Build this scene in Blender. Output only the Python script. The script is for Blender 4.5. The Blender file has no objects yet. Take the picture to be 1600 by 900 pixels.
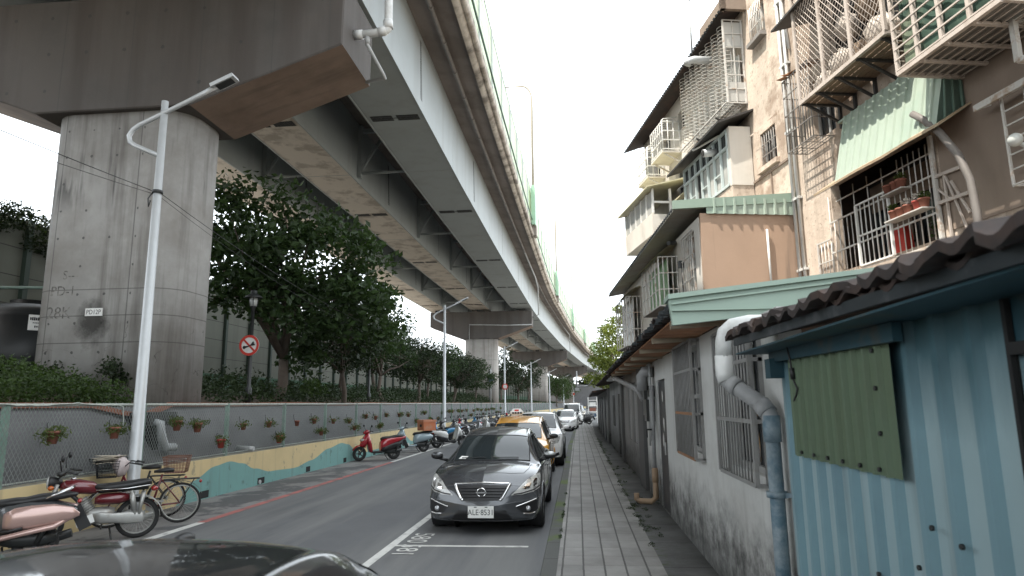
import bpy, bmesh, math, random
import numpy as np
from mathutils import Vector, Matrix
from mathutils.bvhtree import BVHTree
random.seed(7)
SC = bpy.context.scene
COL = SC.collection
R = math.radians

# ------------------------------------------------------------------ mesh builder
class MB:
    """collects shapes in world coordinates; build() links them as one mesh object"""
    def __init__(s, T=None):
        s.V = []; s.F = []; s.M = []; s.S = []; s.T = T; s.mi = 0; s.sm = False
    def v(s, p):
        if s.T: p = s.T(*p)
        s.V.append((float(p[0]), float(p[1]), float(p[2]))); return len(s.V)-1
    def f(s, ids):
        s.F.append(tuple(ids)); s.M.append(s.mi); s.S.append(s.sm)
    def poly(s, pts): s.f([s.v(p) for p in pts])
    def box(s, x0, x1, y0, y1, z0, z1):
        i = [s.v(p) for p in ((x0,y0,z0),(x1,y0,z0),(x1,y1,z0),(x0,y1,z0),(x0,y0,z1),(x1,y0,z1),(x1,y1,z1),(x0,y1,z1))]
        for q in ((3,2,1,0),(4,5,6,7),(0,1,5,4),(1,2,6,5),(2,3,7,6),(3,0,4,7)): s.f([i[k] for k in q])
    def cbox(s, c, d): s.box(c[0]-d[0]/2, c[0]+d[0]/2, c[1]-d[1]/2, c[1]+d[1]/2, c[2]-d[2]/2, c[2]+d[2]/2)
    def bar(s, a, b, w, h=None, up=(0,0,1)):
        h = h or w
        a = Vector(a); b = Vector(b); d = (b-a).normalized(); u = Vector(up)
        if abs(d.dot(u)) > .98: u = Vector((0,1,0)) if abs(d.y) < .9 else Vector((1,0,0))
        x = d.cross(u).normalized()*w/2; y = x.cross(d).normalized()*h/2
        i = [s.v(p) for p in (a-x-y,a+x-y,a+x+y,a-x+y,b-x-y,b+x-y,b+x+y,b-x+y)]
        for q in ((3,2,1,0),(4,5,6,7),(0,1,5,4),(1,2,6,5),(2,3,7,6),(3,0,4,7)): s.f([i[k] for k in q])
    def tube(s, pts, r, n=8, cap=True, closed=False):
        P = [Vector(p) for p in pts]; N = len(P)
        rr = r if isinstance(r, (list, tuple)) else [r]*N
        old = s.sm; s.sm = True; rings = []; u = None
        for k in range(N):
            if closed: t = P[(k+1) % N]-P[k-1]
            else: t = P[min(k+1, N-1)]-P[max(k-1, 0)]
            t.normalize()
            if u is None:
                u = t.orthogonal().normalized()
                if abs(t.z) < .9: u = t.cross(Vector((0,0,1))).normalized()
            else:
                u = (u-t*u.dot(t)).normalized()
            w = t.cross(u)
            rings.append([s.v(P[k]+u*rr[k]*math.cos(2*math.pi*j/n)+w*rr[k]*math.sin(2*math.pi*j/n)) for j in range(n)])
        for k in range(N if closed else N-1):
            A = rings[k]; B = rings[(k+1) % N]
            for j in range(n): s.f((A[j], A[(j+1) % n], B[(j+1) % n], B[j]))
        s.sm = False
        if cap and not closed:
            s.f(rings[0][::-1]); s.f(rings[-1])
        s.sm = old
    def loft(s, rings, closed=True, cap=True, smooth=True):
        old = s.sm; s.sm = smooth
        I = [[s.v(p) for p in r] for r in rings]; n = len(I[0])
        for k in range(len(I)-1):
            for j in range(n if closed else n-1):
                s.f((I[k][j], I[k][(j+1) % n], I[k+1][(j+1) % n], I[k+1][j]))
        s.sm = False
        if cap and closed: s.f(I[0][::-1]); s.f(I[-1])
        s.sm = old
    def lathe(s, prof, c=(0,0,0), n=20, axis='z', cap=True):
        rings = []
        for r, h in prof:
            ring = []
            for j in range(n):
                a = 2*math.pi*j/n; p, q = r*math.cos(a), r*math.sin(a)
                ring.append({'z': (c[0]+p, c[1]+q, c[2]+h), 'x': (c[0]+h, c[1]+p, c[2]+q), 'y': (c[0]+p, c[1]+h, c[2]+q)}[axis])
            rings.append(ring)
        s.loft(rings, True, cap)
    def ell(s, c, r, nu=12, nv=8):
        rings = []
        for k in range(nv+1):
            t = math.pi*(k/nv-.5); cr = max(.02, math.cos(t))
            rings.append([(c[0]+r[0]*cr*math.cos(2*math.pi*j/nu), c[1]+r[1]*cr*math.sin(2*math.pi*j/nu), c[2]+r[2]*math.sin(t)) for j in range(nu)])
        s.loft(rings)
    def corr(s, o, a, u, n, width, height, pitch=.23, depth=.03, kind='trap', th=0.0, two=False):
        """corrugated sheet: o origin, a unit direction across ribs, u unit direction along ribs, n outward"""
        o = Vector(o); a = Vector(a); u = Vector(u); n = Vector(n); prof = []
        k = 0; pr = ((0,0),(.62,0),(.69,1),(.87,1),(.94,0)) if kind == 'trap' else [(j/6, .5-.5*math.cos(2*math.pi*j/6)) for j in range(6)]
        while k*pitch < width:
            for t, h in pr:
                x = (k+t)*pitch
                if x <= width: prof.append((x, h*depth))
            k += 1
        prof.append((width, 0))
        lo = [o+a*x+n*h for x, h in prof]; hi = [p+u*height for p in lo]
        if two:
            for k in range(len(lo)-1):
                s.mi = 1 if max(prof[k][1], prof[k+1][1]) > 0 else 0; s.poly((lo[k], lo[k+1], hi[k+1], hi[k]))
            s.mi = 0; return
        s.loft([lo, hi], closed=False, cap=False, smooth=(kind != 'trap'))
        if th:
            lo2 = [p-n*th for p in lo]; hi2 = [p-n*th for p in hi]
            s.loft([lo2, hi2], closed=False, cap=False); s.loft([lo, lo2], closed=False, cap=False); s.loft([hi, hi2], closed=False, cap=False)
    def add(s, verts, faces):
        b = len(s.V)
        for p in verts: s.v(p)
        for q in faces: s.f([b+i for i in q])
    def build(s, name, mat, parent=None, recalc=True):
        me = bpy.data.meshes.new(name)
        V = s.V
        if parent is not None:
            inv = MAT[parent.name].inverted(); V = [tuple(inv @ Vector(p)) for p in V]
        me.from_pydata(V, [], s.F)
        for m in (mat if isinstance(mat, (list, tuple)) else [mat]): me.materials.append(m)
        me.polygons.foreach_set('material_index', s.M); me.polygons.foreach_set('use_smooth', s.S)
        if recalc and len(s.F) < 60000:
            bm = bmesh.new(); bm.from_mesh(me); bmesh.ops.recalc_face_normals(bm, faces=bm.faces); bm.to_mesh(me); bm.free()
        me.update()
        o = bpy.data.objects.new(name, me); COL.objects.link(o)
        if parent is not None:
            o.parent = parent; MAT[o.name] = MAT[parent.name]
        return o

MAT = {}          # world matrix of every parent while building
def thing(name, label, cat, loc=(0,0,0), rz=0, group=None):
    o = bpy.data.objects.new(name, None); COL.objects.link(o); o.empty_display_size = .2
    o.location = loc; o.rotation_euler = (0,0,rz)
    MAT[o.name] = Matrix.Translation(Vector(loc)) @ Matrix.Rotation(rz, 4, 'Z')
    return tag(o, label, cat, group)
def tag(o, label, cat, group=None):
    o['label'] = label; o['category'] = cat
    if group: o['group'] = group
    return o
def one(name, mb, mat, label, cat, group=None, loc=None):
    """a thing that is one mesh; its origin is put at loc"""
    o = mb.build(name, mat)
    if loc is not None:
        L = Vector(loc); o.data.transform(Matrix.Translation(-L)); o.location = L
    return tag(o, label, cat, group)
def struct(name, mb, mat, kind='structure'):
    o = mb.build(name, mat); o['kind'] = kind; return o
def dup(root, loc, rz, label, group=None):
    r = root.copy(); COL.objects.link(r); r.location = loc; r.rotation_euler = (0,0,rz); r['label'] = label
    if group: r['group'] = group
    for ch in list(root.children):
        c = ch.copy(); COL.objects.link(c); c.parent = r
        for g in list(ch.children):
            d = g.copy(); COL.objects.link(d); d.parent = c
    return r
def local(loc, rz=0):
    """local (x, y, z) -> world for a thing standing at loc turned rz"""
    m = Matrix.Translation(Vector(loc)) @ Matrix.Rotation(rz, 4, 'Z')
    return lambda x, y, z: m @ Vector((x, y, z))

_fc = {}
def text_geo(txt, size):
    cu = bpy.data.curves.new('lettering', 'FONT'); cu.body = txt; cu.size = size; cu.align_x = 'CENTER'; cu.align_y = 'CENTER'; cu.resolution_u = 3
    o = bpy.data.objects.new('lettering', cu); COL.objects.link(o)
    dg = bpy.context.evaluated_depsgraph_get(); me = bpy.data.meshes.new_from_object(o.evaluated_get(dg))
    V = [tuple(v.co) for v in me.vertices]; F = [tuple(p.vertices) for p in me.polygons]
    bpy.data.objects.remove(o); bpy.data.curves.remove(cu); bpy.data.meshes.remove(me)
    return V, F
def text(mb, txt, size, o, u, w, sx=1.0):
    """lettering laid on a plane: o centre, u reading direction, w up direction"""
    V, F = text_geo(txt, size); o = Vector(o); u = Vector(u); w = Vector(w)
    mb.add([o+u*(x*sx)+w*y for x, y, z in V], F)

# ------------------------------------------------------------------ materials
def _n(nt, t, **k):
    n = nt.nodes.new(t)
    for a, b in k.items(): setattr(n, a, b)
    return n
def _math(nt, op, a, b=None, c=None):
    n = _n(nt, 'ShaderNodeMath', operation=op)
    for i, v in enumerate((a, b, c)):
        if v is None: continue
        if isinstance(v, (int, float)): n.inputs[i].default_value = v
        else: nt.links.new(v, n.inputs[i])
    return n.outputs[0]
def _mix(nt, fac, a, b, mode='MIX'):
    n = _n(nt, 'ShaderNodeMix', data_type='RGBA', blend_type=mode)
    for s, v in ((n.inputs[0], fac), (n.inputs[6], a), (n.inputs[7], b)):
        if isinstance(v, (int, float)): s.default_value = v
        elif isinstance(v, (tuple, list)): s.default_value = (*v[:3], 1)
        else: nt.links.new(v, s)
    return n.outputs[2]
def _noise(nt, co, scale, det=5, rough=.6, sc=None):
    if sc:
        mp = _n(nt, 'ShaderNodeMapping'); mp.inputs['Scale'].default_value = sc; nt.links.new(co, mp.inputs[0]); co = mp.outputs[0]
    n = _n(nt, 'ShaderNodeTexNoise'); n.inputs['Scale'].default_value = scale; n.inputs['Detail'].default_value = det; n.inputs['Roughness'].default_value = rough
    nt.links.new(co, n.inputs['Vector']); return n.outputs[0]
def _ramp(nt, v, lo, hi):
    n = _n(nt, 'ShaderNodeMapRange', clamp=True); n.inputs[1].default_value = lo; n.inputs[2].default_value = hi
    nt.links.new(v, n.inputs[0]); return n.outputs[0]
def new_mat(name):
    m = bpy.data.materials.new(name); m.use_nodes = True; nt = m.node_tree
    b = nt.nodes['Principled BSDF']; tc = _n(nt, 'ShaderNodeTexCoord')
    return m, nt, b, tc.outputs['Object']
def pm(name, col, rough=.65, metal=0, var=.18, vs=2.5, stain=None, sfac=.6, ss=1.2, slo=.5, shi=.7, streak=None, kfac=.6, ks=3.0, klo=.5, khi=.75,
       bump=.0, bs=60, spec=.5, coat=0, hook=None):
    """procedural paint / concrete / metal: base colour, broken up by noise, with patchy stains and run-down streaks of their own colour"""
    m, nt, b, co = new_mat(name)
    n1 = _noise(nt, co, vs, 6, .65)
    c = _mix(nt, 1.0, col, _mix(nt, n1, (1-var*2,)*3, (1+var*2,)*3), 'MULTIPLY')
    if stain:
        c = _mix(nt, _math(nt, 'MULTIPLY', _ramp(nt, _noise(nt, co, ss, 7, .65), slo, shi), sfac), c, stain)
    if streak:
        c = _mix(nt, _math(nt, 'MULTIPLY', _ramp(nt, _noise(nt, co, ks, 5, .6, (1,1,.07)), klo, khi), kfac), c, streak)
    if hook: c = hook(nt, co, c)
    nt.links.new(c, b.inputs['Base Color'])
    b.inputs['Metallic'].default_value = metal; b.inputs['Specular IOR Level'].default_value = spec; b.inputs['Coat Weight'].default_value = coat
    b.inputs['Coat Roughness'].default_value = .05
    r = _mix(nt, n1, (max(0.02, rough*.8),)*3, (min(1, rough*1.2),)*3); nt.links.new(r, b.inputs['Roughness'])
    if bump:
        bp = _n(nt, 'ShaderNodeBump'); bp.inputs['Strength'].default_value = bump; bp.inputs['Distance'].default_value = .01
        nt.links.new(_noise(nt, co, bs, 4), bp.inputs['Height']); nt.links.new(bp.outputs[0], b.inputs['Normal'])
    return m
def xyz(nt, co):
    s = _n(nt, 'ShaderNodeSeparateXYZ'); nt.links.new(co, s.inputs[0]); return s.outputs
def line_mask(nt, v, period, w, off=0.0):
    f = _math(nt, 'FRACT', _math(nt, 'DIVIDE', _math(nt, 'ADD', v, off), period))
    return _math(nt, 'LESS_THAN', f, w/period)
def leaf_mat(name, dark, light, trans=.3):
    m, nt, b, co = new_mat(name)
    g = _n(nt, 'ShaderNodeNewGeometry')
    c = _mix(nt, g.outputs['Random Per Island'], dark, light)
    c = _mix(nt, _ramp(nt, _noise(nt, co, 1.1, 3), .35, .7), c, _mix(nt, .5, c, light))
    nt.links.new(c, b.inputs['Base Color']); b.inputs['Roughness'].default_value = .5; b.inputs['Specular IOR Level'].default_value = .35
    tr = _n(nt, 'ShaderNodeBsdfTranslucent'); nt.links.new(_mix(nt, .5, c, (light[0]*1.6, light[1]*1.6, light[2]*.8)), tr.inputs[0])
    mx = _n(nt, 'ShaderNodeMixShader'); mx.inputs[0].default_value = trans
    nt.links.new(b.outputs[0], mx.inputs[1]); nt.links.new(tr.outputs[0], mx.inputs[2])
    nt.links.new(mx.outputs[0], nt.nodes['Material Output'].inputs[0])
    return m
def glass_mat(name, col=(.015,.02,.022), rough=.04):
    m, nt, b, co = new_mat(name)
    nt.links.new(_mix(nt, _noise(nt, co, 1.5, 3), col, tuple(c*1.7 for c in col)), b.inputs['Base Color'])
    b.inputs['Roughness'].default_value = rough; b.inputs['Specular IOR Level'].default_value = .6
    return m

# ------------------------------------------------------------------ camera (24 mm class lens, eye height 1.9 m)
EYE = 1.9
def _norm(v): v = np.array(v, float); return v/np.linalg.norm(v)
_up = _norm((-70,-5861,1030)); _fw = np.array((103.,181.,1030.)); _fw = _norm(_fw-_up*_fw.dot(_up)); _rt = np.cross(_fw, _up)
if _rt[0] < 0: _rt = -_rt
CW = np.array([_rt, _fw, _up])            # camera axes (x right, y down, z forward) in world terms
cam = bpy.data.cameras.new('camera'); cob = bpy.data.objects.new('camera', cam); COL.objects.link(cob); SC.camera = cob
cam.sensor_width = 36; cam.lens = 1030/1600*36; cam.clip_start = .05; cam.clip_end = 6000
X, Y, Z = CW[:,0], -CW[:,1], -CW[:,2]
cob.matrix_world = Matrix(((X[0],Y[0],Z[0],0),(X[1],Y[1],Z[1],0),(X[2],Y[2],Z[2],EYE),(0,0,0,1)))
cam.dof.use_dof = True; cam.dof.focus_distance = 13; cam.dof.aperture_fstop = 3.0

# ------------------------------------------------------------------ daylight
SUN_EL, SUN_AZ = 63, 36      # sun high on the left, a little behind the camera
sd = Vector((-math.cos(R(SUN_EL))*math.cos(R(SUN_AZ)), -math.cos(R(SUN_EL))*math.sin(R(SUN_AZ)), math.sin(R(SUN_EL))))
sl = bpy.data.lights.new('sun', 'SUN'); sl.energy = 3.4; sl.angle = R(.6); sl.color = (1, .93, .82)
so = bpy.data.objects.new('sun', sl); COL.objects.link(so); so.rotation_euler = (-sd).to_track_quat('-Z', 'Y').to_euler()
W = bpy.data.worlds.new('World'); SC.world = W; W.use_nodes = True; nt = W.node_tree
sky = nt.nodes.new('ShaderNodeTexSky'); sky.sky_type = 'NISHITA'; sky.sun_disc = False; sky.sun_elevation = R(SUN_EL)
sky.sun_rotation = math.atan2(sd.x, sd.y); sky.dust_density = 4; sky.air_density = 1.0; sky.ozone_density = 1.0
hz = _mix(nt, .75, sky.outputs[0], (9.0, 9.6, 9.9))      # thin white overcast veil over the blue
nt.links.new(hz, nt.nodes['Background'].inputs[0]); nt.nodes['Background'].inputs[1].default_value = .135
SC.view_settings.view_transform = 'Standard'; SC.view_settings.look = 'None'; SC.view_settings.exposure = 1.33; SC.view_settings.gamma = 1
SC.render.engine = 'CYCLES'; SC.cycles.max_bounces = 6; SC.cycles.diffuse_bounces = 3; SC.cycles.glossy_bounces = 3; SC.cycles.transparent_max_bounces = 6; SC.cycles.caustics_reflective = False; SC.cycles.caustics_refractive = False

def bend(y):
    """the street and the viaduct swing gently to the right beyond the second pier"""
    ys = (-80, 33, 53, 80, 124, 180, 233, 300, 420); xs = (0, 0, .2, .65, 2.9, 7.2, 12.7, 21, 39)
    return float(np.interp(y, ys, xs)) if y < 33 else float(.5*(np.interp(y-6, ys, xs)+np.interp(y+6, ys, xs)))
def span(a, b, step): 
    n = max(1, int(math.ceil((b-a)/step))); return [a+(b-a)*k/n for k in range(n+1)]
# ================================================================== MATERIALS
def conc_hook(period_z, dots, seams=(), stain_at=None, joints=(), xlim=None, cracks=None):
    def h(nt, co, c):
        x, y, z = xyz(nt, co)
        g = _n(nt, 'ShaderNodeNewGeometry'); ny = _math(nt, 'GREATER_THAN', _math(nt, 'ABSOLUTE', xyz(nt, g.outputs['Normal'])[1]), .6)
        for zj in joints:
            c = _mix(nt, _math(nt, 'MULTIPLY', _math(nt, 'LESS_THAN', _math(nt, 'ABSOLUTE', _math(nt, 'SUBTRACT', z, zj)), .012), .6), c, (.07,.068,.065))
        for xs in seams:
            c = _mix(nt, _math(nt, 'MULTIPLY', _math(nt, 'MULTIPLY', _math(nt, 'LESS_THAN', _math(nt, 'ABSOLUTE', _math(nt, 'SUBTRACT', x, xs)), .014), ny), .65), c, (.07,.068,.065))
        if dots:
            dx, dz, ox, oz, r = dots
            fx = _math(nt, 'SUBTRACT', _math(nt, 'FRACT', _math(nt, 'DIVIDE', _math(nt, 'ADD', x, ox), dx)), .5)
            fz = _math(nt, 'SUBTRACT', _math(nt, 'FRACT', _math(nt, 'DIVIDE', _math(nt, 'ADD', z, oz), dz)), .5)
            d = _math(nt, 'SQRT', _math(nt, 'ADD', _math(nt, 'POWER', _math(nt, 'MULTIPLY', fx, dx), 2.), _math(nt, 'POWER', _math(nt, 'MULTIPLY', fz, dz), 2.)))
            d = _math(nt, 'ADD', d, _math(nt, 'MULTIPLY', _math(nt, 'SUBTRACT', _noise(nt, co, 9, 3), .5), .07))
            ci = _math(nt, 'ADD', _math(nt, 'MULTIPLY', _math(nt, 'FLOOR', _math(nt, 'DIVIDE', _math(nt, 'ADD', x, ox), dx)), 5.3), _math(nt, 'MULTIPLY', _math(nt, 'FLOOR', _math(nt, 'DIVIDE', _math(nt, 'ADD', z, oz), dz)), 9.7))
            keep = _math(nt, 'GREATER_THAN', _math(nt, 'FRACT', _math(nt, 'MULTIPLY', _math(nt, 'SINE', ci), 91.7)), .3)
            if xlim: keep = _math(nt, 'MULTIPLY', keep, _math(nt, 'MULTIPLY', _math(nt, 'LESS_THAN', x, xlim[1]), _math(nt, 'GREATER_THAN', x, xlim[0])))
            c = _mix(nt, _math(nt, 'MULTIPLY', _math(nt, 'MULTIPLY', _math(nt, 'MULTIPLY', _math(nt, 'LESS_THAN', d, r), ny), keep), .75), c, (.05,.05,.05))
        if cracks:
            v = _n(nt, 'ShaderNodeTexVoronoi', feature='DISTANCE_TO_EDGE'); v.inputs['Scale'].default_value = 1.15
            vm = _n(nt, 'ShaderNodeVectorMath', operation='ADD'); nz = _n(nt, 'ShaderNodeTexNoise'); nz.inputs['Scale'].default_value = 1.8; nz.inputs['Detail'].default_value = 6; nt.links.new(co, nz.inputs['Vector']); nt.links.new(co, vm.inputs[0]); nt.links.new(nz.outputs[1], vm.inputs[1]); nt.links.new(vm.outputs[0], v.inputs['Vector'])
            k = _math(nt, 'MULTIPLY', _math(nt, 'LESS_THAN', v.outputs[0], .010), _math(nt, 'MULTIPLY', _math(nt, 'LESS_THAN', z, cracks), _ramp(nt, _noise(nt, co, 1.3, 3), .48, .6)))
            c = _mix(nt, _math(nt, 'MULTIPLY', k, .7), c, (.08,.075,.07))
            k = _math(nt, 'MULTIPLY', _ramp(nt, _noise(nt, co, 3.2, 3, .5, (1,1,.10)), .60, .66), _math(nt, 'MULTIPLY', _ramp(nt, z, 4.6, 5.2), _math(nt, 'SUBTRACT', 1., _ramp(nt, z, 6.0, 6.5))))
            c = _mix(nt, _math(nt, 'MULTIPLY', k, .75), c, (.06,.058,.055))
        if stain_at:
            x0, z0, rx, rz, colr, f = stain_at
            d = _math(nt, 'ADD', _math(nt, 'POWER', _math(nt, 'DIVIDE', _math(nt, 'SUBTRACT', x, x0), rx), 2.), _math(nt, 'POWER', _math(nt, 'DIVIDE', _math(nt, 'SUBTRACT', z, z0), rz), 2.))
            d = _math(nt, 'ADD', d, _math(nt, 'MULTIPLY', _math(nt, 'SUBTRACT', _noise(nt, co, 2.6, 6, .7), .5), 2.4))
            k = _math(nt, 'MULTIPLY', _math(nt, 'MULTIPLY', _math(nt, 'SUBTRACT', 1., _ramp(nt, d, .1, 1.1)), ny), f)
            c = _mix(nt, k, c, colr)
        return c
    return h
M = {}
M['pier'] = pm('pier_concrete', (.335,.328,.315), .8, var=.16, vs=1.4, stain=(.20,.185,.165), ss=.55, sfac=.75, slo=.42, shi=.66, streak=(.09,.08,.07), ks=2.3, klo=.5, khi=.68, kfac=.7, bump=.25, bs=18,
     hook=conc_hook(0, (.66,.68,.20,.42,.030), (-1.27,.72), (-.1,1.95,.42,.62,(.035,.033,.03),.85), (1.5,2.13,2.75,-.2), (-1.3,.8), 1.9))
M['pier2'] = pm('weathered_pier_concrete', (.38,.36,.335), .8, var=.14, vs=1.2, stain=(.2,.15,.12), ss=.4, sfac=.5, streak=(.10,.09,.085), ks=2., kfac=.7, bump=.2, bs=18, hook=conc_hook(0, None, (-.9,.9), None, (1.6,3.2,4.8)))
M['capb'] = pm('brown_formwork_concrete', (.25,.185,.145), .85, var=.12, vs=1.5, stain=(.17,.12,.09), ss=.5, sfac=.7, slo=.45, shi=.62, bump=.2, bs=16, hook=lambda nt, co, c: _mix(nt, _math(nt, 'MULTIPLY', _ramp(nt, _noise(nt, co, 2.2, 5, .6, (.12,1,.3)), .52, .70), .5), c, (.09,.07,.058)))  # underside: brown stain with warm bounce light mixed into the colour
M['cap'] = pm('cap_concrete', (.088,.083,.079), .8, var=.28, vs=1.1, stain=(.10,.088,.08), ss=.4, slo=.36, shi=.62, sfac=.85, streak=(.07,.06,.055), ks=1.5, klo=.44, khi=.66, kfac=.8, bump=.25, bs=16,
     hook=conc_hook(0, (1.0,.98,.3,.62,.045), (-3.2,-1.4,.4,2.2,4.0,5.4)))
M['steel'] = pm('girder_paint', (.34,.37,.375), .5, var=.05, vs=.6, stain=(.27,.285,.28), ss=.35, sfac=.45, streak=(.24,.24,.23), ks=.9, klo=.5, khi=.75, kfac=.5)
M['steelb'] = pm('dust_and_bounce_girder_paint', (.60,.535,.465), .6, var=.06, vs=.5, stain=(.30,.25,.20), ss=.8, sfac=.7, slo=.50, shi=.60, streak=(.25,.2,.17), ks=.8, kfac=.3)  # girder bottoms: beige dust plus warm bounce light put into the colour
M['slab'] = pm('deck_concrete', (.23,.195,.175), .85, var=.2, vs=1.0, stain=(.13,.105,.09), ss=.5, sfac=.8, slo=.4, shi=.6, bump=.2, bs=12)
M['parapet'] = pm('parapet_concrete', (.50,.45,.39), .8, var=.1, vs=1.2, stain=(.2,.16,.13), ss=.8, sfac=.8, slo=.47, shi=.62, streak=(.12,.10,.085), ks=1.1, klo=.5, khi=.62, kfac=.8)
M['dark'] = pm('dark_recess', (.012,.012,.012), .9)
M['vent'] = pm('vent_slots', (.03,.03,.03), .8)
M['gpipe'] = pm('grey_pipe', (.40,.41,.41), .5, var=.12, stain=(.2,.19,.18), sfac=.5)
M['dpipe'] = pm('dirty_pipe', (.16,.145,.135), .6, var=.2, stain=(.08,.07,.06), sfac=.6)
M['wpipe'] = pm('white_pvc', (.62,.63,.62), .4, var=.06, stain=(.36,.34,.31), sfac=.55, ss=3)
M['galv'] = pm('galvanised_pole', (.50,.52,.53), .45, metal=.25, var=.06, vs=3, stain=(.36,.37,.36), sfac=.4)
M['palepost'] = pm('pale_pole', (.30,.27,.21), .5, var=.05)
M['greenrail'] = pm('green_rail', (.03,.08,.05), .5)
M['asphalt'] = pm('asphalt', (.10,.105,.112), .85, var=.14, vs=.35, stain=(.058,.061,.068), ss=.3, sfac=.7, slo=.45, shi=.65, streak=None, bump=.5, bs=140, hook=lambda nt, co, c: _mix(nt, _math(nt, 'MULTIPLY', _ramp(nt, _noise(nt, co, .8, 5, .65, (1,.07,1)), .46, .62), .9), _mix(nt, _ramp(nt, _noise(nt, co, 160, 2), .35, .65), c, _mix(nt, .5, c, (.16,.16,.16))), (.165,.168,.165)))
M['strip'] = pm('patched_paving', (.20,.195,.19), .85, var=.2, vs=1.1, stain=(.075,.077,.08), ss=.75, sfac=.9, slo=.48, shi=.53, bump=.4, bs=60, hook=lambda nt, co, c: _mix(nt, _math(nt, 'MULTIPLY', _math(nt, 'MAXIMUM', line_mask(nt, xyz(nt, co)[1], 1.9, .03), line_mask(nt, xyz(nt, co)[0], .52, .02)), .55), c, (.07,.07,.07)))
M['linew'] = pm('worn_white_paint', (.60,.60,.57), .7, var=.1, stain=(.2,.2,.2), ss=5, sfac=.7, slo=.52, shi=.68)
M['linered'] = pm('worn_red_paint', (.40,.13,.115), .75, var=.15, stain=(.15,.1,.1), ss=3, sfac=.85, slo=.45, shi=.62)
def _paver(nt, co, c):
    x, y, z = xyz(nt, co)
    cell = _math(nt, 'ADD', _math(nt, 'MULTIPLY', _math(nt, 'FLOOR', _math(nt, 'DIVIDE', x, .232)), 7.13), _math(nt, 'MULTIPLY', _math(nt, 'FLOOR', _math(nt, 'DIVIDE', y, .46)), 3.71))
    rnd = _math(nt, 'FRACT', _math(nt, 'MULTIPLY', _math(nt, 'SINE', cell), 437.5))
    c = _mix(nt, 1., c, _mix(nt, rnd, (.86,.86,.86), (1.07,1.065,1.06)), 'MULTIPLY')
    wob = _math(nt, 'MULTIPLY', _math(nt, 'SUBTRACT', _noise(nt, co, 5, 3), .5), .012)
    j = _math(nt, 'MAXIMUM', line_mask(nt, _math(nt, 'ADD', x, wob), .232, .021), _math(nt, 'MULTIPLY', line_mask(nt, _math(nt, 'ADD', y, wob), .46, .012), .6))
    c = _mix(nt, _math(nt, 'MULTIPLY', j, .85), c, (.035,.034,.032))
    edge = _math(nt, 'MULTIPLY', _ramp(nt, x, .55, .9), _ramp(nt, _noise(nt, co, 1.1, 6, .7), .5, .62))
    return _mix(nt, _math(nt, 'MULTIPLY', edge, .75), c, (.06,.062,.055))
M['paver'] = pm('sidewalk_pavers', (.27,.265,.255), .8, var=.18, vs=3, stain=(.13,.125,.12), ss=.8, sfac=.6, slo=.45, shi=.65, bump=.35, bs=70, hook=_paver)
M['kerb'] = pm('mossy_kerb', (.08,.082,.078), .9, var=.2, vs=3, stain=(.075,.11,.02), ss=1.0, sfac=.9, slo=.50, shi=.60, bump=.5, bs=40, hook=lambda nt, co, c: _mix(nt, line_mask(nt, xyz(nt, co)[1], .9, .02), c, (.04,.04,.035)))
M['gutter'] = pm('dark_gutter_concrete', (.115,.116,.116), .9, var=.25, vs=2, stain=(.06,.06,.058), ss=1.1, sfac=.85, slo=.42, shi=.6, bump=.5, bs=30, hook=lambda nt, co, c: _mix(nt, _math(nt, 'MULTIPLY', _math(nt, 'MULTIPLY', _math(nt, 'SUBTRACT', 1., _ramp(nt, xyz(nt, co)[0], .90, 1.02)), _ramp(nt, _noise(nt, co, 2.2, 5, .7), .5, .58)), .9), _mix(nt, line_mask(nt, xyz(nt, co)[1], 1.3, .02), c, (.035,.035,.035)), (.05,.075,.012)))
M['soil'] = pm('soil', (.09,.065,.045), .95, var=.25, vs=2, stain=(.05,.06,.025), ss=1.5, bump=.6, bs=20)
M['slope'] = pm('slope_concrete', (.105,.105,.108), .9, var=.14, vs=2.5, stain=(.15,.15,.15), ss=.6, sfac=.6, bump=.5, bs=45)
M['brick'] = pm('orange_coping', (.22,.085,.05), .85, var=.2, vs=6, stain=(.15,.08,.05), ss=2)
M['yellow'] = pm('mural_yellow', (.58,.46,.25), .8, var=.08, vs=2, stain=(.30,.26,.18), ss=3.5, sfac=.75, slo=.60, shi=.64, streak=(.3,.26,.18), ks=4, klo=.55, khi=.7, kfac=.5)
M['teal'] = pm('mural_teal', (.165,.33,.31), .8, var=.08, vs=2, stain=(.10,.17,.16), ss=3.5, sfac=.7, slo=.60, shi=.64, streak=(.12,.17,.16), ks=4, klo=.55, khi=.7, kfac=.5)
M['coping'] = pm('wall_top', (.3,.28,.22), .85, var=.2)
M['fencepost'] = pm('fence_green', (.17,.27,.22), .6, var=.15, stain=(.3,.33,.3), ss=6, sfac=.6)
M['wire'] = pm('chain_wire', (.20,.225,.21), .5, metal=.3)
M['railw'] = pm('fence_rail', (.40,.43,.39), .6, var=.15, stain=(.2,.22,.18), ss=8)
M['terra'] = pm('terracotta', (.25,.095,.065), .8, var=.15, vs=8, stain=(.2,.1,.07), ss=6)
M['redpot'] = pm('red_plastic_pot', (.36,.06,.045), .6, var=.1)
M['leafh'] = leaf_mat('hedge_leaf', (.014,.030,.008), (.05,.088,.02), .25)
M['leaft'] = leaf_mat('tree_leaf', (.012,.026,.010), (.042,.075,.024), .3)
M['leafd'] = leaf_mat('dark_tree_leaf', (.008,.016,.007), (.026,.044,.016), .25)
M['leafb'] = leaf_mat('bright_tree_leaf', (.05,.08,.015), (.16,.19,.04), .4)
M['leafg'] = leaf_mat('ground_leaf', (.011,.024,.008), (.032,.055,.018), .2)
M['leafy'] = leaf_mat('potted_leaf', (.03,.055,.014), (.10,.13,.035), .3)
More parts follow.
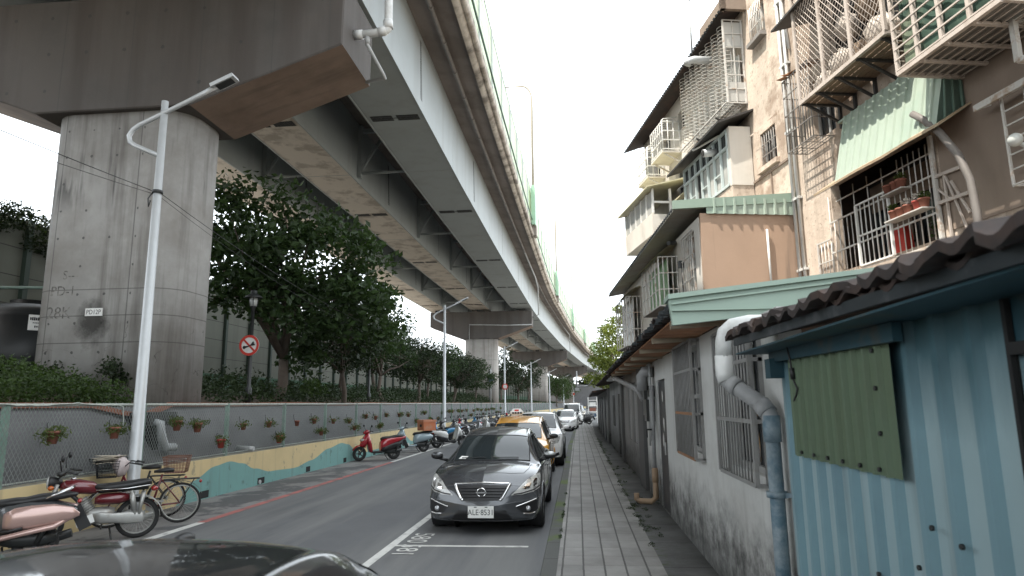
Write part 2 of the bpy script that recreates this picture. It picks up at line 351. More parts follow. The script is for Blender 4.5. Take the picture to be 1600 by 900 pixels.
M['bark'] = pm('bark', (.10,.078,.062), .95, var=.25, vs=5, stain=(.15,.13,.11), ss=3, sfac=.5, bump=.6, bs=25)
M['bwall'] = pm('barrier_panel', (.20,.21,.18), .85, var=.1, vs=1.2, stain=(.19,.2,.17), ss=.6, sfac=.7, streak=(.13,.13,.11), ks=1.4, kfac=.5, hook=lambda nt, co, c: _mix(nt, line_mask(nt, xyz(nt, co)[2], .95, .03), c, (.07,.07,.065)))
M['bgreen'] = pm('barrier_green_base', (.07,.14,.09), .8, var=.12)
M['bpost'] = pm('barrier_post', (.05,.075,.06), .6, var=.1)
M['tank'] = pm('black_tank', (.012,.014,.015), .45, var=.15)
M['tframe'] = pm('tank_frame', (.16,.22,.19), .6)
M['white'] = pm('white_paint', (.74,.74,.72), .5, var=.06, stain=(.5,.47,.42), ss=3, sfac=.4)
M['black'] = pm('black_plastic', (.016,.016,.017), .45, var=.1)
M['blackm'] = pm('black_metal', (.025,.027,.027), .4, var=.1)
M['redsign'] = pm('sign_red', (.55,.05,.035), .5)
M['bluesign'] = pm('sign_blue', (.05,.09,.14), .5)
M['lens'] = pm('lamp_lens', (.5,.52,.5), .15, var=.05)
def _panel():
    m, nt, b, co = new_mat('noise_panel')
    x, y, z = xyz(nt, co)
    c = _mix(nt, _noise(nt, co, .35, 4, .6, (1,1,.4)), (.55,.68,.46), (.74,.79,.68))
    c = _mix(nt, line_mask(nt, y, 2.0, .07), c, (.28,.34,.24)); c = _mix(nt, line_mask(nt, z, 1.0, .05, .8), c, (.30,.36,.27))
    b.inputs['Roughness'].default_value = .35; nt.links.new(c, b.inputs['Base Color'])
    t = _n(nt, 'ShaderNodeBsdfTranslucent'); nt.links.new(c, t.inputs[0]); mx = _n(nt, 'ShaderNodeMixShader'); mx.inputs[0].default_value = .45
    nt.links.new(b.outputs[0], mx.inputs[1]); nt.links.new(t.outputs[0], mx.inputs[2]); nt.links.new(mx.outputs[0], nt.nodes['Material Output'].inputs[0]); return m
M['panel'] = _panel()
M['panelg'] = pm('green_cabinet', (.27,.43,.31), .5, var=.06)

# ================================================================== GROUND, ROAD, PAVEMENT
b = MB(); b.poly(((-1500,-600,-.06),(1500,-600,-.06),(1500,3000,-.06),(-1500,3000,-.06))); struct('ground', b, pm('far_ground', (.32,.30,.27), .95))
YS = [-30]+span(-20, 60, 10)+span(66, 330, 6)
def strip(name, x0, x1, z, mat, ys=YS, z1=None):
    b = MB(); b.loft([[(x0+bend(y), y, z), (x1+bend(y), y, z if z1 is None else z1)] for y in ys], closed=False, cap=False, smooth=False)
    return struct(name, b, mat)
strip('road', -6.3, -.45, 0, M['asphalt'])
strip('scooter_parking_strip', -7.92, -6.3, 0, M['strip'])
strip('road_line', -2.66, -2.54, .004, M['linew'], [-6]+span(0, 60, 6)+span(66, 200, 8))
strip('red_road_line', -6.42, -6.26, .004, M['linered'], span(11.0, 22.5, 3))
strip('white_road_line', -6.42, -6.27, .004, M['linew'], span(22.6, 55, 4)+span(60, 220, 8))
b = MB(); b.poly(((-6.42,9.2,.004),(-6.26,9.2,.004),(-6.26,10.98,.004),(-6.42,10.98,.004))); struct('faded_road_line', b, M['linew'])
for y in (9.32, 3.6, 15.15, 20.75, 26.4, 32):
    b = MB(); b.poly(((-2.54,y-.045,.004),(-.72,y-.045,.004),(-.72,y+.045,.004),(-2.54,y+.045,.004))); struct('parking_line', b, M['linew'])
for t, y in (('580', 9.84), ('581', 9.05)):
    b = MB(); text(b, t, .42, (-2.33, y, .007 if t == '581' else .0075), (0,-1,0), (1,0,0), 1.12); struct('parking_number', b, M['linew'])
b = MB()
b.loft([[(-.46+bend(y), y, 0), (-.455+bend(y), y, .105), (-.44+bend(y), y, .12), (-.28+bend(y), y, .12), (-.28+bend(y), y, .0)] for y in YS], closed=False, cap=False, smooth=False)
struct('kerb', b, M['kerb'])
strip('sidewalk', -.28, .885, .116, M['paver'])
strip('wall_side_strip', .885, 1.6, .108, M['gutter'])
# tufts of weeds and moss along the joints
def leaves(mb, cents, n, size, spread, rng, flat=0.0, aspect=.5):
    """n small leaf faces around the given lump centres (x, y, z, rx, ry, rz); every leaf is a folded rhombus"""
    C = np.array(cents, float); k = rng.integers(0, len(C), n)
    d = rng.normal(size=(n,3)); d /= np.linalg.norm(d, axis=1)[:,None]; r = rng.random(n)**(1/2.2)
    p = C[k,:3]+d*r[:,None]*C[k,3:6]*spread
    a = rng.normal(size=(n,3)); a[:,2] = a[:,2]*(1-flat)-.25; a /= np.linalg.norm(a, axis=1)[:,None]
    q = rng.normal(size=(n,3))+np.array([0,0,flat*2]); w = np.cross(a, q); w /= np.linalg.norm(w, axis=1)[:,None]
    s = size*(.6+.8*rng.random(n))[:,None]
    nn = np.cross(a, w)
    tri = np.stack([p-a*s*.5, p+w*s*aspect*.5+nn*s*.08, p+a*s*.5, p-w*s*aspect*.5+nn*s*.08], 1)
    base = len(mb.V); mb.V.extend(map(tuple, tri.reshape(-1,3)))
    for i in range(n):
        j = base+4*i; mb.F.append((j,j+1,j+2,j+3))
    mb.M.extend([mb.mi]*n); mb.S.extend([False]*n)
rng = np.random.default_rng(5)
b = MB(); cs = [(.9+rng.normal()*.03+max(0,rng.normal()*.12), y+rng.normal()*.3, .12, .06, .12, .03) for y in np.concatenate([np.arange(9,34,.5), np.arange(10,13,.25)])]+[(1.38, y, .12, .05, .1, .08) for y in (12.4,13.2,15.1,17.6,19,20.2,23,25,27)]
cs += [(-.29, 8.2+rng.random()*6, .12, .03, .15, .02) for k in range(9)]
leaves(b, cs, 4200, .022, 1, rng); o = struct('weeds', b, M['leafg'], 'stuff')

# ================================================================== LEFT EMBANKMENT
def bank_z(x): return float(np.interp(-x, (8.1, 9.15, 9.6, 11.5, 14, 18.4, 60), (.78, 1.93, 1.95, 2.25, 2.45, 2.6, 2.6)))
b = MB(); xs = (-9.15,-9.6,-10.5,-11.5,-13,-15,-18.4,-19.5)
b.loft([[(x+bend(y), y, bank_z(x)+(random.uniform(-.06,.08) if -17 < x < -9.3 else 0)) for x in xs] for y in YS], closed=False, cap=False, smooth=True); struct('embankment', b, M['soil'])
b = MB(); b.loft([[(-8.1+bend(y), y, .74), (-8.3+bend(y), y, .82+.02*math.sin(y)), (-9.15+bend(y), y, 1.93)] for y in YS], closed=False, cap=False); struct('concrete_slope', b, M['slope'])
# low painted wall with its wave mural
def wave(y):
    pts = [(-30,-.1),(8,-.1),(12.6,-.05),(13.3,.42),(14.1,.64),(14.7,.69),(15.3,.6),(15.9,.42),(16.8,.27),(18.3,.22),(19.4,.33),(20.8,.58),(21.9,.68),(22.6,.6),(23.3,.36),(24.4,.2),(26,.22),(28,.5),(29.2,.66),(30.2,.5),(31.5,.22),(34,.25),(36,.62),(38,.3),(42,.2),(45,.6),(48,.3),(54,.3),(58,.62),(62,.25),(330,.25)]
    k = max(i for i in range(len(pts)-1) if pts[i][0] <= y); (a, p), (c, q) = pts[k], pts[k+1]; t = (y-a)/(c-a); t = t*t*(3-2*t); return p+(q-p)*t
t = thing('mural_wall', 'low yellow roadside wall painted with a teal wave, under the chain link fence', 'wall', (-7.95,12,0))
b = MB(); ys = [-20,0,5,8]+span(9, 62, .15)+span(66, 330, 8); wt = .82
for a, c in zip(ys, ys[1:]):
    xa, xc = -7.9+bend(a), -7.9+bend(c); za, zc = max(0, wave(a)), max(0, wave(c))
    b.mi = 1; b.poly(((xa,a,0),(xc,c,0),(xc,c,zc),(xa,a,za)))
    b.mi = 0; b.poly(((xa,a,za),(xc,c,zc),(xc,c,wt),(xa,a,wt)))
    b.mi = 2; b.poly(((xa,a,wt),(xc,c,wt),(xc-.2,c,wt+.01),(xa-.2,a,wt+.01))); b.poly(((xa-.2,a,wt+.01),(xc-.2,c,wt+.01),(xc-.2,c,0),(xa-.2,a,0)))
b.build('wall', [M['yellow'], M['teal'], M['coping']], t)
for y, w in ((13.74,.34),(16.28,.36),(19.2,.3),(22.3,.28),(25.6,.3),(29,.3)):
    b = MB(); b.box(-7.96, -7.897, y-w/2, y+w/2, .02, .17); b.build('drain_hole', M['dark'], t)  # dark box on the wall face paints the shade inside the hole
b = MB(); b.tube([(-8.3,15.75,.93),(-7.86,15.75,.9)], .055, 12); b.tube([(-8.3,16.2,.09),(-7.87,16.2,.07)], .05, 10); b.build('drain_pipe', M['gpipe'], t)
# chain link fence
t = thing('chain_link_fence', 'green post chain link fence standing on the mural wall', 'fence', (-8.0,12,.83))
py = [8.68+2.99*k for k in range(-3, 40)]
for y in py:
    b = MB(); b.bar((-8.0+bend(y),y,.8), (-8.0+bend(y),y,1.99), .075, .075); b.build('post', M['fencepost'], t)
b = MB(); yy = [-.5]+span(3, 125, 2.99); b.tube([(-7.99+bend(y), y, 1.965) for y in yy], .024, 8)
for y in np.arange(0, 34, .16): b.tube([(-7.99-.026,y,1.945),(-7.99+.028,y+.02,1.97),(-7.99,y+.03,1.995)], .006, 4)
b.build('top_rail', M['railw'], t)
b = MB(); b.tube([(-7.99+bend(y), y, .87) for y in yy], .012, 6); b.build('bottom_wire', M['railw'], t)
b = MB(); z0, z1 = .84, 1.95
for (ya, yb, cell, wd) in ((-.5, 33, .075, .0056), (33, 125, .16, .008)):
    n = int((yb-ya)/cell); L = z1-z0
    for k in range(n):
        y = ya+k*cell
        for s in (1, -1):
            p = [(-7.95+bend(y), y, z0), (-7.95+bend(y), y+s*L*.62, z1)]
            q = wd; b.poly((( p[0][0], p[0][1]-q, p[0][2]), (p[0][0], p[0][1]+q, p[0][2]), (p[1][0]+.002*s, p[1][1]+q, p[1][2]), (p[1][0]+.002*s, p[1][1]-q, p[1][2])))
b.build('chain_mesh', M['wire'], t)
# orange coping along the top of the concrete slope, with a dip round the junction boxes
b = MB(); pts = [(-9.15,-10,1.97),(-9.15,5,1.97),(-9.12,11.7,1.97),(-8.95,12.5,1.80),(-8.92,12.9,1.76),(-8.95,13.3,1.80),(-9.1,14.2,1.98)]+[(-9.15+bend(y),y,1.98+.02*math.sin(y*.7)) for y in span(17, 120, 4)]
for p, q in zip(pts, pts[1:]): b.bar(p, q, .12, .09)
one('brick_edging', b, M['brick'], 'orange brick edging along the top of the grey concrete slope behind the fence', 'edging', loc=(-9.15,12,1.9))
t = thing('junction_box', 'dark grey utility box with a silver pipe behind the fence below the concrete pier', 'utility box', (-8.62,13,1.1))
b = MB(); b.box(-8.95,-8.45,12.55,13.45,1.55,1.82); b.build('cabinet', M['black'], t)
b = MB(); b.box(-8.9,-8.5,12.75,12.95,.95,1.56); b.build('mount', M['dark'], t)
b = MB(); b.tube([(-8.5,12.75,1.62),(-8.38,12.78,1.6),(-8.36,12.85,1.3),(-8.34,12.95,1.12),(-8.3,13.2,1.1)], .085, 10); b.build('pipe', M['galv'], t)

# flower pots hung on the fence
def pot(k, y, z, big, mat, label, plant=1):
    t = thing('flower_pot', label, 'flower pot', (-7.83+bend(y), y, z-.1), 0, 'flower pots hung on the chain link fence')
    b = MB(); T = local((-7.83+bend(y), y, z-.1), 0); b.T = T; s = 1.05 if big else .82
    b.lathe([(.055*s,0),(.08*s,.15*s),(.092*s,.15*s),(.092*s,.185*s),(.08*s,.185*s),(.07*s,.15*s)], (0,0,0), 12); b.build('pot', mat, t)
    b = MB(T); b.tube([(-.09*s,0,.16*s),(-.11,0,.3),(-.09,0,.32)], .006, 5); b.build('hook', M['blackm'], t)
    if plant:
        r = np.random.default_rng(k+50); b = MB(); c = T(0,0,.20*s)
        leaves(b, [(c.x+r.normal()*.05, c.y+r.normal()*.10, c.z-.05+r.normal()*.025, .11,.10+.05*plant,.10) for i in range(5)], int(170*plant), .062, 1.1, r, aspect=.35); b.build('plant', M['leafy'], t)
PL = [(9.37,1.49,1,'round basket of trailing green leaves hung on the fence above the old red motorcycle',2.2,'terra'),(10.71,1.5,1,'terracotta pot with fern leaves just left of the nearest street lamp pole',1.5,'terra'),
 (12.48,1.56,1,'orange pot of leaves hung in front of the silver utility pipe',1.6,'terra'),(13.2,1.5,1,'terracotta pot with bushy leaves just right of the utility pipe',1.6,'terra'),(14.16,1.12,1,'low red plastic pot with a tall thin plant beside a fence post',.8,'redpot'),(15.11,1.47,0,'small terracotta pot alone above the first mural crest',.6,'terra'),
 (16.41,1.48,0,'small tilted terracotta pot left of the low red pot with dry leaves',.8,'terra'),(17.04,1.06,1,'low red pot carrying a bunch of dry leaves left of a fence post',1.8,'redpot'),(18.12,1.46,0,'bare terracotta pot alone over the mural trough',0,'terra'),
 (19.35,1.48,0,'upper one of two terracotta pots left of the post above the red scooter',.8,'terra'),(19.93,1.12,0,'lower terracotta pot under bright green leaves left of the red scooter',1.8,'terra'),(20.92,1.44,0,'plain terracotta pot between two posts left of the red scooter head',.4,'terra'),
 (22.43,1.4,0,'terracotta pot with pale leaves above the handlebar of the red scooter',1.0,'terra'),(22.98,1.15,0,'low terracotta pot just behind the red scooter',1.3,'terra'),(24.23,1.52,0,'leafy terracotta pot above the seat of the red scooter',1.0,'terra'),(25.42,1.45,0,'terracotta pot beside drooping dark leaves behind the red scooter tail',.5,'terra'),
 (26.03,1.11,0,'low pot of dark drooping leaves left of the pale blue scooter',1.7,'terra'),(26.89,1.52,0,'terracotta pot high on the fence above the pale blue scooter',.7,'terra'),(28.86,1.49,0,'bushy pot above the orange delivery box',1.6,'terra'),(30.42,1.46,0,'small pot on the fence right of the orange delivery box',.8,'terra')]
for k, (y, z, big, lab, pl, m) in enumerate(PL): pot(k, y, z, big, M[m], lab, pl)
adj = ['dry straw coloured','yellow green','dark green','sparse','bushy']
for k in range(22):
    y = 32+k*1.55+random.uniform(-.3,.3); pot(100+k, y, random.choice((1.5,1.45,1.15)), 0, M['terra'], 'terracotta pot of leaves in the far run of fence beyond the orange delivery box', random.choice((.8,1.2,1.6)))

# hedges and ground cover
def hedge(name, label, cents, n, size, mat, loc, seed):
    r = np.random.default_rng(seed); b = MB(); leaves(b, cents, n, size, 1.0, r, .3, .55); o = b.build(name, mat); L = Vector(loc); o.data.transform(Matrix.Translation(-L)); o.location = L; tag(o, label, 'hedge')
cs = []
for y in np.arange(7.0, 13.3, .28):
    for x in np.arange(-12.6, -9.35, .3):
        top = np.interp(-x, (9.3,9.9,10.6,12.6), (2.28,2.62,2.95,3.05)) - max(0, (y-11.6))*.22
        cs.append((x+rng.normal()*.08, y+rng.normal()*.08, top-.22+rng.normal()*.06, .3,.3,.26))
    for z in (2.05, 2.3): cs.append((-9.4+rng.normal()*.06, y, z, .22,.3,.24))
hedge('hedge', 'clipped green hedge in front of the black water tank', cs, 20000, .075, M['leafh'], (-10.8,10,2), 1)
cs = []
for y in np.arange(14.5, 75, .5):
    for x in np.arange(-12.2, -9.3, .5):
        top = np.interp(-x, (9.3,10.0,10.8,12.2), (2.15,2.45,2.75,2.95))+.12*math.sin(y*.9+x)
        if y < 17.2 and x < -9.0: continue
        cs.append((x+bend(y)+rng.normal()*.12, y+rng.normal()*.15, top-.2+rng.normal()*.1, .5,.5,.3))
hedge('hedge', 'long dark hedge running along the embankment between the first two bridge piers', cs, 26000, .12, M['leafg'], (-10.5,40,2), 2)
cs = [(x+bend(y), y, bank_z(x)+.1, .8,.8,.22) for y in np.arange(76,150,1.2) for x in (-9.8,-11.2,-12.6)]+[(x, y, bank_z(x)+.1, .8,.8,.25) for y in np.arange(14,60,1.5) for x in (-13.4,-14.8,-16.4)]
b = MB(); leaves(b, cs, 14000, .2, 1, rng, .4, .6); struct('ground_cover', b, M['leafg'], 'stuff')
r = np.random.default_rng(9); b = MB(); leaves(b, [(-11.9+r.random()*1.9, 13.6+r.random()*.5, 2.55+r.random()*.4-.35*i/12, .22,.22,.2) for i in range(12)], 900, .09, 1, r); one('shrub', b, M['leafd'], 'dark straggly shrub growing at the foot of the nearest concrete pier', 'shrub', loc=(-10.8,13.8,2.2))
r = np.random.default_rng(10); b = MB(); leaves(b, [(-9.3+r.random()*.5, 21+r.random()*1.6, 2.35+r.random()*.3, .25,.3,.25) for i in range(8)], 500, .13, 1, r); one('shrub', b, M['leafh'], 'broad leaved shrub at the hedge edge right of the no horn sign', 'shrub', loc=(-9.1,21.8,2.0))

# boundary wall at the back of the embankment
t = thing('boundary_wall', 'tall grey panel wall with dark posts and green base behind the trees', 'wall', (-18.6,30,2.5))
b = MB(); b.loft([[(-18.6+bend(y),y,3.6),(-18.6+bend(y),y,8.25),(-18.85+bend(y),y,8.25),(-18.85+bend(y),y,3.6)] for y in [6]+span(10,60,10)+span(70,170,10)], True, True, False); b.build('panel', M['bwall'], t)
b = MB(); b.loft([[(-18.57+bend(y),y,2.3),(-18.57+bend(y),y,3.6),(-18.9+bend(y),y,3.6),(-18.9+bend(y),y,2.3)] for y in [6]+span(10,60,10)+span(70,170,10)], True, True, False); b.build('base_panel', M['bgreen'], t)
for y in np.arange(7.2, 170, 2.6):
    b = MB(); b.bar((-18.52+bend(y),y,2.4),(-18.52+bend(y),y,8.3),.16,.2); b.build('post', M['bpost'], t)
r = np.random.default_rng(12); cs = [(-18.4+r.random()*.5-.2, y+r.normal()*.3, 8.3-r.random()**2*1.6, .35,.45,.45) for y in np.arange(12, 22.6, .22)]
b = MB(); leaves(b, cs, 7000, .12, 1, r); one('ivy', b, M['leafd'], 'dark ivy hanging over the top of the tall grey panel wall', 'ivy', loc=(-18.4,17,7.5))

# water tank with its tube frame
tx, ty = -15.55, 17.3
t = thing('water_tank', 'black plastic water tank with a white label behind the hedge', 'water tank', (tx,ty,2.45))
b = MB(); prof = [(1.42,0),(1.42,1.95)]
for k in range(7): a = math.pi/2*k/6; prof.append((.55+.87*math.cos(a), 1.95+.42*math.sin(a)))
prof += [(.5,2.37),(.5,2.5),(.1,2.52)]
b.lathe(prof, (tx,ty,2.45), 40); b.build('tank_body', M['tank'], t)
b = MB()
a0 = math.atan2(-ty+.3, -tx-.2)
def on(a, z, r=1.43): return (tx+r*math.cos(a), ty+r*math.sin(a), z)
b.loft([[on(a0+da, 4.0), on(a0+da, 4.42)] for da in span(-.02,.26,.04)], False, False); b.build('label', M['white'], t)
b = MB(); am = a0+.12; uu = (-math.sin(am), math.cos(am), 0)
for k in range(8):
    c = on(a0+.015+.03*k, 4.31, 1.437); b.cbox(c, (.03,.012,.085 if k%3 else .07))
for k in range(5): b.cbox(on(a0+.06+.025*k, 4.2, 1.437), (.025,.01,.025))
for k in range(4): b.cbox(on(a0+.09+.03*k, 4.1, 1.437), (.03,.01,.04 if k%2 else .055))
b.build('lettering', M['black'], t)
t = thing('pipe_frame', 'green grey tube frame standing over the black water tank', 'frame', (-13.75,16.4,2.4))
b = MB(); b.tube([(-13.75,16.2,2.3),(-13.75,16.2,5.12),(-17.5,16.0,5.2)], .05, 10); b.tube([(-13.75,19,2.3),(-13.75,19,5.1),(-13.75,16.2,5.12)], .05, 10); b.build('tube', M['tframe'], t)
b = MB()
for z in (3.3,4.45): b.tube([(-13.75,16.2,z),(-13.55,16.1,z+.03)], .04, 8)
b.build('clamp', M['blackm'], t)

# ================================================================== VIADUCT
t = VI = thing('viaduct', 'grey steel girder viaduct with noise panels carried on concrete piers', 'viaduct', (-11,15,12.3))
VY = span(-70, 30, 10)+span(35, 330, 5)
def sweep(name, prof, mat, ys=VY, smooth=False, parent=t, closed=True):
    b = MB(); b.loft([[(x+bend(y), y, z) for x, z in prof] for y in ys], closed, closed, smooth); return b.build(name, mat, parent)
GC = (-6.4, -11.15, -15.85)
for g, c in enumerate(GC):
    b = MB(); w = 1.08
    prof = [(c-w,12.32),(c+w,12.32),(c+w,15.2),(c-w,15.2)]
    I = [[(x+bend(y), y, z) for x, z in prof] for y in VY]
    for k in range(len(I)-1):
        for j in range(4):
            b.mi = 1 if j == 0 else 0
            b.poly((I[k][j], I[k][(j+1)%4], I[k+1][(j+1)%4], I[k+1][j]))
    G = b.build('girder', [M['steel'], M['steelb'] if g else M['steel']], t)
    b = MB()   # flange lips and splice lines
    for s in (-1, 1): b.loft([[(c+s*w+bend(y)-.03,y,12.30),(c+s*w+bend(y)+.03,y,12.30),(c+s*w+bend(y)+.03,y,12.335),(c+s*w+bend(y)-.03,y,12.335)] for y in VY], True, True, False)
    b.build('flange', M['steel'], G)
    for y in [22.3, 34.4, 47, 58.5, 68.5, 83, 95, 108, 120]:          # ventilation slots across the bottom
        b = MB(); x = c+bend(y); n = 20 if y < 40 else 8
        for h in (-1, 1):
            for k in range(n):
                xx = x+h*(.08+.82*(k+.5)/n); b.box(xx-.82/n*.33, xx+.82/n*.33, y-.21, y+.21, 12.305, 12.318)
            b.box(x+h*.08, x+h*.9, y-.20, y-.18, 12.306, 12.316); b.box(x+h*.08, x+h*.9, y+.18, y+.20, 12.306, 12.316)
        b.box(x-.85, x+.85, y-.01, y+.01, 12.306, 12.315); b.build('vent_strip', M['vent'], G)
    for y in [21.0, 33.2, 46, 57.5, 67.5, 82]:                        # and slanting up the webs
        for s in (1, -1):
            b = MB()
            for k in range(26):
                z = 12.75+k*.085; yy = y+.9-k*.01; xx = c+s*w+bend(yy); b.box(xx-.004, xx+.004, yy-.11, yy+.11, z, z+.045)
            xx = c+s*w+bend(y); b.box(xx-.003, xx+.003, y+.72, y+.73, 12.75, 14.9); b.build('vent_strip', M['vent'], G)
    for y in [28, 40, 52.5, 63, 77, 89, 101, 114, 126, 140]:
        b = MB(); xx = c+w+bend(y); b.box(xx-.005, xx+.006, y-.02, y+.02, 12.31, 15.1); b.box(c-w+bend(y), xx, y-.02, y+.02, 12.308, 12.318); b.build('splice_plate', M['gpipe'], G)
sweep('deck_slab', [(-21.3,15.45),(-17,15.203),(-5.2,15.203),(-3.72,15.02),(-3.72,15.6),(-21.3,15.6)], M['slab'])  # left overhang stretched, unseen, to keep sun off the tank and bank
# parapet with a rounded outer foot, rail, translucent noise panels
pp = [(-3.72,15.0)]
for k in range(9): a = -math.pi/2+math.pi*k/8*.5; pp.append((-3.72+.28*math.cos(a), 15.12+.28*math.sin(a)))
pp += [(-3.47,16.1),(-3.72,16.12)]
sweep('parapet', pp, M['parapet'], smooth=False)
b = MB(); yy = [y for y in np.arange(-20, 160, 2.6)]
for y in yy:
    b.loft([[(-3.44+bend(y)+.05*math.cos(a)-.02, y, 15.22+.32*s) for a in (0,1.6,3.1)] for s in (-1,1)], False, False)
sweep('foot_pipe', [(-3.40+.13*math.cos(a), 15.08+.13*math.sin(a)) for a in [2*math.pi*k/10 for k in range(10)]], M['parapet'], smooth=True)
sweep('guard_rail', [(-3.36+.045*math.cos(a), 16.2+.05*math.sin(a)) for a in [2*math.pi*k/8 for k in range(8)]], M['greenrail'], smooth=True)
sweep('noise_panel', [(-3.58,16.12),(-3.54,16.12),(-3.54,19.1),(-3.58,19.1)], M['panel'])
sweep('panel_cap', [(-3.60,19.1),(-3.52,19.1),(-3.52,19.16),(-3.60,19.16)], M['blackm'])
for y in np.arange(-8, 180, 4.0):
    b = MB(); x = bend(y); b.bar((-3.5+x,y,16.1),(-3.5+x,y,19.14),.07,.09); b.build('panel_post', M['galv'], t)
sweep('far_parapet', [(-21.3,15.45),(-21.0,15.45),(-21.0,16.7),(-21.3,16.7)], M['parapet']); sweep('added_sun_screen', [(-21.2,16.7),(-21.1,16.7),(-21.1,19.4),(-21.2,19.4)], M['parapet'])  # outer edge moved out and upper screen added, unseen, to block the sun
b = MB(); b.tube([(-4.5+bend(y), y, 14.93) for y in VY], .085, 10)
for y in np.arange(-20,140,2.2): b.tube([(-4.5+bend(y),y-.05,14.93),(-4.5+bend(y),y+.05,14.93)], .105, 10)
b.build('drain_pipe', M['dpipe'], t)
for y0 in (62, 120, 178):          # drain downpipes beside the piers
    b = MB(); x = -4.45+bend(y0+8); b.tube([(-4.5+bend(y0-6),y0-6,14.9),(x,y0+4,14.6),(x,y0+8.5,14.3),(x,y0+8.9,11.4),(x-.6,y0+9.5,11.2),(-5.2+bend(y0+9),y0+10,11.2)], .07, 8); b.build('downpipe', M['gpipe'], t)
for ga, gb in ((0,1),(1,2)):       # cross frames between the girders
    for y in [29.0, 40.5, 51, 60.5, 69, 84, 96, 108, 119, 140]:
        xa, xb = GC[ga]-1.08+bend(y), GC[gb]+1.08+bend(y); b = MB(); xm = (xa+xb)/2
        b.bar((xb+.1,y,12.5),(xb+.1,y,15.1),.2,.28); b.bar((xa-.1,y,12.5),(xa-.1,y,15.1),.2,.28)
        b.tube([(xb,y,12.75),(xa,y,12.75)], .075, 8); b.bar((xb,y,14.85),(xa,y,14.85),.15,.2)
        b.tube([(xb+.1,y,12.8),(xm,y,14.7)], .075, 8); b.tube([(xa-.1,y,12.8),(xm,y,14.7)], .075, 8)
        b.build('cross_frame', M['steel'], t)
# piers
def pier(y, label, first):
    cx = -11.05+bend(y); t = thing('viaduct_pier', label, 'bridge pier', (cx, y+.15, 1.9), 0, 'concrete hammerhead piers under the viaduct')
    b = MB(); ring = []
    hw, hd, rc = 1.82, 1.0, .72
    for qx, qy, a0 in ((1,-1,-90),(1,1,0),(-1,1,90),(-1,-1,180)):
        for k in range(9):
            a = R(a0+90*k/8); ring.append((cx+qx*(hw-rc)+rc*math.cos(a), y+.15+qy*(hd-rc)+rc*math.sin(a)))
    b.loft([[(px,py,z) for px, py in ring] for z in (1.5, 9.06)], True, True, True); b.build('column', M['pier' if first else 'pier2'], t)
    b = MB(); P = [(-5.65,12.05),(-5.65,10.42),(-2.0,9.04),(2.0,9.04),(5.72,10.36),(5.75,12.05)]
    e = .04
    A = [(cx+x,y-1.05,z) for x,z in P]; B = [(cx+x,y+1.12,z) for x,z in P]
    I = [[(cx+x*(1-.006),y-1.05,z+(.03 if z<11 else -.03)) for x,z in P],[(cx+x,y-1.02,z) for x,z in P],[(cx+x,y+1.09,z) for x,z in P],[(cx+x*(1-.006),y+1.12,z+(.03 if z<11 else -.03)) for x,z in P]]
    for k in range(3):
        for j in range(6): b.mi = 1 if (j in (1,3) and k == 1) else 0; b.poly((I[k][j],I[k][(j+1)%6],I[k+1][(j+1)%6],I[k+1][j]))
    b.mi = 0; b.poly(I[0]); b.poly(I[3])
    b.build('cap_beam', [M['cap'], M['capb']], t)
    for c in GC:
        for yy in (-.45,.55):
            b = MB(); b.box(c+bend(y)-.35,c+bend(y)+.35,y+yy-.25,y+yy+.25,12.04,12.33); b.build('bearing', M['blackm'], t)
    return t, cx
p1, cx = pier(15, 'nearest huge concrete pier with painted pier numbers under the viaduct', True)
b = MB(); b.box(-11.32,-10.9,14.12,14.147,4.02,4.2); pl = b.build('number_plate', M['white'], p1)
b = MB(); text(b, 'PD12P', .155, (-11.11,14.117,4.105), (1,0,0), (0,0,1), .85); b.build('lettering', M['black'], pl)
fm = pm('faded_stencil', (.10,.095,.09), .9, var=.2, stain=(.3,.29,.27), ss=9, slo=.45, shi=.6, sfac=.9)
for tx, sz, c_ in (('PD-1', .33, (-11.95,14.146,4.62)), ('28K', .4, (-12.0,14.146,4.1)), ('S---', .3, (-11.8,14.146,5.0))): b = MB(); text(b, tx, sz, c_, (1,0,0), (0,0,1), .92); b.build('faded_number', fm, p1)
b = MB(); b.tube([(-5.35,14.75,11.05),(-4.55,14.75,11.1),(-4.47,14.75,11.15),(-4.45,14.75,11.25),(-4.47,14.78,14.9)], .1, 14); b.tube([(-4.5,14.75,11.14),(-4.7,14.75,11.09)], .118, 14); b.tube([(-4.45,14.75,11.18),(-4.46,14.75,11.4)], .118, 14); b.tube([(-5.3,14.75,11.06),(-5.1,14.75,11.06)], .12, 14)
b.build('outlet_pipe', M['wpipe'], p1)
b = MB(); b.tube([(-4.98,14.75,11.05),(-4.98,14.75,10.78),(-4.72,15.3,10.25),(-4.7,15.4,10.2),(-5.3,15.7,10.28)], .045, 10); b.tube([(-4.98,14.75,11.0),(-4.98,14.75,10.8)], .06, 10); b.build('overflow_pipe', M['gpipe'], p1)
p2, cx2 = pier(73, 'second concrete pier with rust streaks down the road, beyond the trees', False)
b = MB(); b.tube([(cx2+5.7,71.9,10.45),(cx2+2.8,71.88,10.45),(cx2-1.2,71.88,10.6),(cx2-1.2,71.88,8.9)], .06, 8); b.build('drain_pipe', M['gpipe'], p2)
pier(131, 'third concrete pier under the viaduct, mostly behind street lamps', False); pier(189, 'fourth pier where the viaduct bends away, farthest of the row', False)

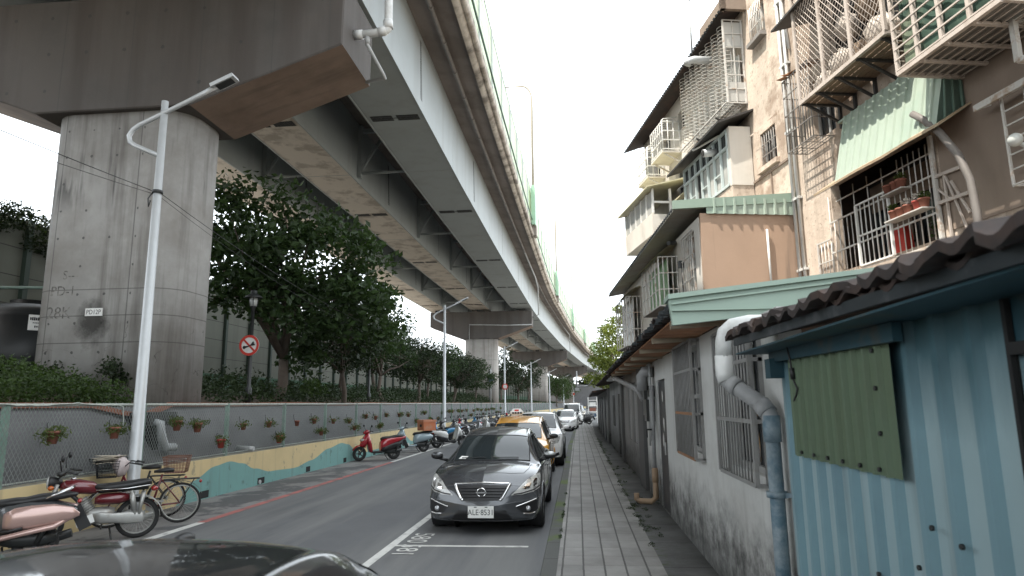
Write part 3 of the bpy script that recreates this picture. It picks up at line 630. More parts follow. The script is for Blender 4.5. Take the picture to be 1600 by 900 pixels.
# ================================================================== LAMPS, SIGNS, WIRES
def street_lamp(y, label):
    x = -7.62+bend(y); T = local((x,y,0)); t = thing('street_lamp', label, 'street lamp', (x,y,0), 0, 'street lamps along the scooter strip')
    b = MB(T); b.lathe([(.13,0),(.13,.35),(.105,.4),(.062,7.62),(.0,7.63)], n=14); b.lathe([(.2,0),(.2,.03),(.12,.05)], n=14); b.build('pole', M['galv'], t)
    b = MB(T); b.tube([(1.02,-.02,7.86),(.5,-.02,7.6),(0,-.02,7.37),(-.45,-.02,7.17),(-.58,-.02,7.08),(-.65,-.02,6.96),(-.62,-.02,6.84),(-.52,-.02,6.76),(-.3,-.02,6.66),(0,-.02,6.52)], .045, 10); b.build('bracket_arm', M['galv'], t)
    b = MB(T); d = Vector((.9,0,.43)).normalized(); b.bar((.95,-.02,7.83),(1.38,-.02,8.02),.24,.07); h = b.build('lamp_head', M['galv'], t)
    b = MB(T); b.bar((1.04,-.02,7.826),(1.34,-.02,7.958),.17,.012); b.build('lens', M['blackm'], h)
    return t, T
lt, LT = street_lamp(11, 'nearest tall grey street lamp between the bicycle and the concrete pier')
b = MB(LT); b.lathe([(.085,0),(.095,.0),(.095,.06),(.085,.06)], (0,0,5.8), 14); b.tube([(-.09,-.03,5.8),(-.15,-.04,5.7),(-.12,-.05,5.55),(-.09,-.05,5.66)], .012, 6); b.build('cable_clamp', M['blackm'], lt)
LY = (37.5, 66, 92, 119, 146, 172)
LL = ['second street lamp, left of the far pier and beside the blue scooter','third street lamp, in front of the second pier column','fourth street lamp, just right of the second pier','fifth street lamp, left of the third pier','sixth street lamp with a small box on its pole','farthest street lamp under the dark end of the viaduct']
for y, l in zip(LY, LL): street_lamp(y, l)
def lamp_sign(y, z, mat, label, disc=True):
    x = -7.62+bend(y); t = thing('road_sign', label, 'road sign', (x+.02,y-.16,z)); b = MB(); b.lathe([(.30,0),(.30,.012),(.0,.012)], (x+.05,y-.16,z), 20, 'y'); b.build('face', mat, t); b = MB(); b.box(x-.05,x+.05,y-.15,y-.1,z-.06,z+.06); b.build('clamp', M['galv'], t); return t
s = lamp_sign(66, 3.6, M['redsign'], 'round red and white sign on the third street lamp pole')
b = MB(); b.lathe([(.2,0),(.2,.006),(0,.006)], (-7.57+bend(66), 65.834, 3.6), 18, 'y'); b.build('centre', M['white'], s)
lamp_sign(172, 4.2, M['redsign'], 'small red sign on the farthest street lamp pole')
# park lamps on the embankment
def park_lamp(y, label):
    x = -9.75+bend(y); T = local((x,y,1.95)); t = thing('park_lamp', label, 'park lamp', (x,y,1.95), 0, 'black lantern posts on the embankment')
    b = MB(T); b.lathe([(.09,0),(.09,.5),(.055,.55),(.05,2.9),(.08,2.93),(.08,2.97)], n=12); b.build('post', M['blackm'], t)
    b = MB(T); b.lathe([(.10,2.97),(.13,3.22),(.0,3.23)], n=14); b.build('glass', M['lens'], t)
    b = MB(T); b.lathe([(.27,3.22),(.26,3.25),(.15,3.33),(.10,3.35),(.10,3.43),(.05,3.47),(.0,3.48)], n=18)
    for k in range(4): a = k*math.pi/2+.4; b.tube([(.11*math.cos(a),.11*math.sin(a),2.97),(.14*math.cos(a),.14*math.sin(a),3.22)], .01, 5)
    b.build('hood', M['blackm'], t); return t
park_lamp(19, 'black lantern post with a no horn sign, beside the nearest pier')
park_lamp(30.5, 'second black lantern post among the trees'); park_lamp(70, 'third black lantern post in front of the second pier')
t = thing('no_horn_sign', 'round red ringed sign with a crossed out horn on the black lantern post', 'road sign', (-9.75,18.9,3.7))
b = MB(); b.lathe([(.31,0),(.31,.015),(0,.015)], (-9.75,18.88,3.72), 28, 'y'); b.build('disc', M['white'], t)
b = MB(); ring = []
for r_, y_ in ((.31,18.872),(.235,18.872)): ring.append([(-9.75+r_*math.cos(2*math.pi*k/28), y_, 3.72+r_*math.sin(2*math.pi*k/28)) for k in range(28)])
b.loft(ring, True, False, False); b.bar((-9.93,18.868,3.9),(-9.57,18.868,3.54),.055,.006,(0,1,0)); b.build('red_ring', M['redsign'], t)
b = MB(); b.T = lambda x,y,z: (-9.75+x,18.875+y,3.72+z)
b.tube([(-.15,0,-.06),(-.02,0,-.03),(.07,0,.01)], [.035,.02,.02], 6); b.tube([(.05,0,0),(.16,0,.06)], [.02,.07], 8); b.ell((-.15,0,-.06),(.05,.01,.05)); b.build('horn', M['black'], t)
t = thing('no_parking_sign', 'dark blue round sign on a thin post before the second pier', 'road sign', (-9.3+bend(68),68,2.0)); x = -9.3+bend(68)
b = MB(); b.tube([(x,68,1.9),(x,68,5.6)], .04, 8); b.build('post', M['galv'], t); b = MB(); b.lathe([(.36,0),(.36,.015),(0,.015)], (x,67.93,4.5), 20, 'y'); b.build('disc', M['bluesign'], t)
# overhead wires from lamp to lamp
def wire(a, c, sag, r, label):
    b = MB(); a = Vector(a); c = Vector(c); b.tube([a.lerp(c, k/24)-Vector((0,0,4*sag*(k/24)*(1-k/24))) for k in range(25)], r, 5); one('overhead_wire', b, M['black'], label, 'cable', 'overhead wires strung between the lamp poles', tuple(a))
wire((-7.7,-15.5,6.1),(-7.7,11,5.85),.55,.007,'upper black wire running from the nearest lamp pole past the pier out over the hedge')
wire((-7.7,-15.5,5.7),(-7.7,11,5.8),.75,.005,'thin lower black wire running from the nearest lamp pole out over the hedge')
wire((-7.62,11,5.85),(-7.62,37.5,5.6),.9,.006,'upper wire from the nearest lamp pole past the big tree to the second lamp'); wire((-7.62,11,5.78),(-7.62,37.5,5.5),1.1,.004,'lower thin wire from the nearest lamp pole past the big tree to the second lamp')
# lamp posts up on the viaduct
for y, l in ((51,'tallest lamp post up on the viaduct, nearest of its row'),(86,'second lamp post on the viaduct edge'),(121,'third lamp post on the viaduct edge'),(156,'fourth lamp post on the viaduct edge'),(191,'fifth and farthest lamp post on the viaduct edge')):
    x = -3.3+bend(y); T = local((x,y,16)); t = thing('viaduct_lamp', l, 'lamp post', (x,y,16), 0, 'lamp posts on the viaduct parapet'); h = 11.9
    b = MB(T); pts = [(0,0,0),(0,0,h-2)]+[(-.75+.75*math.cos(a), 0, h-1.2+1.2*math.sin(a)) for a in [math.pi/2*k/6 for k in range(7)]]+[(-1.9,0,h+.02)]
    b.tube(pts, [.11]*2+[.075]*7+[.055], 10); b.build('pole', M['palepost'], t)
    b = MB(T); b.ell((-2.15,0,h),(.38,.13,.07)); b.build('lamp_head', M['galv'], t)
    b = MB(T); b.box(-.12,.18,-.9,.9,-.2,3.0); b.build('cabinet', M['panelg'], t)
    b = MB(T); b.box(-.1,.24,-.5,.5,-1.0,-.2); b.build('bracket', M['parapet'], t)

# far end of the street: retaining ramp and a wooded rise closing the view
b = MB(); b.loft([[(-16,205,0),(-16,205,9),(-16,209,9),(-16,209,0)],[(16,215,0),(16,215,6.5),(16,219,6.5),(16,219,0)],[(40,240,0),(40,240,3),(40,244,3),(40,244,0)]], True, True, False); one('ramp_wall', b, M['slope'], 'grey concrete ramp wall closing the far end of the street', 'wall', loc=(0,210,0))
r = np.random.default_rng(31); b = MB(); leaves(b, [(x+r.normal()*2, 232+r.normal()*4, 4+r.random()*5, 5,4,4) for x in np.arange(-70,70,3)], 20000, 1.3, 1, r); o = struct('treeline', b, M['leafd'], 'stuff')

b = MB(); r = random.Random(15); b.tube([(-7.95, y, 1.99-.03*abs(math.sin(y*1.9))+r.uniform(-.008,.008)) for y in span(7.6,10.9,.12)]+[(-7.94,11.02,1.93),(-7.93,11.05,1.7),(-7.93,11.03,1.5)], .012, 6); one('loose_hose', b, M['railw'], 'thin pale hose lying along the fence top rail left of the nearest lamp pole', 'hose', loc=(-7.95,9,1.98))
# ================================================================== VEHICLES
def paint(name, col, metal=.0, rough=.3): return pm(name, col, rough, metal=metal, var=.03, vs=1.5, coat=1.0, spec=.5, stain=tuple(c*.85 for c in col), ss=2, sfac=.3)
M['grey_paint'] = paint('charcoal_car_paint', (.07,.075,.082), .4, .26); M['yellow_paint'] = paint('taxi_yellow_paint', (.66,.30,.012)); M['white_paint_car'] = paint('white_car_paint', (.80,.80,.79))
M['silver_paint'] = paint('silver_car_paint', (.40,.41,.41), .4); M['dark_paint'] = paint('dark_car_paint', (.02,.022,.026), .2); M['beige_paint'] = paint('beige_car_paint', (.42,.37,.28), .3); M['blue_paint'] = paint('blue_car_paint', (.18,.22,.27), .4)
M['glass'] = glass_mat('car_glass'); M['glass_side'] = glass_mat('car_side_glass', (.012,.015,.016), .06)
M['chrome'] = pm('chrome', (.75,.75,.75), .12, metal=1, var=.02); M['tyre'] = pm('tyre_rubber', (.018,.018,.018), .85, var=.15, stain=(.05,.048,.045), ss=6); M['rim'] = pm('alloy_rim', (.38,.39,.4), .3, metal=.8, var=.05)
M['rimd'] = pm('dark_rim', (.07,.07,.072), .4, metal=.5)
M['head'] = pm('headlamp_lens', (.46,.46,.44), .08, var=.25, vs=14, stain=(.10,.10,.10), ss=12, sfac=.7, slo=.5, shi=.6, coat=1)
M['lamp_red'] = pm('tail_lamp', (.30,.012,.01), .15, coat=1); M['lamp_amber'] = pm('indicator_lens', (.55,.13,.02), .2, coat=.6)
M['plate'] = pm('number_plate', (.72,.72,.69), .5, var=.03); M['trim'] = pm('black_trim', (.012,.012,.013), .5, var=.1)
M['paper'] = pm('paper_slip', (.75,.75,.72), .8, var=.03)

def cr(A, f):
    """Catmull-Rom refinement of control rows"""
    A = np.asarray(A, float); n = len(A); E = np.concatenate([2*A[:1]-A[1:2], A, 2*A[-1:]-A[-2:-1]]); out = []
    for i in range(n-1):
        p0, p1, p2, p3 = E[i:i+4]
        for k in range(f):
            t = k/f; out.append(.5*(2*p1+(p2-p0)*t+(2*p0-5*p1+4*p2-p3)*t*t+(3*p1-p0-3*p2+p3)*t**3))
    out.append(A[-1]); return np.array(out)
SEDAN = dict(st=[(.10,.83,.20,.60,.64,.70,.03),(.35,.86,.19,.78,.68,.83,.045),(.75,.88,.2,.86,.69,.905,.05),(1.12,.88,.2,.90,.69,.925,.045),(1.28,.88,.2,.91,.675,.968,.045),(1.68,.88,.2,.925,.63,1.19,.05),(2.08,.88,.2,.935,.585,1.345,.055),(2.6,.88,.2,.94,.575,1.425,.05),(3.1,.88,.2,.945,.57,1.40,.05),(3.5,.88,.2,.95,.585,1.27,.05),(3.95,.88,.22,.955,.64,1.05,.04),(4.25,.87,.25,.95,.67,1.01,.04),(4.5,.84,.28,.92,.66,.97,.035),(4.6,.79,.30,.85,.62,.92,.03)],
   wheels=(.90,3.6), wr=.315, ws=[(-.64,1.27),(0,1.20),(.64,1.27),(.575,1.98),(0,1.92),(-.575,1.98)], sg=[[(1.42,.965),(2.2,1.325),(2.5,1.345),(2.47,.985)],[(2.55,.985),(2.56,1.345),(3.0,1.33),(3.5,1.22),(3.52,1.01),(3.3,.995)]], belt=.95, mirror=(1.5,.99), doors=(1.3,2.5,3.4), sill=.32)
MPV = dict(st=[(.10,.80,.22,.62,.62,.74,.03),(.3,.85,.2,.80,.67,.88,.045),(.6,.865,.2,.90,.69,.95,.05),(.92,.865,.2,.93,.69,1.0,.05),(1.06,.865,.2,.94,.68,1.05,.045),(1.5,.865,.2,.96,.645,1.25,.05),(1.92,.865,.2,.97,.60,1.40,.06),(2.5,.865,.2,.975,.60,1.51,.05),(3.1,.865,.2,.98,.60,1.53,.05),(3.7,.865,.2,.985,.59,1.49,.05),(4.15,.86,.22,.99,.57,1.38,.05),(4.4,.84,.26,.96,.58,1.12,.04),(4.5,.80,.3,.9,.58,1.0,.03)],
   wheels=(.86,3.6), wr=.315, ws=[(-.64,1.05),(0,.98),(.64,1.05),(.59,1.80),(0,1.73),(-.59,1.80)], sg=[[(1.3,1.03),(2.05,1.42),(2.4,1.435),(2.37,1.04)],[(2.46,1.04),(2.48,1.435),(3.2,1.43),(3.18,1.05)],[(3.28,1.05),(3.3,1.425),(3.85,1.38),(4.1,1.1)]], belt=.99, mirror=(1.38,1.04), doors=(1.15,2.42,3.25), sill=.34)
SUV = dict(st=[(.10,.82,.28,.70,.62,.86,.03),(.3,.88,.26,.86,.68,.98,.045),(.6,.90,.26,.96,.70,1.03,.05),(1.0,.90,.26,1.0,.70,1.07,.05),(1.16,.90,.26,1.01,.69,1.12,.045),(1.55,.90,.26,1.02,.66,1.36,.05),(1.95,.90,.26,1.03,.62,1.55,.05),(2.5,.90,.26,1.035,.615,1.585,.05),(3.2,.90,.26,1.04,.61,1.57,.05),(3.8,.90,.26,1.05,.60,1.52,.05),(4.25,.89,.28,1.05,.58,1.36,.05),(4.45,.86,.32,1.0,.6,1.1,.04),(4.55,.82,.36,.95,.6,1.0,.03)],
   wheels=(.9,3.55), wr=.355, ws=[(-.66,1.16),(0,1.08),(.66,1.16),(.60,1.89),(0,1.83),(-.60,1.89)], sg=[[(1.42,1.09),(2.1,1.45),(2.45,1.47),(2.42,1.10)],[(2.5,1.10),(2.52,1.47),(3.2,1.46),(3.25,1.11)],[(3.35,1.11),(3.32,1.45),(3.8,1.40),(4.0,1.16)]], belt=1.05, mirror=(1.48,1.1), doors=(1.25,2.46,3.3), sill=.42)
VAN = dict(st=[(.06,.76,.25,.75,.62,.92,.03),(.2,.82,.22,.92,.68,1.04,.045),(.4,.84,.22,1.0,.69,1.12,.05),(.55,.84,.22,1.02,.69,1.2,.05),(.9,.84,.22,1.05,.67,1.55,.05),(1.25,.84,.22,1.07,.65,1.80,.05),(1.8,.84,.22,1.08,.65,1.86,.05),(3.0,.84,.22,1.08,.65,1.87,.05),(3.9,.84,.22,1.08,.64,1.85,.05),(4.2,.83,.25,1.05,.63,1.6,.04),(4.3,.8,.3,1.0,.62,1.1,.03)],
   wheels=(.75,3.3), wr=.31, ws=[(-.64,.62),(0,.56),(.64,.62),(.62,1.18),(0,1.13),(-.62,1.18)], sg=[[(.85,1.15),(1.3,1.62),(1.9,1.68),(1.88,1.15)],[(2.0,1.15),(2.0,1.68),(3.0,1.68),(3.0,1.15)]], belt=1.08, mirror=(.85,1.15), doors=(.7,1.95,3.05), sill=.36)

def poly_grid(poly, cuts):
    bm = bmesh.new(); vs = [bm.verts.new((p[0],p[1],0)) for p in poly]; bm.faces.new(vs); bmesh.ops.triangulate(bm, faces=bm.faces)
    for _ in range(cuts): bmesh.ops.subdivide_edges(bm, edges=bm.edges, cuts=1, use_grid_fill=True); bmesh.ops.triangulate(bm, faces=bm.faces)
    bm.verts.ensure_lookup_table(); V = [(v.co.x, v.co.y) for v in bm.verts]; F = [tuple(v.index for v in f.verts) for f in bm.faces]; bm.free(); return V, F
class Shell:
    def __init__(s, P, loc, rz=0, fine=True):
        s.P = P; s.T = local(loc, rz); rows = []; st = P['st']; L = st[-1][0]
        half = lambda y,w,zb,zs,xr,zr,c: [(0,zb),(w*.80,zb),(w*.955,zb+.07),(w*1.0,zb+.30),(w*.992,(zb+zs)/2+.12),(w*.975,zs-.04),(w*.93,zs+.01),(xr+(.0 if zr-zs > .25 else .06),zr-.035 if zr-zs > .25 else zr-.02),(xr*.86,zr+c*.25),(xr*.45,zr+c*.82),(0,zr+c)]
        def full(S): h = half(*S); return [(x, z) for x, z in h[::-1]]+[(-x, z) for x, z in h[1:]]
        def place(pts, y, fx=1., fz=1., zc=.5, front=True):
            o = []
            for x, z in pts:
                x *= fx; z = zc+(z-zc)*fz
                kf = max(0, min(1, (1.0-y)/.9)); kr = max(0, min(1, (y-(L-.9))/.9))
                yy = y+kf*(.22*(abs(x)/.86)**2.4+max(0, z-.42)*.22)-kr*(.16*(abs(x)/.86)**2+max(0, z-.6)*.10)
                o.append((x, yy, z))
            return o
        a = full(st[0]); z0 = (st[0][2]+st[0][5])/2-.05
        for f, dy in ((.05,-.085),(.4,-.08),(.78,-.055),(.93,-.025)): rows.append(place(a, st[0][0]+dy, f, f, z0))
        for S in st: rows.append(place(full(S), S[0]))
        a = full(st[-1]); z1 = (st[-1][2]+st[-1][5])/2
        for f, dy in ((.93,.02),(.7,.04),(.05,.05)): rows.append(place(a, st[-1][0]+dy, f, f, z1))
        G = np.array(rows); G = cr(G, 8 if fine else 4); G = cr(G.transpose(1,0,2), 5 if fine else 3).transpose(1,0,2)
        s.G = G; n, m = G.shape[:2]; V = [Vector(p) for p in G.reshape(-1,3)]
        F = [(i*m+j, i*m+j+1, (i+1)*m+j+1, (i+1)*m+j) for i in range(n-1) for j in range(m-1)]
        s.V, s.F = V, F; s.bvh = BVHTree.FromPolygons(V, F)
    def body(s, mb):
        wr = s.P['wr']+.045
        mb.T = s.T; b0 = len(mb.V)
        for p in s.V: mb.v(p)
        mb.sm = True
        for q in s.F:
            c = (s.V[q[0]]+s.V[q[2]])/2
            if abs(c.x) > .5 and any((c.y-w)**2+(c.z-s.P['wr'])**2 < wr*wr for w in s.P['wheels']): continue
            mb.f([b0+i for i in q])
        mb.sm = False
    def hit(s, o, d):
        h = s.bvh.ray_cast(Vector(o), Vector(d)); 
        if h[0] is None: return None
        return h[0], (h[1] if h[1].dot(Vector(d)) < 0 else -h[1])
    def at(s, axis, u, v, off, side=1):
        if axis == 'front': o, d = (u,-3,v), (0,1,0)
        elif axis == 'top': o, d = (u,v,5), (0,0,-1)
        elif axis == 'rear': o, d = (u,9,v), (0,-1,0)
        else: o, d = (3*side,u,v), (-side,0,0)
        h = s.hit(o, d)
        if h is None: 
            q = s.bvh.find_nearest(Vector(o)); return q[0]
        return h[0]+h[1]*off
    def patch(s, mb, axis, poly, off=.005, side=1, cuts=3):
        mb.T = s.T; V, F = poly_grid(poly, cuts); mb.sm = True; mb.add([s.at(axis, u, v, off, side) for u, v in V], F); mb.sm = False
    def line(s, mb, axis, pts, r=.005, side=1, n=12, off=.002, closed=False):
        mb.T = s.T; P = []
        for (a, c) in zip(pts, pts[1:]+(pts[:1] if closed else [])):
            for k in range(n): P.append(s.at(axis, a[0]+(c[0]-a[0])*k/n, a[1]+(c[1]-a[1])*k/n, off, side))
        if not closed: P.append(s.at(axis, *pts[-1], off, side))
        mb.tube(P, r, 6, closed=closed)

def wheel(t, T, x, y, r, rim, side, w=.2):
    b = MB(T); xo = x; k = side
    prof = [(r*.62,-.5),(r*.66,-.5),(r*.93,-.5),(r,-.36),(r,.36),(r*.93,.5),(r*.66,.5),(r*.62,.5)]
    b.lathe([(a, h*w*k) for a, h in prof], (xo,y,r), 28, 'x', cap=False); o = b.build('wheel', M['tyre'], t)
    b = MB(T); b.lathe([(r*.66,.42*w*k),(r*.62,.46*w*k),(r*.58,.35*w*k),(r*.56,.1*w*k),(0,.1*w*k)], (xo,y,r), 28, 'x', cap=False)
    for q in range(7):
        a = 2*math.pi*q/7; c, s_ = math.cos(a), math.sin(a)
        b.bar((xo+.36*w*k,y+c*r*.1,r+s_*r*.1),(xo+.4*w*k,y+c*r*.6,r+s_*r*.6),.05,.025,(1,0,0))
    b.lathe([(r*.16,.30*w*k),(r*.14,.42*w*k),(0,.43*w*k)], (xo,y,r), 14, 'x'); b.build('rim', rim, o)

def car(name, label, cat, loc, P, pmat, style, rz=0, fine=True, group=None, rim=None):
    t = thing(name, label, cat, loc, rz, group); S = Shell(P, loc, rz, fine); T = S.T; st = P['st']; L = st[-1][0]; rim = rim or M['rim']
    b = MB(); S.body(b); body = b.build('body', pmat, t)
    W = st[3][1]
    b = MB(T)                                                # wheel wells and underbody
    for w in P['wheels']:
        for s in (-1,1):
            r = P['wr']+.05; b.loft([[(s*xx, w+r*math.cos(a), P['wr']+r*math.sin(a)) for a in [math.pi*(1.25-1.5*k/16) for k in range(17)]] for xx in (.5, W-.03)], False, False); b.poly([(s*.5, w+r*math.cos(a), P['wr']+r*math.sin(a)) for a in [2*math.pi*k/20 for k in range(20)]])
    b.box(-.6,.6,.5,L-.4,.17,.24); b.build('underbody', M['black'], t)
    b = MB()                                                 # rounded arch lips
    for w in P['wheels']:
        for s in (-1,1):
            b.T = T; rr = P['wr']+.045; pts = []
            for k in range(21):
                a = math.pi*(1.12-1.24*k/20); z = P['wr']+rr*math.sin(a)
                if z > st[3][2]+.02: pts.append(S.at('side', w+rr*math.cos(a), z, .0, s))
            b.tube(pts, .016, 6)
    b.build('arch_lip', M['trim'] if style == 'suv' else pmat, t)
    for w in P['wheels']:
        for s in (-1,1): wheel(t, T, s*(W-.10), w, P['wr'], rim, s)
    b = MB(); S.patch(b, 'top', P['ws'], .004, cuts=4); g = b.build('windscreen', M['glass'], t)
    b = MB(); S.line(b, 'top', P['ws'], .009, closed=True, off=.004); b.build('seal', M['trim'], g)
    if fine:
        b = MB(); y0 = P['ws'][1][1]; S.line(b, 'top', [(.02,y0+.07),(.22,y0+.075),(.45,y0+.10)], .008, off=.02); S.line(b, 'top', [(-.5,y0+.10),(-.3,y0+.075),(-.1,y0+.07)], .008, off=.02); b.build('wiper', M['black'], g)
    for s in (-1,1):
        b = MB()
        for q in P['sg']: S.patch(b, 'side', q, .004, s, cuts=3)
        gl = b.build('side_window', M['glass_side'], t)
        b = MB()
        for q in P['sg']: S.line(b, 'side', q, .008, s, n=8, closed=True, off=.003)
        b.build('window_trim', M['trim'], gl)
        if fine:
            b = MB(); d = P['doors']; zb = P['sill']
            for yd in d: S.line(b, 'side', [(yd+.03,P['belt']-.02),(yd,.75),(yd+.02,zb)], .0045, s, off=.0)
            S.line(b, 'side', [(d[0],zb),(d[-1],zb)], .005, s, off=.0, n=30); b.build('door_gap', M['trim'], t)
            for yd in (d[1]-.22, d[2]-.12):
                b = MB(); S.line(b, 'side', [(yd-.1,P['belt']-.13),(yd+.09,P['belt']-.125)], .016, s, off=.018, n=4); b.build('door_handle', pmat if style != 'taxi' else M['chrome'], t)
        my, mz = P['mirror']; p = S.at('side', my, mz-.06, .0, s)
        b = MB(T); x0 = abs(p.x); b.ell((s*(x0+.15),my-.03,mz+.05),(.105,.06,.06),14,10); b.tube([(s*(x0-.03),my+.02,mz-.03),(s*(x0+.12),my-.01,mz+.01)],[.03,.025],8); mo = b.build('wing_mirror', M['black'] if style in ('sedan','taxi') else pmat, t)
        if style == 'sedan': b = MB(T); b.ell((s*(x0+.15),my-.035,mz+.07),(.10,.057,.045),14,8); b.build('mirror_cap', pmat if s < 0 else M['silver_paint'], mo)
    # front and rear faces
    if style == 'sedan':
        for s in (-1,1):
            b = MB(); S.patch(b, 'front', [(s*q,z) for q,z in ((.52,.64),(.43,.565),(.60,.572),(.76,.60),(.84,.645),(.85,.77),(.835,.835),(.77,.82),(.65,.755))], .006, cuts=4); h = b.build('headlight', M['head'], t)
            b = MB(); S.patch(b, 'front', [(s*q,z) for q,z in ((.60,.655),(.64,.635),(.70,.655),(.72,.715),(.69,.72),(.63,.69))], .011, cuts=3); S.patch(b, 'front', [(s*q,z) for q,z in ((.75,.665),(.80,.69),(.80,.765),(.775,.775),(.745,.73))], .011, cuts=3); b.build('reflector', M['chrome'], h)
            b = MB(); S.line(b, 'front', [(s*.47,.578),(s*.60,.592),(s*.76,.626),(s*.835,.67)], .009, n=8, off=.008); b.build('daytime_strip', M['trim'], h)
            b = MB(); S.patch(b, 'front', [(s*q,z) for q,z in ((.52,.40),(.80,.485),(.815,.36),(.77,.30),(.60,.315))], .005, cuts=4); f = b.build('fog_lamp_surround', M['trim'], t)
            b = MB(); S.line(b, 'front', [(s*.505,.408),(s*.66,.455),(s*.80,.50)], .011, off=.008); S.line(b, 'front', [(s*.61,.305),(s*.70,.298),(s*.78,.308)], .012, off=.008); b.build('chrome_strip', M['chrome'], f)
            b = MB(T); p = S.at('front', s*.68,.375,.012); b.lathe([(.038,-.006),(.034,-.012),(.0,-.015)], tuple(p), 16, 'y'); b.build('fog_lamp', M['rim'], f)
        b = MB(); S.patch(b, 'front', [(-.40,.70),(0,.715),(.40,.70),(.30,.52),(.27,.50),(0,.495),(-.27,.50),(-.30,.52)], .005, cuts=4); gr = b.build('grille', M['trim'], t)
        b = MB()
        for z, w in ((.665,.385),(.625,.36),(.585,.335),(.545,.31)): S.line(b, 'front', [(-w,z),(0,z+.006),(w,z)], .010, off=.008)
        b.build('grille_bar', M['black'], gr)
        b = MB()
        for s in (-1,1): S.line(b, 'front', [(s*.415,.715),(s*.36,.62),(s*.30,.52)], .024, off=.004); S.line(b, 'front', [(s*.30,.52),(s*.27,.5)], .02, off=.004, n=3)
        S.line(b, 'front', [(-.415,.722),(0,.738),(.415,.722)], .015, off=.004, n=20); b.build('chrome_surround', M['chrome'], gr)
        p = S.at('front', 0, .605, .02); b = MB(T); b.tube([(p.x+.064*math.cos(a), p.y, p.z+.06*math.sin(a)) for a in [2*math.pi*k/24 for k in range(24)]], .010, 8, closed=True); b.bar((p.x-.08,p.y-.004,p.z),(p.x+.08,p.y-.004,p.z),.014,.026,(0,0,1)); b.build('emblem', M['chrome'], gr)
        b = MB(); S.patch(b, 'front', [(-.46,.21),(-.36,.36),(.36,.36),(.46,.21)], .004, cuts=4); b.build('lower_intake', M['trim'], t)
        b = MB(); S.line(b, 'front', [(-.48,.215),(0,.205),(.48,.215)], .012, off=.006, n=16); b.build('lip', M['black'], t)
        b = MB(); S.line(b, 'top', [(-.60,.50),(-.42,.42),(0,.385),(.42,.42),(.60,.50)], .004, off=0, n=8)
        for s in (-1,1): S.line(b, 'top', [(s*.60,.50),(s*.66,.72),(s*.68,1.15)], .004, off=0)
        b.build('bonnet_gap', M['trim'], t)
        b = MB()                       # bonnet creases
        p = S.at('front', 0, .335, .0); yp = p.y-.02
        b = MB(T); b.box(-.19,.19,yp-.012,yp,.262,.428); pl = b.build('number_plate', M['plate'], t)
        if fine == True:
            b = MB(T); text(b, 'ALE\u00b78531', .112, (0,yp-.0135,.338), (1,0,0), (0,0,1), .88); b.bar((-.10,yp-.0135,.415),(-.06,yp-.0135,.415),.006,.012); b.bar((.06,yp-.0135,.415),(.10,yp-.0135,.415),.006,.012); b.build('lettering', M['black'], pl)
    else:
        zf = st[1][3]
        for s in (-1,1):
            b = MB(); S.patch(b, 'front', [(s*q,z) for q,z in ((.44,zf-.16),(.50,zf-.20),(.74,zf-.15),(.80,zf-.02),(.79,zf+.05),(.62,zf-.02))], .006, cuts=3); b.build('headlight', M['head'], t)
            b = MB(); S.patch(b, 'front', [(s*q,z) for q,z in ((.55,zf-.50),(.76,zf-.42),(.78,zf-.50),(.58,zf-.58))], .005, cuts=3); b.build('fog_lamp_surround', M['trim'], t)
        b = MB(); S.patch(b, 'front', [(-.40,zf-.04),(.40,zf-.04),(.33,zf-.20),(-.33,zf-.20)], .005, cuts=3); gr = b.build('grille', M['trim'], t)
        b = MB()
        for z in (zf-.07,zf-.11,zf-.155): S.line(b, 'front', [(-.36,z),(0,z+.005),(.36,z)], .012, off=.008)
        b.build('grille_bar', M['chrome'], gr)
        b = MB(); S.patch(b, 'front', [(-.50,zf-.44),(.50,zf-.44),(.46,zf-.56),(-.46,zf-.56)], .005, cuts=3); b.build('lower_intake', M['trim'], t)
        p = S.at('front', 0, zf-.33, 0); b = MB(T); b.box(-.19,.19,p.y-.03,p.y-.018,zf-.41,zf-.25); b.build('number_plate', M['plate'], t)
    for s in (-1,1):
        zr = st[-1][3]; b = MB(); S.patch(b, 'rear', [(s*.42,zr-.02),(s*.76,zr),(s*.76,zr-.16),(s*.45,zr-.14)], .006, cuts=3); b.build('tail_light', M['lamp_red'], t)
    b = MB(); yr = L-.45 if style != 'sedan' else 3.9
    S.patch(b, 'top' if style == 'sedan' else 'rear', [(-.55,3.42),(.55,3.42),(.58,3.9),(-.58,3.9)] if style == 'sedan' else [(-.5,st[-3][3]+.1),(.5,st[-3][3]+.1),(.46,st[-3][5]),(-.46,st[-3][5])], .004, cuts=3); b.build('rear_window', M['glass'], t)
    return t, S

CG = 'cars parked along the kerb'
c1, S1 = car('parked_car', 'charcoal grey saloon with a chrome V grille parked nearest facing the camera', 'car', (-1.46,9.98,0), SEDAN, M['grey_paint'], 'sedan', 0, True, CG)
b = MB(); S1.patch(b, 'top', [(-.56,1.30),(-.44,1.27),(-.40,1.335),(-.52,1.365)], .012, cuts=2); b.build('paper_slip', M['paper'], c1)
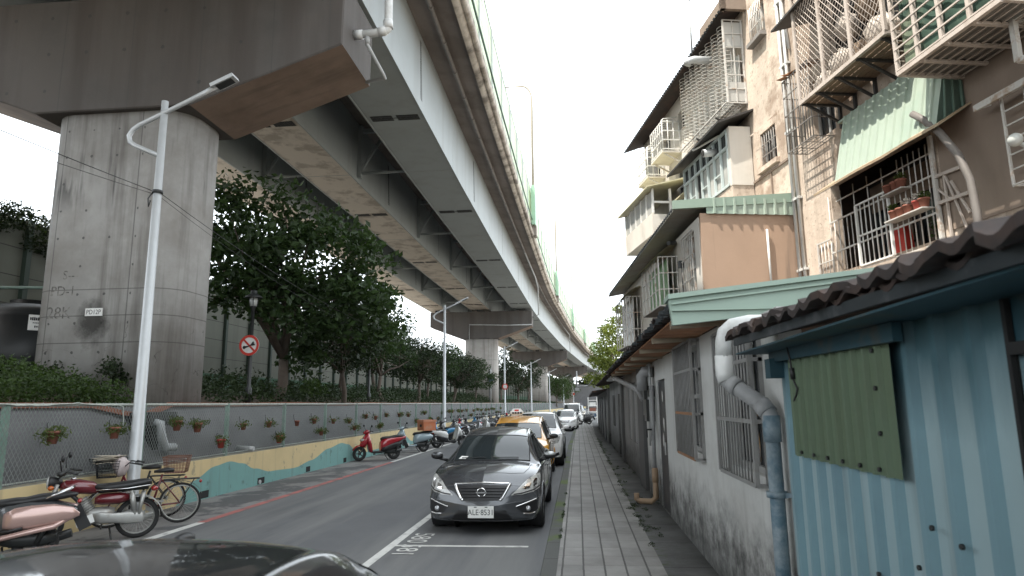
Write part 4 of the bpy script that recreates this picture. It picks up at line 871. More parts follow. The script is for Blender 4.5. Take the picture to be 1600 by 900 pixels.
# the car the photographer looks across
c0, S0 = car('parked_car', 'dark car cut off by the bottom of the picture, only its roof showing', 'car', (-1.41,-.80,.0), SEDAN, M['dark_paint'], 'sedan', 0, 2, CG)
b = MB(); b.T = S0.T; p = S0.at('top', -.02, 3.17, 0); b.loft([[(p.x+q, p.y-.10+.02*k, p.z-.01), (p.x+q*.6, p.y-.06+.03*k, p.z+.05*math.sin(min(1,k/3)*1.57))] for k in range(1) for q in (-.035,.035)], False, False); b.ell((p.x,p.y,p.z-.005),(.03,.06,.025)); b.build('antenna', M['black'], c0)
tx_, S2 = car('taxi', 'yellow taxi with a white roof sign parked behind the grey saloon', 'taxi', (-1.57,15.75,0), MPV, M['yellow_paint'], 'taxi', 0, True, CG)
p = S2.at('top', -.16, 3.1, 0); b = MB(S2.T); z = p.z
q5 = .5
b.loft([[(p.x-.36*q5,p.y+.02,z+.05),(p.x+.36*q5,p.y+.02,z+.05),(p.x+.36*q5,p.y+.2,z+.05),(p.x-.36*q5,p.y+.2,z+.05)],[(p.x-.36*q5,p.y+.02,z+.10),(p.x+.36*q5,p.y+.02,z+.10),(p.x+.36*q5,p.y+.2,z+.10),(p.x-.36*q5,p.y+.2,z+.10)],[(p.x-.2*q5,p.y+.07,z+.19),(p.x+.2*q5,p.y+.07,z+.19),(p.x+.2*q5,p.y+.15,z+.19),(p.x-.2*q5,p.y+.15,z+.19)]], True, True, False)
b.box(p.x-.15,p.x+.15,p.y+.05,p.y+.16,z-.01,z+.055); sg = b.build('roof_sign', M['white'], tx_)
b = MB(S2.T)
for k in range(4): b.bar((p.x-.13+.075*k,p.y+.012,z+.072),(p.x-.075+.075*k,p.y+.012,z+.072),.006,.05); b.bar((p.x-.10+.075*k,p.y+.009,z+.055),(p.x-.10+.075*k,p.y+.009,z+.095),.02,.006)
b.build('lettering', M['black'], sg); b = MB(S2.T); b.bar((p.x-.06,p.y+.035,z+.14),(p.x+.06,p.y+.035,z+.14),.012,.05); b.build('emblem', M['redsign'], sg)
c3, S3 = car('parked_suv', 'white sport utility car with black wheel arches parked behind the yellow taxi', 'car', (-1.38,20.4,0), SUV, M['white_paint_car'], 'suv', 0, True, CG, M['rimd'])
b = MB()
for s in (-1,1): S3.line(b, 'top', [(s*.57,2.05),(s*.575,3.0),(s*.56,3.9)], .02, off=.035)
b.build('roof_rail', M['silver_paint'], c3)
car('parked_car', 'white saloon with silver grille farther down the street, in front of the white van', 'car', (-1.0,46.2,0), SEDAN, M['white_paint_car'], 'plain', R(-2), False, CG)
car('parked_van', 'white and beige van behind the white saloon down the street', 'van', (-.85+bend(57),56.5,0), VAN, M['white_paint_car'], 'plain', R(-2), False, CG)
car('parked_car', 'beige car tucked behind the small white van', 'car', (-.85+bend(63),63,0), MPV, M['beige_paint'], 'plain', R(-3), False, CG)
car('parked_car', 'silver car near the far bend, behind the beige one', 'car', (-.9+bend(72),71.5,0), SEDAN, M['silver_paint'], 'plain', R(-4), False, CG)
car('parked_suv', 'pale blue car farthest along the kerb under the dark end of the viaduct', 'car', (-1.0+bend(80),80,0), SUV, M['blue_paint'], 'plain', R(-4), False, CG)

# ------------------------------------------------------------------ scooters (local x = forward)
def ringx(x, z, hw, hh, n=14, tilt=0, p=2.4):
    o = []
    for k in range(n):
        a = 2*math.pi*k/n; c, s_ = math.cos(a), math.sin(a)
        u = hw*math.copysign(abs(c)**(2/p), c); w = hh*math.copysign(abs(s_)**(2/p), s_)
        o.append((x+w*math.sin(tilt), u, z+w*math.cos(tilt)))
    return o
def bike_wheel(t, T, x, r, w, rim, spokes=5):
    b = MB(T); b.lathe([(r-w*.85,-w*.30),(r-w*.5,-w*.48),(r-w*.12,-w*.36),(r,0),(r-w*.12,w*.36),(r-w*.5,w*.48),(r-w*.85,w*.30)], (x,0,r), 26, 'y', cap=False); o = b.build('wheel', M['tyre'], t)
    b = MB(T); b.lathe([(r-w*.8,-w*.3),(r-w*1.05,-w*.15),(r-w*1.05,w*.15),(r-w*.8,w*.3)], (x,0,r), 26, 'y', cap=False)
    for q in range(spokes):
        a = 2*math.pi*q/spokes; b.bar((x+.02*math.cos(a),0,r+.02*math.sin(a)),(x+(r-w)*math.cos(a),0,r+(r-w)*math.sin(a)),.03 if spokes < 12 else .005,.025 if spokes < 12 else .005,(0,1,0))
    b.lathe([(.045,-.05),(.045,.05)], (x,0,r), 12, 'y'); b.build('rim', rim, o); return o
def scooter(loc, rz, label, pmat, seat=None, style=0, accent=None, group='scooters parked along the strip'):
    t = thing('scooter', label, 'scooter', loc, rz, group); T = local(loc, rz); accent = accent or pmat; seat = seat or M['black']
    for x in (0,1.27): bike_wheel(t, T, x, .25, .11, M['rimd'])
    b = MB(T)
    if style == 2: secs = [(-.42,.62,.05,.03),(-.36,.62,.12,.07),(-.15,.61,.19,.16),(.08,.60,.21,.19),(.28,.58,.19,.19),(.42,.54,.13,.19),(.46,.50,.08,.15)]
    else: secs = [(-.47,.79,.03,.02),(-.36,.75,.09,.06),(-.15,.70,.15,.105),(.10,.65,.18,.14),(.30,.59,.18,.19),(.44,.53,.15,.20),(.52,.47,.10,.16)]
    b.loft([ringx(*q) for q in secs]); b.build('rear_body', pmat, t)
    if style != 2:
        b = MB(T); b.loft([ringx(*q) for q in [(-.30,.58,.12,.07),(0,.50,.175,.13),(.28,.43,.18,.15),(.48,.36,.15,.13)]]); b.build('side_panel', M['black'] if accent is pmat else accent, t)
    b = MB(T); b.loft([ringx(*q) for q in [(-.40,.815,.06,.02),(-.28,.815,.125,.045),(0,.79,.14,.055),(.15,.765,.125,.05),(.25,.765,.145,.05),(.42,.75,.10,.05),(.50,.72,.05,.04)]]); b.build('seat', seat, t)
    b = MB(T); b.loft([ringx(*q) for q in [(.38,.30,.12,.055),(.60,.275,.16,.04),(.82,.29,.17,.04),(.90,.34,.16,.05)]]); b.build('footboard', M['black'] if style != 2 else pmat, t)
    b = MB(T)      # leg shield
    b.loft([[(x+.05*math.cos(a)*c, hw*math.sin(a), z) for a, c in [(-1.57,1),(-1.1,1),(-.5,1),(0,1),(.5,1),(1.1,1),(1.57,1)]]+[(x-.06+.03*math.cos(a), hw*math.sin(a)*.96, z) for a in (1.5,.7,0,-.7,-1.5)] for x, z, hw in [(.88,.28,.15),(.92,.40,.20),(.96,.55,.23),(1.0,.70,.225),(1.03,.84,.17),(1.02,.94,.10)]], True, True); b.build('leg_shield', pmat if style != 1 else accent, t)
    b = MB(T); b.loft([[(x+.16*math.cos(a)*k, hw*math.sin(a), z) for a in [R(-90+q*18) for q in range(11)]]+[(x-.03, hw*math.sin(a)*.9, z) for a in [R(80-q*40) for q in range(5)]] for x, z, hw, k in [(1.10,.47,.05,.9),(1.08,.56,.12,1.2),(1.06,.68,.175,1.1),(1.04,.80,.17,.7),(1.02,.90,.11,.4)]]); b.build('front_fairing', pmat, t)
    b = MB(T); b.loft([ringx(*q) for q in [(.90,.98,.06,.03),(.96,.99,.11,.05),(1.03,.99,.13,.07),(1.10,.975,.11,.06),(1.15,.95,.05,.03)]]); b.build('handlebar_cover', pmat, t)
    b = MB(T); b.loft([ringx(*q) for q in ([(1.09,.965,.075,.045),(1.15,.95,.06,.035),(1.17,.945,.03,.02)] if style == 2 else [(1.14,.72,.13,.055,14,.5),(1.23,.70,.11,.045,14,.5),(1.255,.69,.05,.02,14,.5)])]); b.build('headlight', M['head'], t)
    b = MB(T); b.tube([(.92,-.36,1.0),(.96,-.25,1.01),(1.0,-.1,.99),(1.0,.1,.99),(.96,.25,1.01),(.92,.36,1.0)], .016, 8); b.build('handlebar', M['blackm'], t)
    for s in (-1,1):
        b = MB(T); b.tube([(.97,s*.2,1.0),(1.0,s*.28,1.12),(1.0,s*.36,1.17)], .008, 6); b.ell((.99,s*.39,1.19),(.02,.07,.045)); b.build('mirror', M['black'], t)
    b = MB(T); b.tube([(1.02,0,.80),(1.20,.0,.36)], .045, 8)
    for s in (-1,1): b.tube([(1.16,s*.075,.46),(1.27,s*.075,.25)], .02, 8)
    b.build('fork', M['blackm'], t)
    b = MB(T); b.loft([[(1.27+(.27+.02*(abs(q) < .6))*math.cos(a), q*.085, .25+(.27+.03*(abs(q) < .6))*math.sin(a)) for q in (-1,-.5,0,.5,1)] for a in [R(25+k*14) for k in range(9)]], False, False); b.build('front_fender', pmat if style else accent, t)
    b = MB(T); b.loft([ringx(*q) for q in [(-.22,.30,.06,.06),(-.05,.30,.10,.09),(.20,.31,.10,.10),(.42,.33,.08,.07)]]); b.tube([(.3,-.12,.22),(.1,-.14,.22),(-.1,-.15,.25),(-.36,-.15,.32)], [.025,.03,.06,.055], 10); b.build('engine', M['blackm'], t)
    b = MB(T); b.tube([(-.02,.11,.26),(-.18,.12,.62)], .03, 8); b.tube([(.35,-.05,.22),(.28,.16,.02)], .014, 6); b.build('stand', M['blackm'], t)
    b = MB(T); b.bar((-.38,0,.66),(-.52,0,.38),.14,.02,(0,1,0)); b.build('rear_fender', M['black'], t)
    b = MB(T); b.bar((-.485,0,.52),(-.52,0,.42),.20,.008,(0,1,0)); b.build('number_plate', M['plate'], t)
    b = MB(T); b.ell((-.43,0,.73),(.03,.09,.035)); b.build('tail_light', M['lamp_red'], t)
    return t, T
def sp(n, c, m=0, r=.25): M[n] = paint(n+'_scooter_paint', c, m, r); return M[n]
sp('red', (.36,.014,.025)); sp('paleblue', (.30,.38,.42), .1); sp('blackp', (.015,.015,.017)); sp('blue', (.02,.17,.33), .1); sp('whitep', (.62,.62,.60)); sp('silverp', (.35,.36,.37), .4); sp('pink', (.50,.33,.29), .35, .22); sp('greyp', (.09,.095,.10), .3); sp('orange', (.5,.14,.03))
HD = R(150)   # nose towards the wall and the camera
def hd(deg): return R(deg)
s1, T = scooter((-6.62,23.75,0), hd(218), 'red and black scooter standing alone left of the pale blue one', M['red'], style=1, accent=M['red'])
s2, T2 = scooter((-6.35,27.3,0), hd(222), 'pale blue scooter carrying an orange delivery box', M['paleblue'], style=2)
bx = thing('delivery_box', 'faded orange delivery box strapped on the rear of the pale blue scooter', 'box', tuple(T2(-.12,0,.84)), hd(222)); b = MB(T2); b.box(-.40,.16,-.27,.27,.86,1.27); b.build('box', pm('orange_box', (.50,.17,.08), .8, var=.1, stain=(.4,.28,.2), ss=3), bx)
b = MB(T2); b.box(-.42,.18,-.285,.285,1.2,1.29); b.build('lid', pm('orange_lid', (.52,.22,.13), .8, var=.1), bx); b = MB(T2); b.cbox((.168,.03,1.06),(.02,.12,.10)); b.build('emblem', M['black'], bx)
s3, T3 = scooter((-6.3,29.6,0), hd(35), 'black scooter with white flanks parked right of the delivery box', M['whitep'], style=0, accent=M['blackp'])
scooter((-6.25,33.4,0), hd(215), 'bright blue scooter with a black seat at the foot of the second lamp', M['blue'], style=0, accent=M['blue'])
row = [('blackp','black'),('blackp','black'),('silverp','silver'),('greyp','dark grey'),('whitep','white'),('blackp','black'),('red','red'),('silverp','silver'),('blackp','black'),('blackp','black'),('greyp','dark grey'),('blue','blue'),('blackp','black'),('greyp','dark grey'),('silverp','silver'),('blackp','black'),('whitep','white'),('greyp','dark grey'),('blackp','black'),('red','red'),('whitep','white'),('blackp','black')]
protos = {}
ordw = ['first','second','third','fourth','fifth','sixth','seventh','eighth','ninth','tenth','eleventh','twelfth','thirteenth','fourteenth','fifteenth','sixteenth']; cnt = {}
row = row+row[3:17]
for k, (m, cn) in enumerate(row):
    y = 35.3+k*1.05+random.uniform(-.15,.15)+(k > 24)*4; x = -6.45+bend(y)+random.uniform(-.15,.15); rz = hd(random.choice((210,216,224,32)))
    cnt[cn] = cnt.get(cn, 0)+1; lab = '%s %s scooter in the packed row beyond the bright blue scooter' % (ordw[cnt[cn]-1], cn)
    if m in protos: dup(protos[m], (x,y,0), rz, lab)
    else: protos[m], _ = scooter((x,y,0), rz, lab, M[m], style=(k % 3))
for q, (x, y, m, l) in enumerate(((.62,57,'greyp','dark grey scooter parked on the far sidewalk beside the sheds'),(.35,60,'whitep','white scooter parked on the far sidewalk behind the dark grey one'))): dup(protos[m], (x+bend(y),y,.116), hd(200+20*q), l)
# stall of crates at the far end of the sidewalk
t = thing('shelf_rack', 'pale metal shelf rack at the far end of the sidewalk', 'shelf', (1.0+bend(61),61,.11)); x = 1.0+bend(61)
b = MB()
for q in (-.4,.4):
    for w in (0,.7): b.bar((x+q,61+w,.11),(x+q,61+w,2.4),.06)
b.build('frame', M['white'], t)
for z in (.6,1.1,1.6,2.1): b = MB(); b.box(x-.42,x+.42,60.95,61.75,z,z+.06); b.build('shelf', M['white'], t)
for z, m in ((.66,'bluesign'),(1.16,'terra'),(1.66,'white')): b = MB(); b.box(x-.3,x+.28,61.05,61.6,z,z+.3); one('crate', b, M[m], {'bluesign':'dark blue crate on the lowest shelf of the far rack','terra':'brown crate on the middle shelf of the far rack','white':'white crate on the upper shelf of the far rack'}[m], 'crate', loc=(x,61.3,z))

# ------------------------------------------------------------------ pink and black scooter at the lower left
s4, T = scooter((-6.83,8.08,0), hd(212), 'rose pink and black retro scooter at the lower left edge', M['greyp'], M['black'], 2, M['pink'], 'motorcycles and bicycles parked by the nearest lamp')
for o in list(s4.children):
    if o.name.split('.')[0] == 'rear_body': o.data.materials[0] = M['greyp']
b = MB(T)
for s in (-1,1):
    secs = [(-.46,.585,.02,.02),(-.38,.60,.03,.08),(-.18,.60,.035,.13),(.05,.585,.04,.145),(.22,.575,.035,.135),(.33,.56,.02,.09)]
    b.loft([[(p[0], s*.165+p[1]*1.6, p[2]) for p in ringx(x,z,hw,hh)] for x, z, hw, hh in secs])
b.build('flank_panel', M['pink'], s4)
b = MB(T)
for s in (-1,1): b.tube([(-.42,s*.13,.58),(-.2,s*.215,.46),(.10,s*.225,.41),(.34,s*.19,.36),(.55,s*.17,.30),(.85,s*.17,.27),(.95,s*.16,.35)], [.02,.035,.035,.035,.04,.04,.03], 10)
b.build('trim_band', M['pink'], s4)
b = MB(T); b.tube([(-.08,.15,.80),(-.34,.15,.90)], .013, 8); b.tube([(-.08,-.15,.80),(-.34,-.15,.90)], .013, 8); b.tube([(-.34,.15,.90),(-.34,-.15,.90)], .012, 8); b.build('grab_rail', M['chrome'], s4)
b = MB(T)
for s in (-1,1): b.tube([(.12,s*.235,.47),(.38,s*.20,.42)], .018, 8)
b.build('flank_vent', M['black'], s4)

# ------------------------------------------------------------------ old red motorcycle
M['maroon'] = paint('maroon_tank_paint', (.13,.012,.018), .1, .3); M['oldalu'] = pm('dull_aluminium', (.42,.42,.40), .45, metal=.5, var=.15, stain=(.16,.13,.10), ss=5, sfac=.6)
loc, rz = (-6.62,9.72,0), R(214); T = local(loc, rz)
t = thing('motorcycle', 'old maroon motorcycle with chromed chain case between scooter and bicycle', 'motorcycle', loc, rz, 'motorcycles and bicycles parked by the nearest lamp')
for x in (0,1.2): bike_wheel(t, T, x, .295, .075, M['oldalu'], 24)
b = MB(T); b.loft([ringx(*q) for q in [(.52,.74,.05,.05),(.60,.76,.10,.09),(.78,.79,.125,.105),(.92,.80,.11,.095),(1.0,.80,.06,.06)]]); tk = b.build('fuel_tank', M['maroon'], t)
b = MB(T); b.lathe([(.035,0),(.035,.02),(0,.022)], (.85,0,.895), 12); b.build('filler_cap', M['chrome'], tk)
b = MB(T); b.loft([ringx(*q) for q in [(-.16,.80,.09,.04),(-.05,.80,.125,.055),(.15,.775,.13,.06),(.4,.755,.12,.06),(.58,.77,.08,.04)]]); st_ = b.build('seat', M['black'], t)
b = MB(T); b.tube([(-.15,.125,.765),(.15,.135,.735),(.55,.10,.73)], .010, 6); b.tube([(-.15,-.125,.765),(.15,-.135,.735),(.55,-.10,.73)], .010, 6); b.build('seat_trim', M['chrome'], st_)
b = MB(T); b.loft([ringx(*q) for q in [(.12,.60,.10,.05),(.25,.59,.115,.085),(.48,.59,.11,.08),(.56,.58,.08,.05)]]); b.build('side_cover', M['maroon'], t)
b = MB(T); b.tube([(1.02,0,.82),(.80,0,.62),(.55,0,.32),(.25,0,.30),(.0,0,.295)], .03, 8); b.tube([(1.0,0,.85),(.5,0,.70),(-.12,0,.72)], .028, 8)
for s in (-1,1): b.tube([(0,s*.10,.295),(.45,s*.09,.32)], .022, 8)
b.build('frame', M['blackm'], t)
b = MB(T); b.loft([ringx(*q) for q in [(.30,.36,.11,.10),(.42,.36,.13,.12),(.60,.37,.12,.11),(.70,.40,.08,.08)]]); b.tube([(.62,0,.42),(.74,0,.60)], [.09,.085], 14)
for k in range(6): b.tube([(.635+.018*k,0,.44+.027*k),(.641+.018*k,0,.449+.027*k)], .115, 14)
b.build('engine', M['oldalu'], t)
for s in (-1,1):
    b = MB(T); b.loft([ringx(x,z,.022,h) for x,z,h in [(-.09,.31,.03),(-.06,.31,.075),(.10,.315,.085),(.30,.325,.07),(.46,.34,.085),(.56,.36,.05)]])
    V2 = [(p[0],p[1],p[2]) for p in b.V]; im = Matrix.Identity(4); off = T(0,s*.125,0)-T(0,0,0); b.V = [(p[0]+off.x,p[1]+off.y,p[2]) for p in V2]; b.build('chain_case' if s > 0 else 'gear_cover', M['oldalu'], t)
    b = MB(T); b.tube([(.02,s*.115,.30),(.10,s*.125,.70)], [.03,.026], 10); b.tube([(.045,s*.12,.42),(.09,s*.125,.66)], .038, 10); b.tube([(-.02,s*.13,.36),(-.06,s*.12,.66)], [.022,.03], 10); b.build('shock', M['oldalu'], t)
    b = MB(T); b.tube([(1.03,s*.075,.84),(1.2,s*.075,.295)], [.024,.03], 10); b.build('fork', M['oldalu'], t)
    b = MB(T); b.tube([(.98,s*.30,1.04),(1.0,s*.38,1.18),(.97,s*.42,1.2)], .008, 6); b.ell((.96,s*.48,1.22),(.025,.075,.05)); b.build('mirror', M['black'], t)
    b = MB(T); b.ell((1.10,s*.15,.80),(.04,.035,.035)); b.build('indicator', M['lamp_amber'], t)
b = MB(T); b.tube([(.30,-.13,.22),(.05,-.15,.24),(-.30,-.16,.32)], [.03,.045,.05], 12); b.build('exhaust', M['oldalu'], t)
for x0, a0, a1 in ((0,20,165),(1.2,15,150)):
    b = MB(T); b.loft([[(x0+.335*math.cos(a), q*.075, .295+.335*math.sin(a)-abs(q)*.02) for q in (-1,-.5,0,.5,1)] for a in [R(a0+(a1-a0)*k/12) for k in range(13)]], False, False); b.build('mudguard', M['oldalu'], t)
b = MB(T); b.lathe([(.03,-.14),(.07,-.08),(.095,0),(.10,.02)], (1.12,0,.86), 18, 'x'); b.build('headlight_shell', M['black'], t)
b = MB(T); b.lathe([(.095,.02),(.08,.045),(0,.06)], (1.12,0,.86), 18, 'x'); b.build('headlight', M['head'], t)
b = MB(T); b.tube([(.80,-.34,1.0),(.92,-.30,1.02),(1.0,-.12,.95),(1.02,0,.93),(1.0,.12,.95),(.92,.30,1.02),(.80,.34,1.0)], .013, 8)
for s in (-1,1): b.tube([(.78,s*.35,.995),(.90,s*.305,1.02)], .02, 8); b.tube([(.93,s*.27,1.03),(.86,s*.40,1.0)], .007, 6)
b.lathe([(.05,0),(.055,.06),(.0,.06)], (1.0,.06,.95), 12); b.lathe([(.05,0),(.055,.06),(.0,.06)], (1.0,-.06,.95), 12); b.build('handlebar', M['blackm'], t)
b = MB(T); b.tube([(.35,.05,.2),(.30,.22,.01)], .014, 6); b.tube([(.45,.0,.24),(.45,.2,.20)], .012, 6); b.build('stand', M['blackm'], t)
b = MB(T); b.ell((-.20,0,.70),(.05,.05,.04)); b.build('tail_light', M['lamp_red'], t)

# ------------------------------------------------------------------ bicycles by the lamp
def bicycle(loc, rz, label, fmat, baskets):
    t = thing('bicycle', label, 'bicycle', loc, rz, 'motorcycles and bicycles parked by the nearest lamp'); T = local(loc, rz); r = .325
    for x in (0,1.04):
        b = MB(T); b.tube([(x+(r-.018)*math.cos(a), 0, r+(r-.018)*math.sin(a)) for a in [2*math.pi*k/36 for k in range(36)]], .019, 8, closed=True); w = b.build('wheel', M['tyre'], t)
        b = MB(T); b.tube([(x+(r-.045)*math.cos(a), 0, r+(r-.045)*math.sin(a)) for a in [2*math.pi*k/36 for k in range(36)]], .012, 6, closed=True); b.lathe([(.025,-.04),(.025,.04)], (x,0,r), 10, 'y')
        for k in range(24): a = 2*math.pi*k/24; b.tube([(x+.02*math.cos(a+.5), .03*(-1)**k, r+.02*math.sin(a+.5)), (x+(r-.05)*math.cos(a), 0, r+(r-.05)*math.sin(a))], .0018, 4)
        b.build('rim', M['oldalu'], w)
        b = MB(T); b.loft([[(x+.36*math.cos(a), q*.03, r+.36*math.sin(a)-abs(q)*.008) for q in (-1,0,1)] for a in [R((15 if x == 0 else 35)+k*11) for k in range(14 if x == 0 else 9)]], False, False); b.build('mudguard', M['blackm'], t)
    b = MB(T)
    for s in (-1,1): b.tube([(0,s*.05,r),(.42,s*.03,.29)], .010, 6); b.tube([(0,s*.05,r),(.30,s*.02,.72)], .009, 6); b.tube([(.88,s*.045,.72),(1.04,s*.045,r)], .012, 6)
    b.tube([(.42,0,.29),(.29,0,.80)], .017, 8); b.tube([(.42,0,.29),(.70,0,.48),(.86,0,.80)], .018, 8); b.tube([(.88,0,.72),(.82,0,.92)], .016, 8); b.build('frame', fmat, t)
    b = MB(T); b.tube([(.62,-.27,1.0),(.78,-.24,1.03),(.84,-.1,.97),(.84,.1,.97),(.78,.24,1.03),(.62,.27,1.0)], .011, 8)
    for s in (-1,1): b.tube([(.58,s*.28,.995),(.70,s*.255,1.02)], .018, 8)
    b.build('handlebar', M['blackm'], t)
    b = MB(T); b.loft([ringx(*q) for q in [(.12,.86,.05,.03),(.20,.87,.10,.04),(.32,.86,.07,.035),(.42,.85,.025,.02)]]); b.build('saddle', M['black'], t)
    b = MB(T); b.lathe([(.09,-.008),(.09,.008)], (.42,-.05,.29), 18, 'y'); b.tube([(.42,-.07,.29),(.55,-.09,.20)], .01, 6); b.tube([(.42,.07,.29),(.29,.09,.38)], .01, 6); b.box(.51,.60,-.17,-.08,.185,.21); b.box(.24,.33,.08,.17,.37,.395); b.build('crank', M['oldalu'], t)
    b = MB(T); b.box(-.28,.26,-.06,.06,.70,.72)
    for s in (-1,1): b.tube([(-.2,s*.06,.70),(0,s*.06,r)], .006, 5)
    b.build('rear_rack', M['blackm'], t)
    b = MB(T); b.ell((-.30,0,.66),(.025,.03,.03)); b.build('reflector', M['lamp_red'], t)
    for nm, x0, x1, hw, z0, z1, mat in baskets:
        b = MB(T)
        for z in np.linspace(z0, z1, 7):
            f = .8+.2*(z-z0)/(z1-z0); xc = (x0+x1)/2; hx = (x1-x0)/2*f; b.tube([(xc-hx,-hw*f,z),(xc+hx,-hw*f,z),(xc+hx,hw*f,z),(xc-hx,hw*f,z)], .006 if z < z1 else .01, 5, closed=True)
        for k in range(28):
            u = k/28*4; e = int(u); q = u-e; cx_, cy_ = [(-1+2*q,-1),(1,-1+2*q),(1-2*q,1),(-1,1-2*q)][e]; xc = (x0+x1)/2; hx = (x1-x0)/2
            b.tube([(xc+cx_*hx*.8,cy_*hw*.8,z0),(xc+cx_*hx,cy_*hw,z1)], .004, 4)
        b.box((x0+x1)/2-(x1-x0)*.4,(x0+x1)/2+(x1-x0)*.4,-hw*.8,hw*.8,z0,z0+.006); b.build(nm, mat, t)
    return t, T
M['basketr'] = pm('rusty_basket', (.20,.10,.07), .8, var=.2); M['basketk'] = pm('black_basket', (.02,.022,.024), .6)
bk1, B1 = bicycle((-6.75,11.0,0), R(212), 'black and red city bicycle whose big rear wheel shows in front of the mural', M['maroon'], [('front_basket',.92,1.26,.17,.80,1.06,M['basketk'])])
bk2, B2 = bicycle((-7.35,11.55,0), R(200), 'second bicycle behind, against the wall with a rusty wire rear basket', M['blackm'], [('rear_basket',-.34,.06,.19,.76,1.04,M['basketr']),('front_basket',.90,1.22,.17,.78,1.04,M['basketk'])])
b = MB(B1); b.loft([[(p[0],p[1],p[2]) for p in ringx(x,z,hw,hh)] for x,z,hw,hh in [(.80,.98,.05,.05),(.85,.96,.13,.14),(.93,.97,.16,.18),(1.0,1.0,.12,.13),(1.03,1.02,.04,.04)]])
r = random.Random(4); b.V = [(x+r.uniform(-.018,.018), y+r.uniform(-.018,.018), z+r.uniform(-.018,.018)) for x, y, z in b.V]; one('carrier_bag', b, pm('pale_bag', (.50,.43,.42), .5, var=.15, stain=(.3,.22,.2), ss=6), 'pale pink plastic carrier bag stuffed by the bicycle basket', 'bag', loc=tuple(B1(.93,0,.8)))
b = MB(B1); r = random.Random(6)
for k in range(9):
    a = r.uniform(-.5,.5); c = (1.08+r.uniform(-.05,.06), r.uniform(-.05,.05), 1.04+.012*k); d = (.17*math.cos(a), .17*math.sin(a), r.uniform(-.03,.03)); b.bar((c[0]-d[0],c[1]-d[1],c[2]-d[2]),(c[0]+d[0],c[1]+d[1],c[2]+d[2]),.26,.008)
one('newspapers', b, pm('old_paper', (.46,.41,.33), .9, var=.2, stain=(.2,.18,.16), ss=8), 'crumpled newspapers piled on the bicycle front basket', 'newspaper', loc=tuple(B1(1.08,0,1.0)))
# ================================================================== RIGHT SIDE: SHEDS
def _stucco_low(nt, co, c):
    x, y, z = xyz(nt, co)
    h = _math(nt, 'ADD', z, _math(nt, 'MULTIPLY', _math(nt, 'SUBTRACT', _noise(nt, co, 2.2, 7, .7), .5), -.9))
    c = _mix(nt, _math(nt, 'MULTIPLY', _math(nt, 'SUBTRACT', 1., _ramp(nt, h, .50, .90)), _ramp(nt, _noise(nt, co, 4, 7, .75), .30, .62)), c, (.085,.085,.083))
    return _mix(nt, _math(nt, 'MULTIPLY', _math(nt, 'SUBTRACT', 1., _ramp(nt, h, .1, .5)), .6), c, (.05,.052,.05))
M['housew'] = pm('old_white_render', (.56,.565,.55), .85, var=.08, vs=1.3, stain=(.36,.35,.33), ss=.9, sfac=.6, streak=(.25,.24,.22), ks=3.5, klo=.56, khi=.78, kfac=.45, bump=.35, bs=30, hook=_stucco_low)
M['houseg'] = pm('grey_render', (.27,.27,.265), .85, var=.14, vs=1.2, stain=(.16,.16,.155), ss=.8, sfac=.7, streak=(.12,.12,.115), ks=2.5, kfac=.6, bump=.3, bs=25, hook=_stucco_low)
M['housed'] = pm('dark_grey_render', (.11,.11,.11), .85, var=.15, vs=1.4, stain=(.09,.09,.09), ss=.9, bump=.3, bs=25)
def _blue_top_shade(nt, co, c):  # darkens the wall top: eave shadow and dirt painted in
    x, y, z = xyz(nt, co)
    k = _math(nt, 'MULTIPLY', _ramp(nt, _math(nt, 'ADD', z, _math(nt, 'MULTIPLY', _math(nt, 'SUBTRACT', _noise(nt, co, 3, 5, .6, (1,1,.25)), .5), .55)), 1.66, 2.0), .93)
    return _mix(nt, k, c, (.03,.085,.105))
M['blues'] = pm('faded_blue_sheet', (.30,.405,.43), .6, var=.07, vs=1.5, stain=(.24,.38,.43), ss=1.2, sfac=.5, streak=(.15,.20,.215), ks=6, klo=.54, khi=.72, kfac=.65, hook=_blue_top_shade)
M['bluer'] = pm('shaded_dirty_blue_ribs', (.175,.295,.34), .6, var=.1, vs=1.5, stain=(.12,.22,.27), ss=1.2, sfac=.5, streak=(.20,.36,.42), ks=4, kfac=.5, hook=_blue_top_shade)  # darker ribs: rib shading and dirt painted into the blue
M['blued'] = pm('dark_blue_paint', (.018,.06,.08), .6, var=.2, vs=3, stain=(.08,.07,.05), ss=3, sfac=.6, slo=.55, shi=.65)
M['greens'] = pm('olive_green_sheet', (.115,.165,.105), .65, var=.08, stain=(.10,.13,.075), ss=1.5, sfac=.6, streak=(.09,.115,.065), ks=6, kfac=.5)
M['roofd'] = pm('rusty_dark_roof', (.035,.026,.024), .85, var=.3, vs=4, stain=(.11,.06,.04), ss=2, sfac=.6)
M['roofe'] = pm('black_roof_edge', (.020,.026,.03), .6, var=.3, vs=8, stain=(.10,.10,.105), ss=5, sfac=.5, slo=.55, shi=.65)
M['wood'] = pm('old_roof_boards', (.36,.17,.085), .85, var=.25, vs=3, stain=(.09,.05,.035), ss=1.2, sfac=.7, streak=(.30,.24,.16), ks=3, kfac=.4)
M['batten'] = pm('batten_wood', (.32,.27,.2), .85, var=.2)
M['greenf'] = pm('pale_green_flashing', (.27,.355,.295), .45, var=.04, stain=(.24,.33,.27), ss=1.5, sfac=.5)
M['greenl'] = pm('mint_sheet', (.35,.42,.355), .5, var=.05, stain=(.25,.36,.30), ss=1.3, sfac=.5, streak=(.22,.27,.22), ks=4, kfac=.35)
M['bars'] = pm('grey_window_bars', (.25,.25,.245), .55, var=.15, stain=(.13,.10,.08), ss=6, sfac=.4)
M['rust'] = pm('rusty_bars', (.30,.155,.08), .8, var=.25, stain=(.16,.15,.14), ss=8)
M['wframe'] = pm('aluminium_frame', (.34,.34,.335), .5, var=.1)
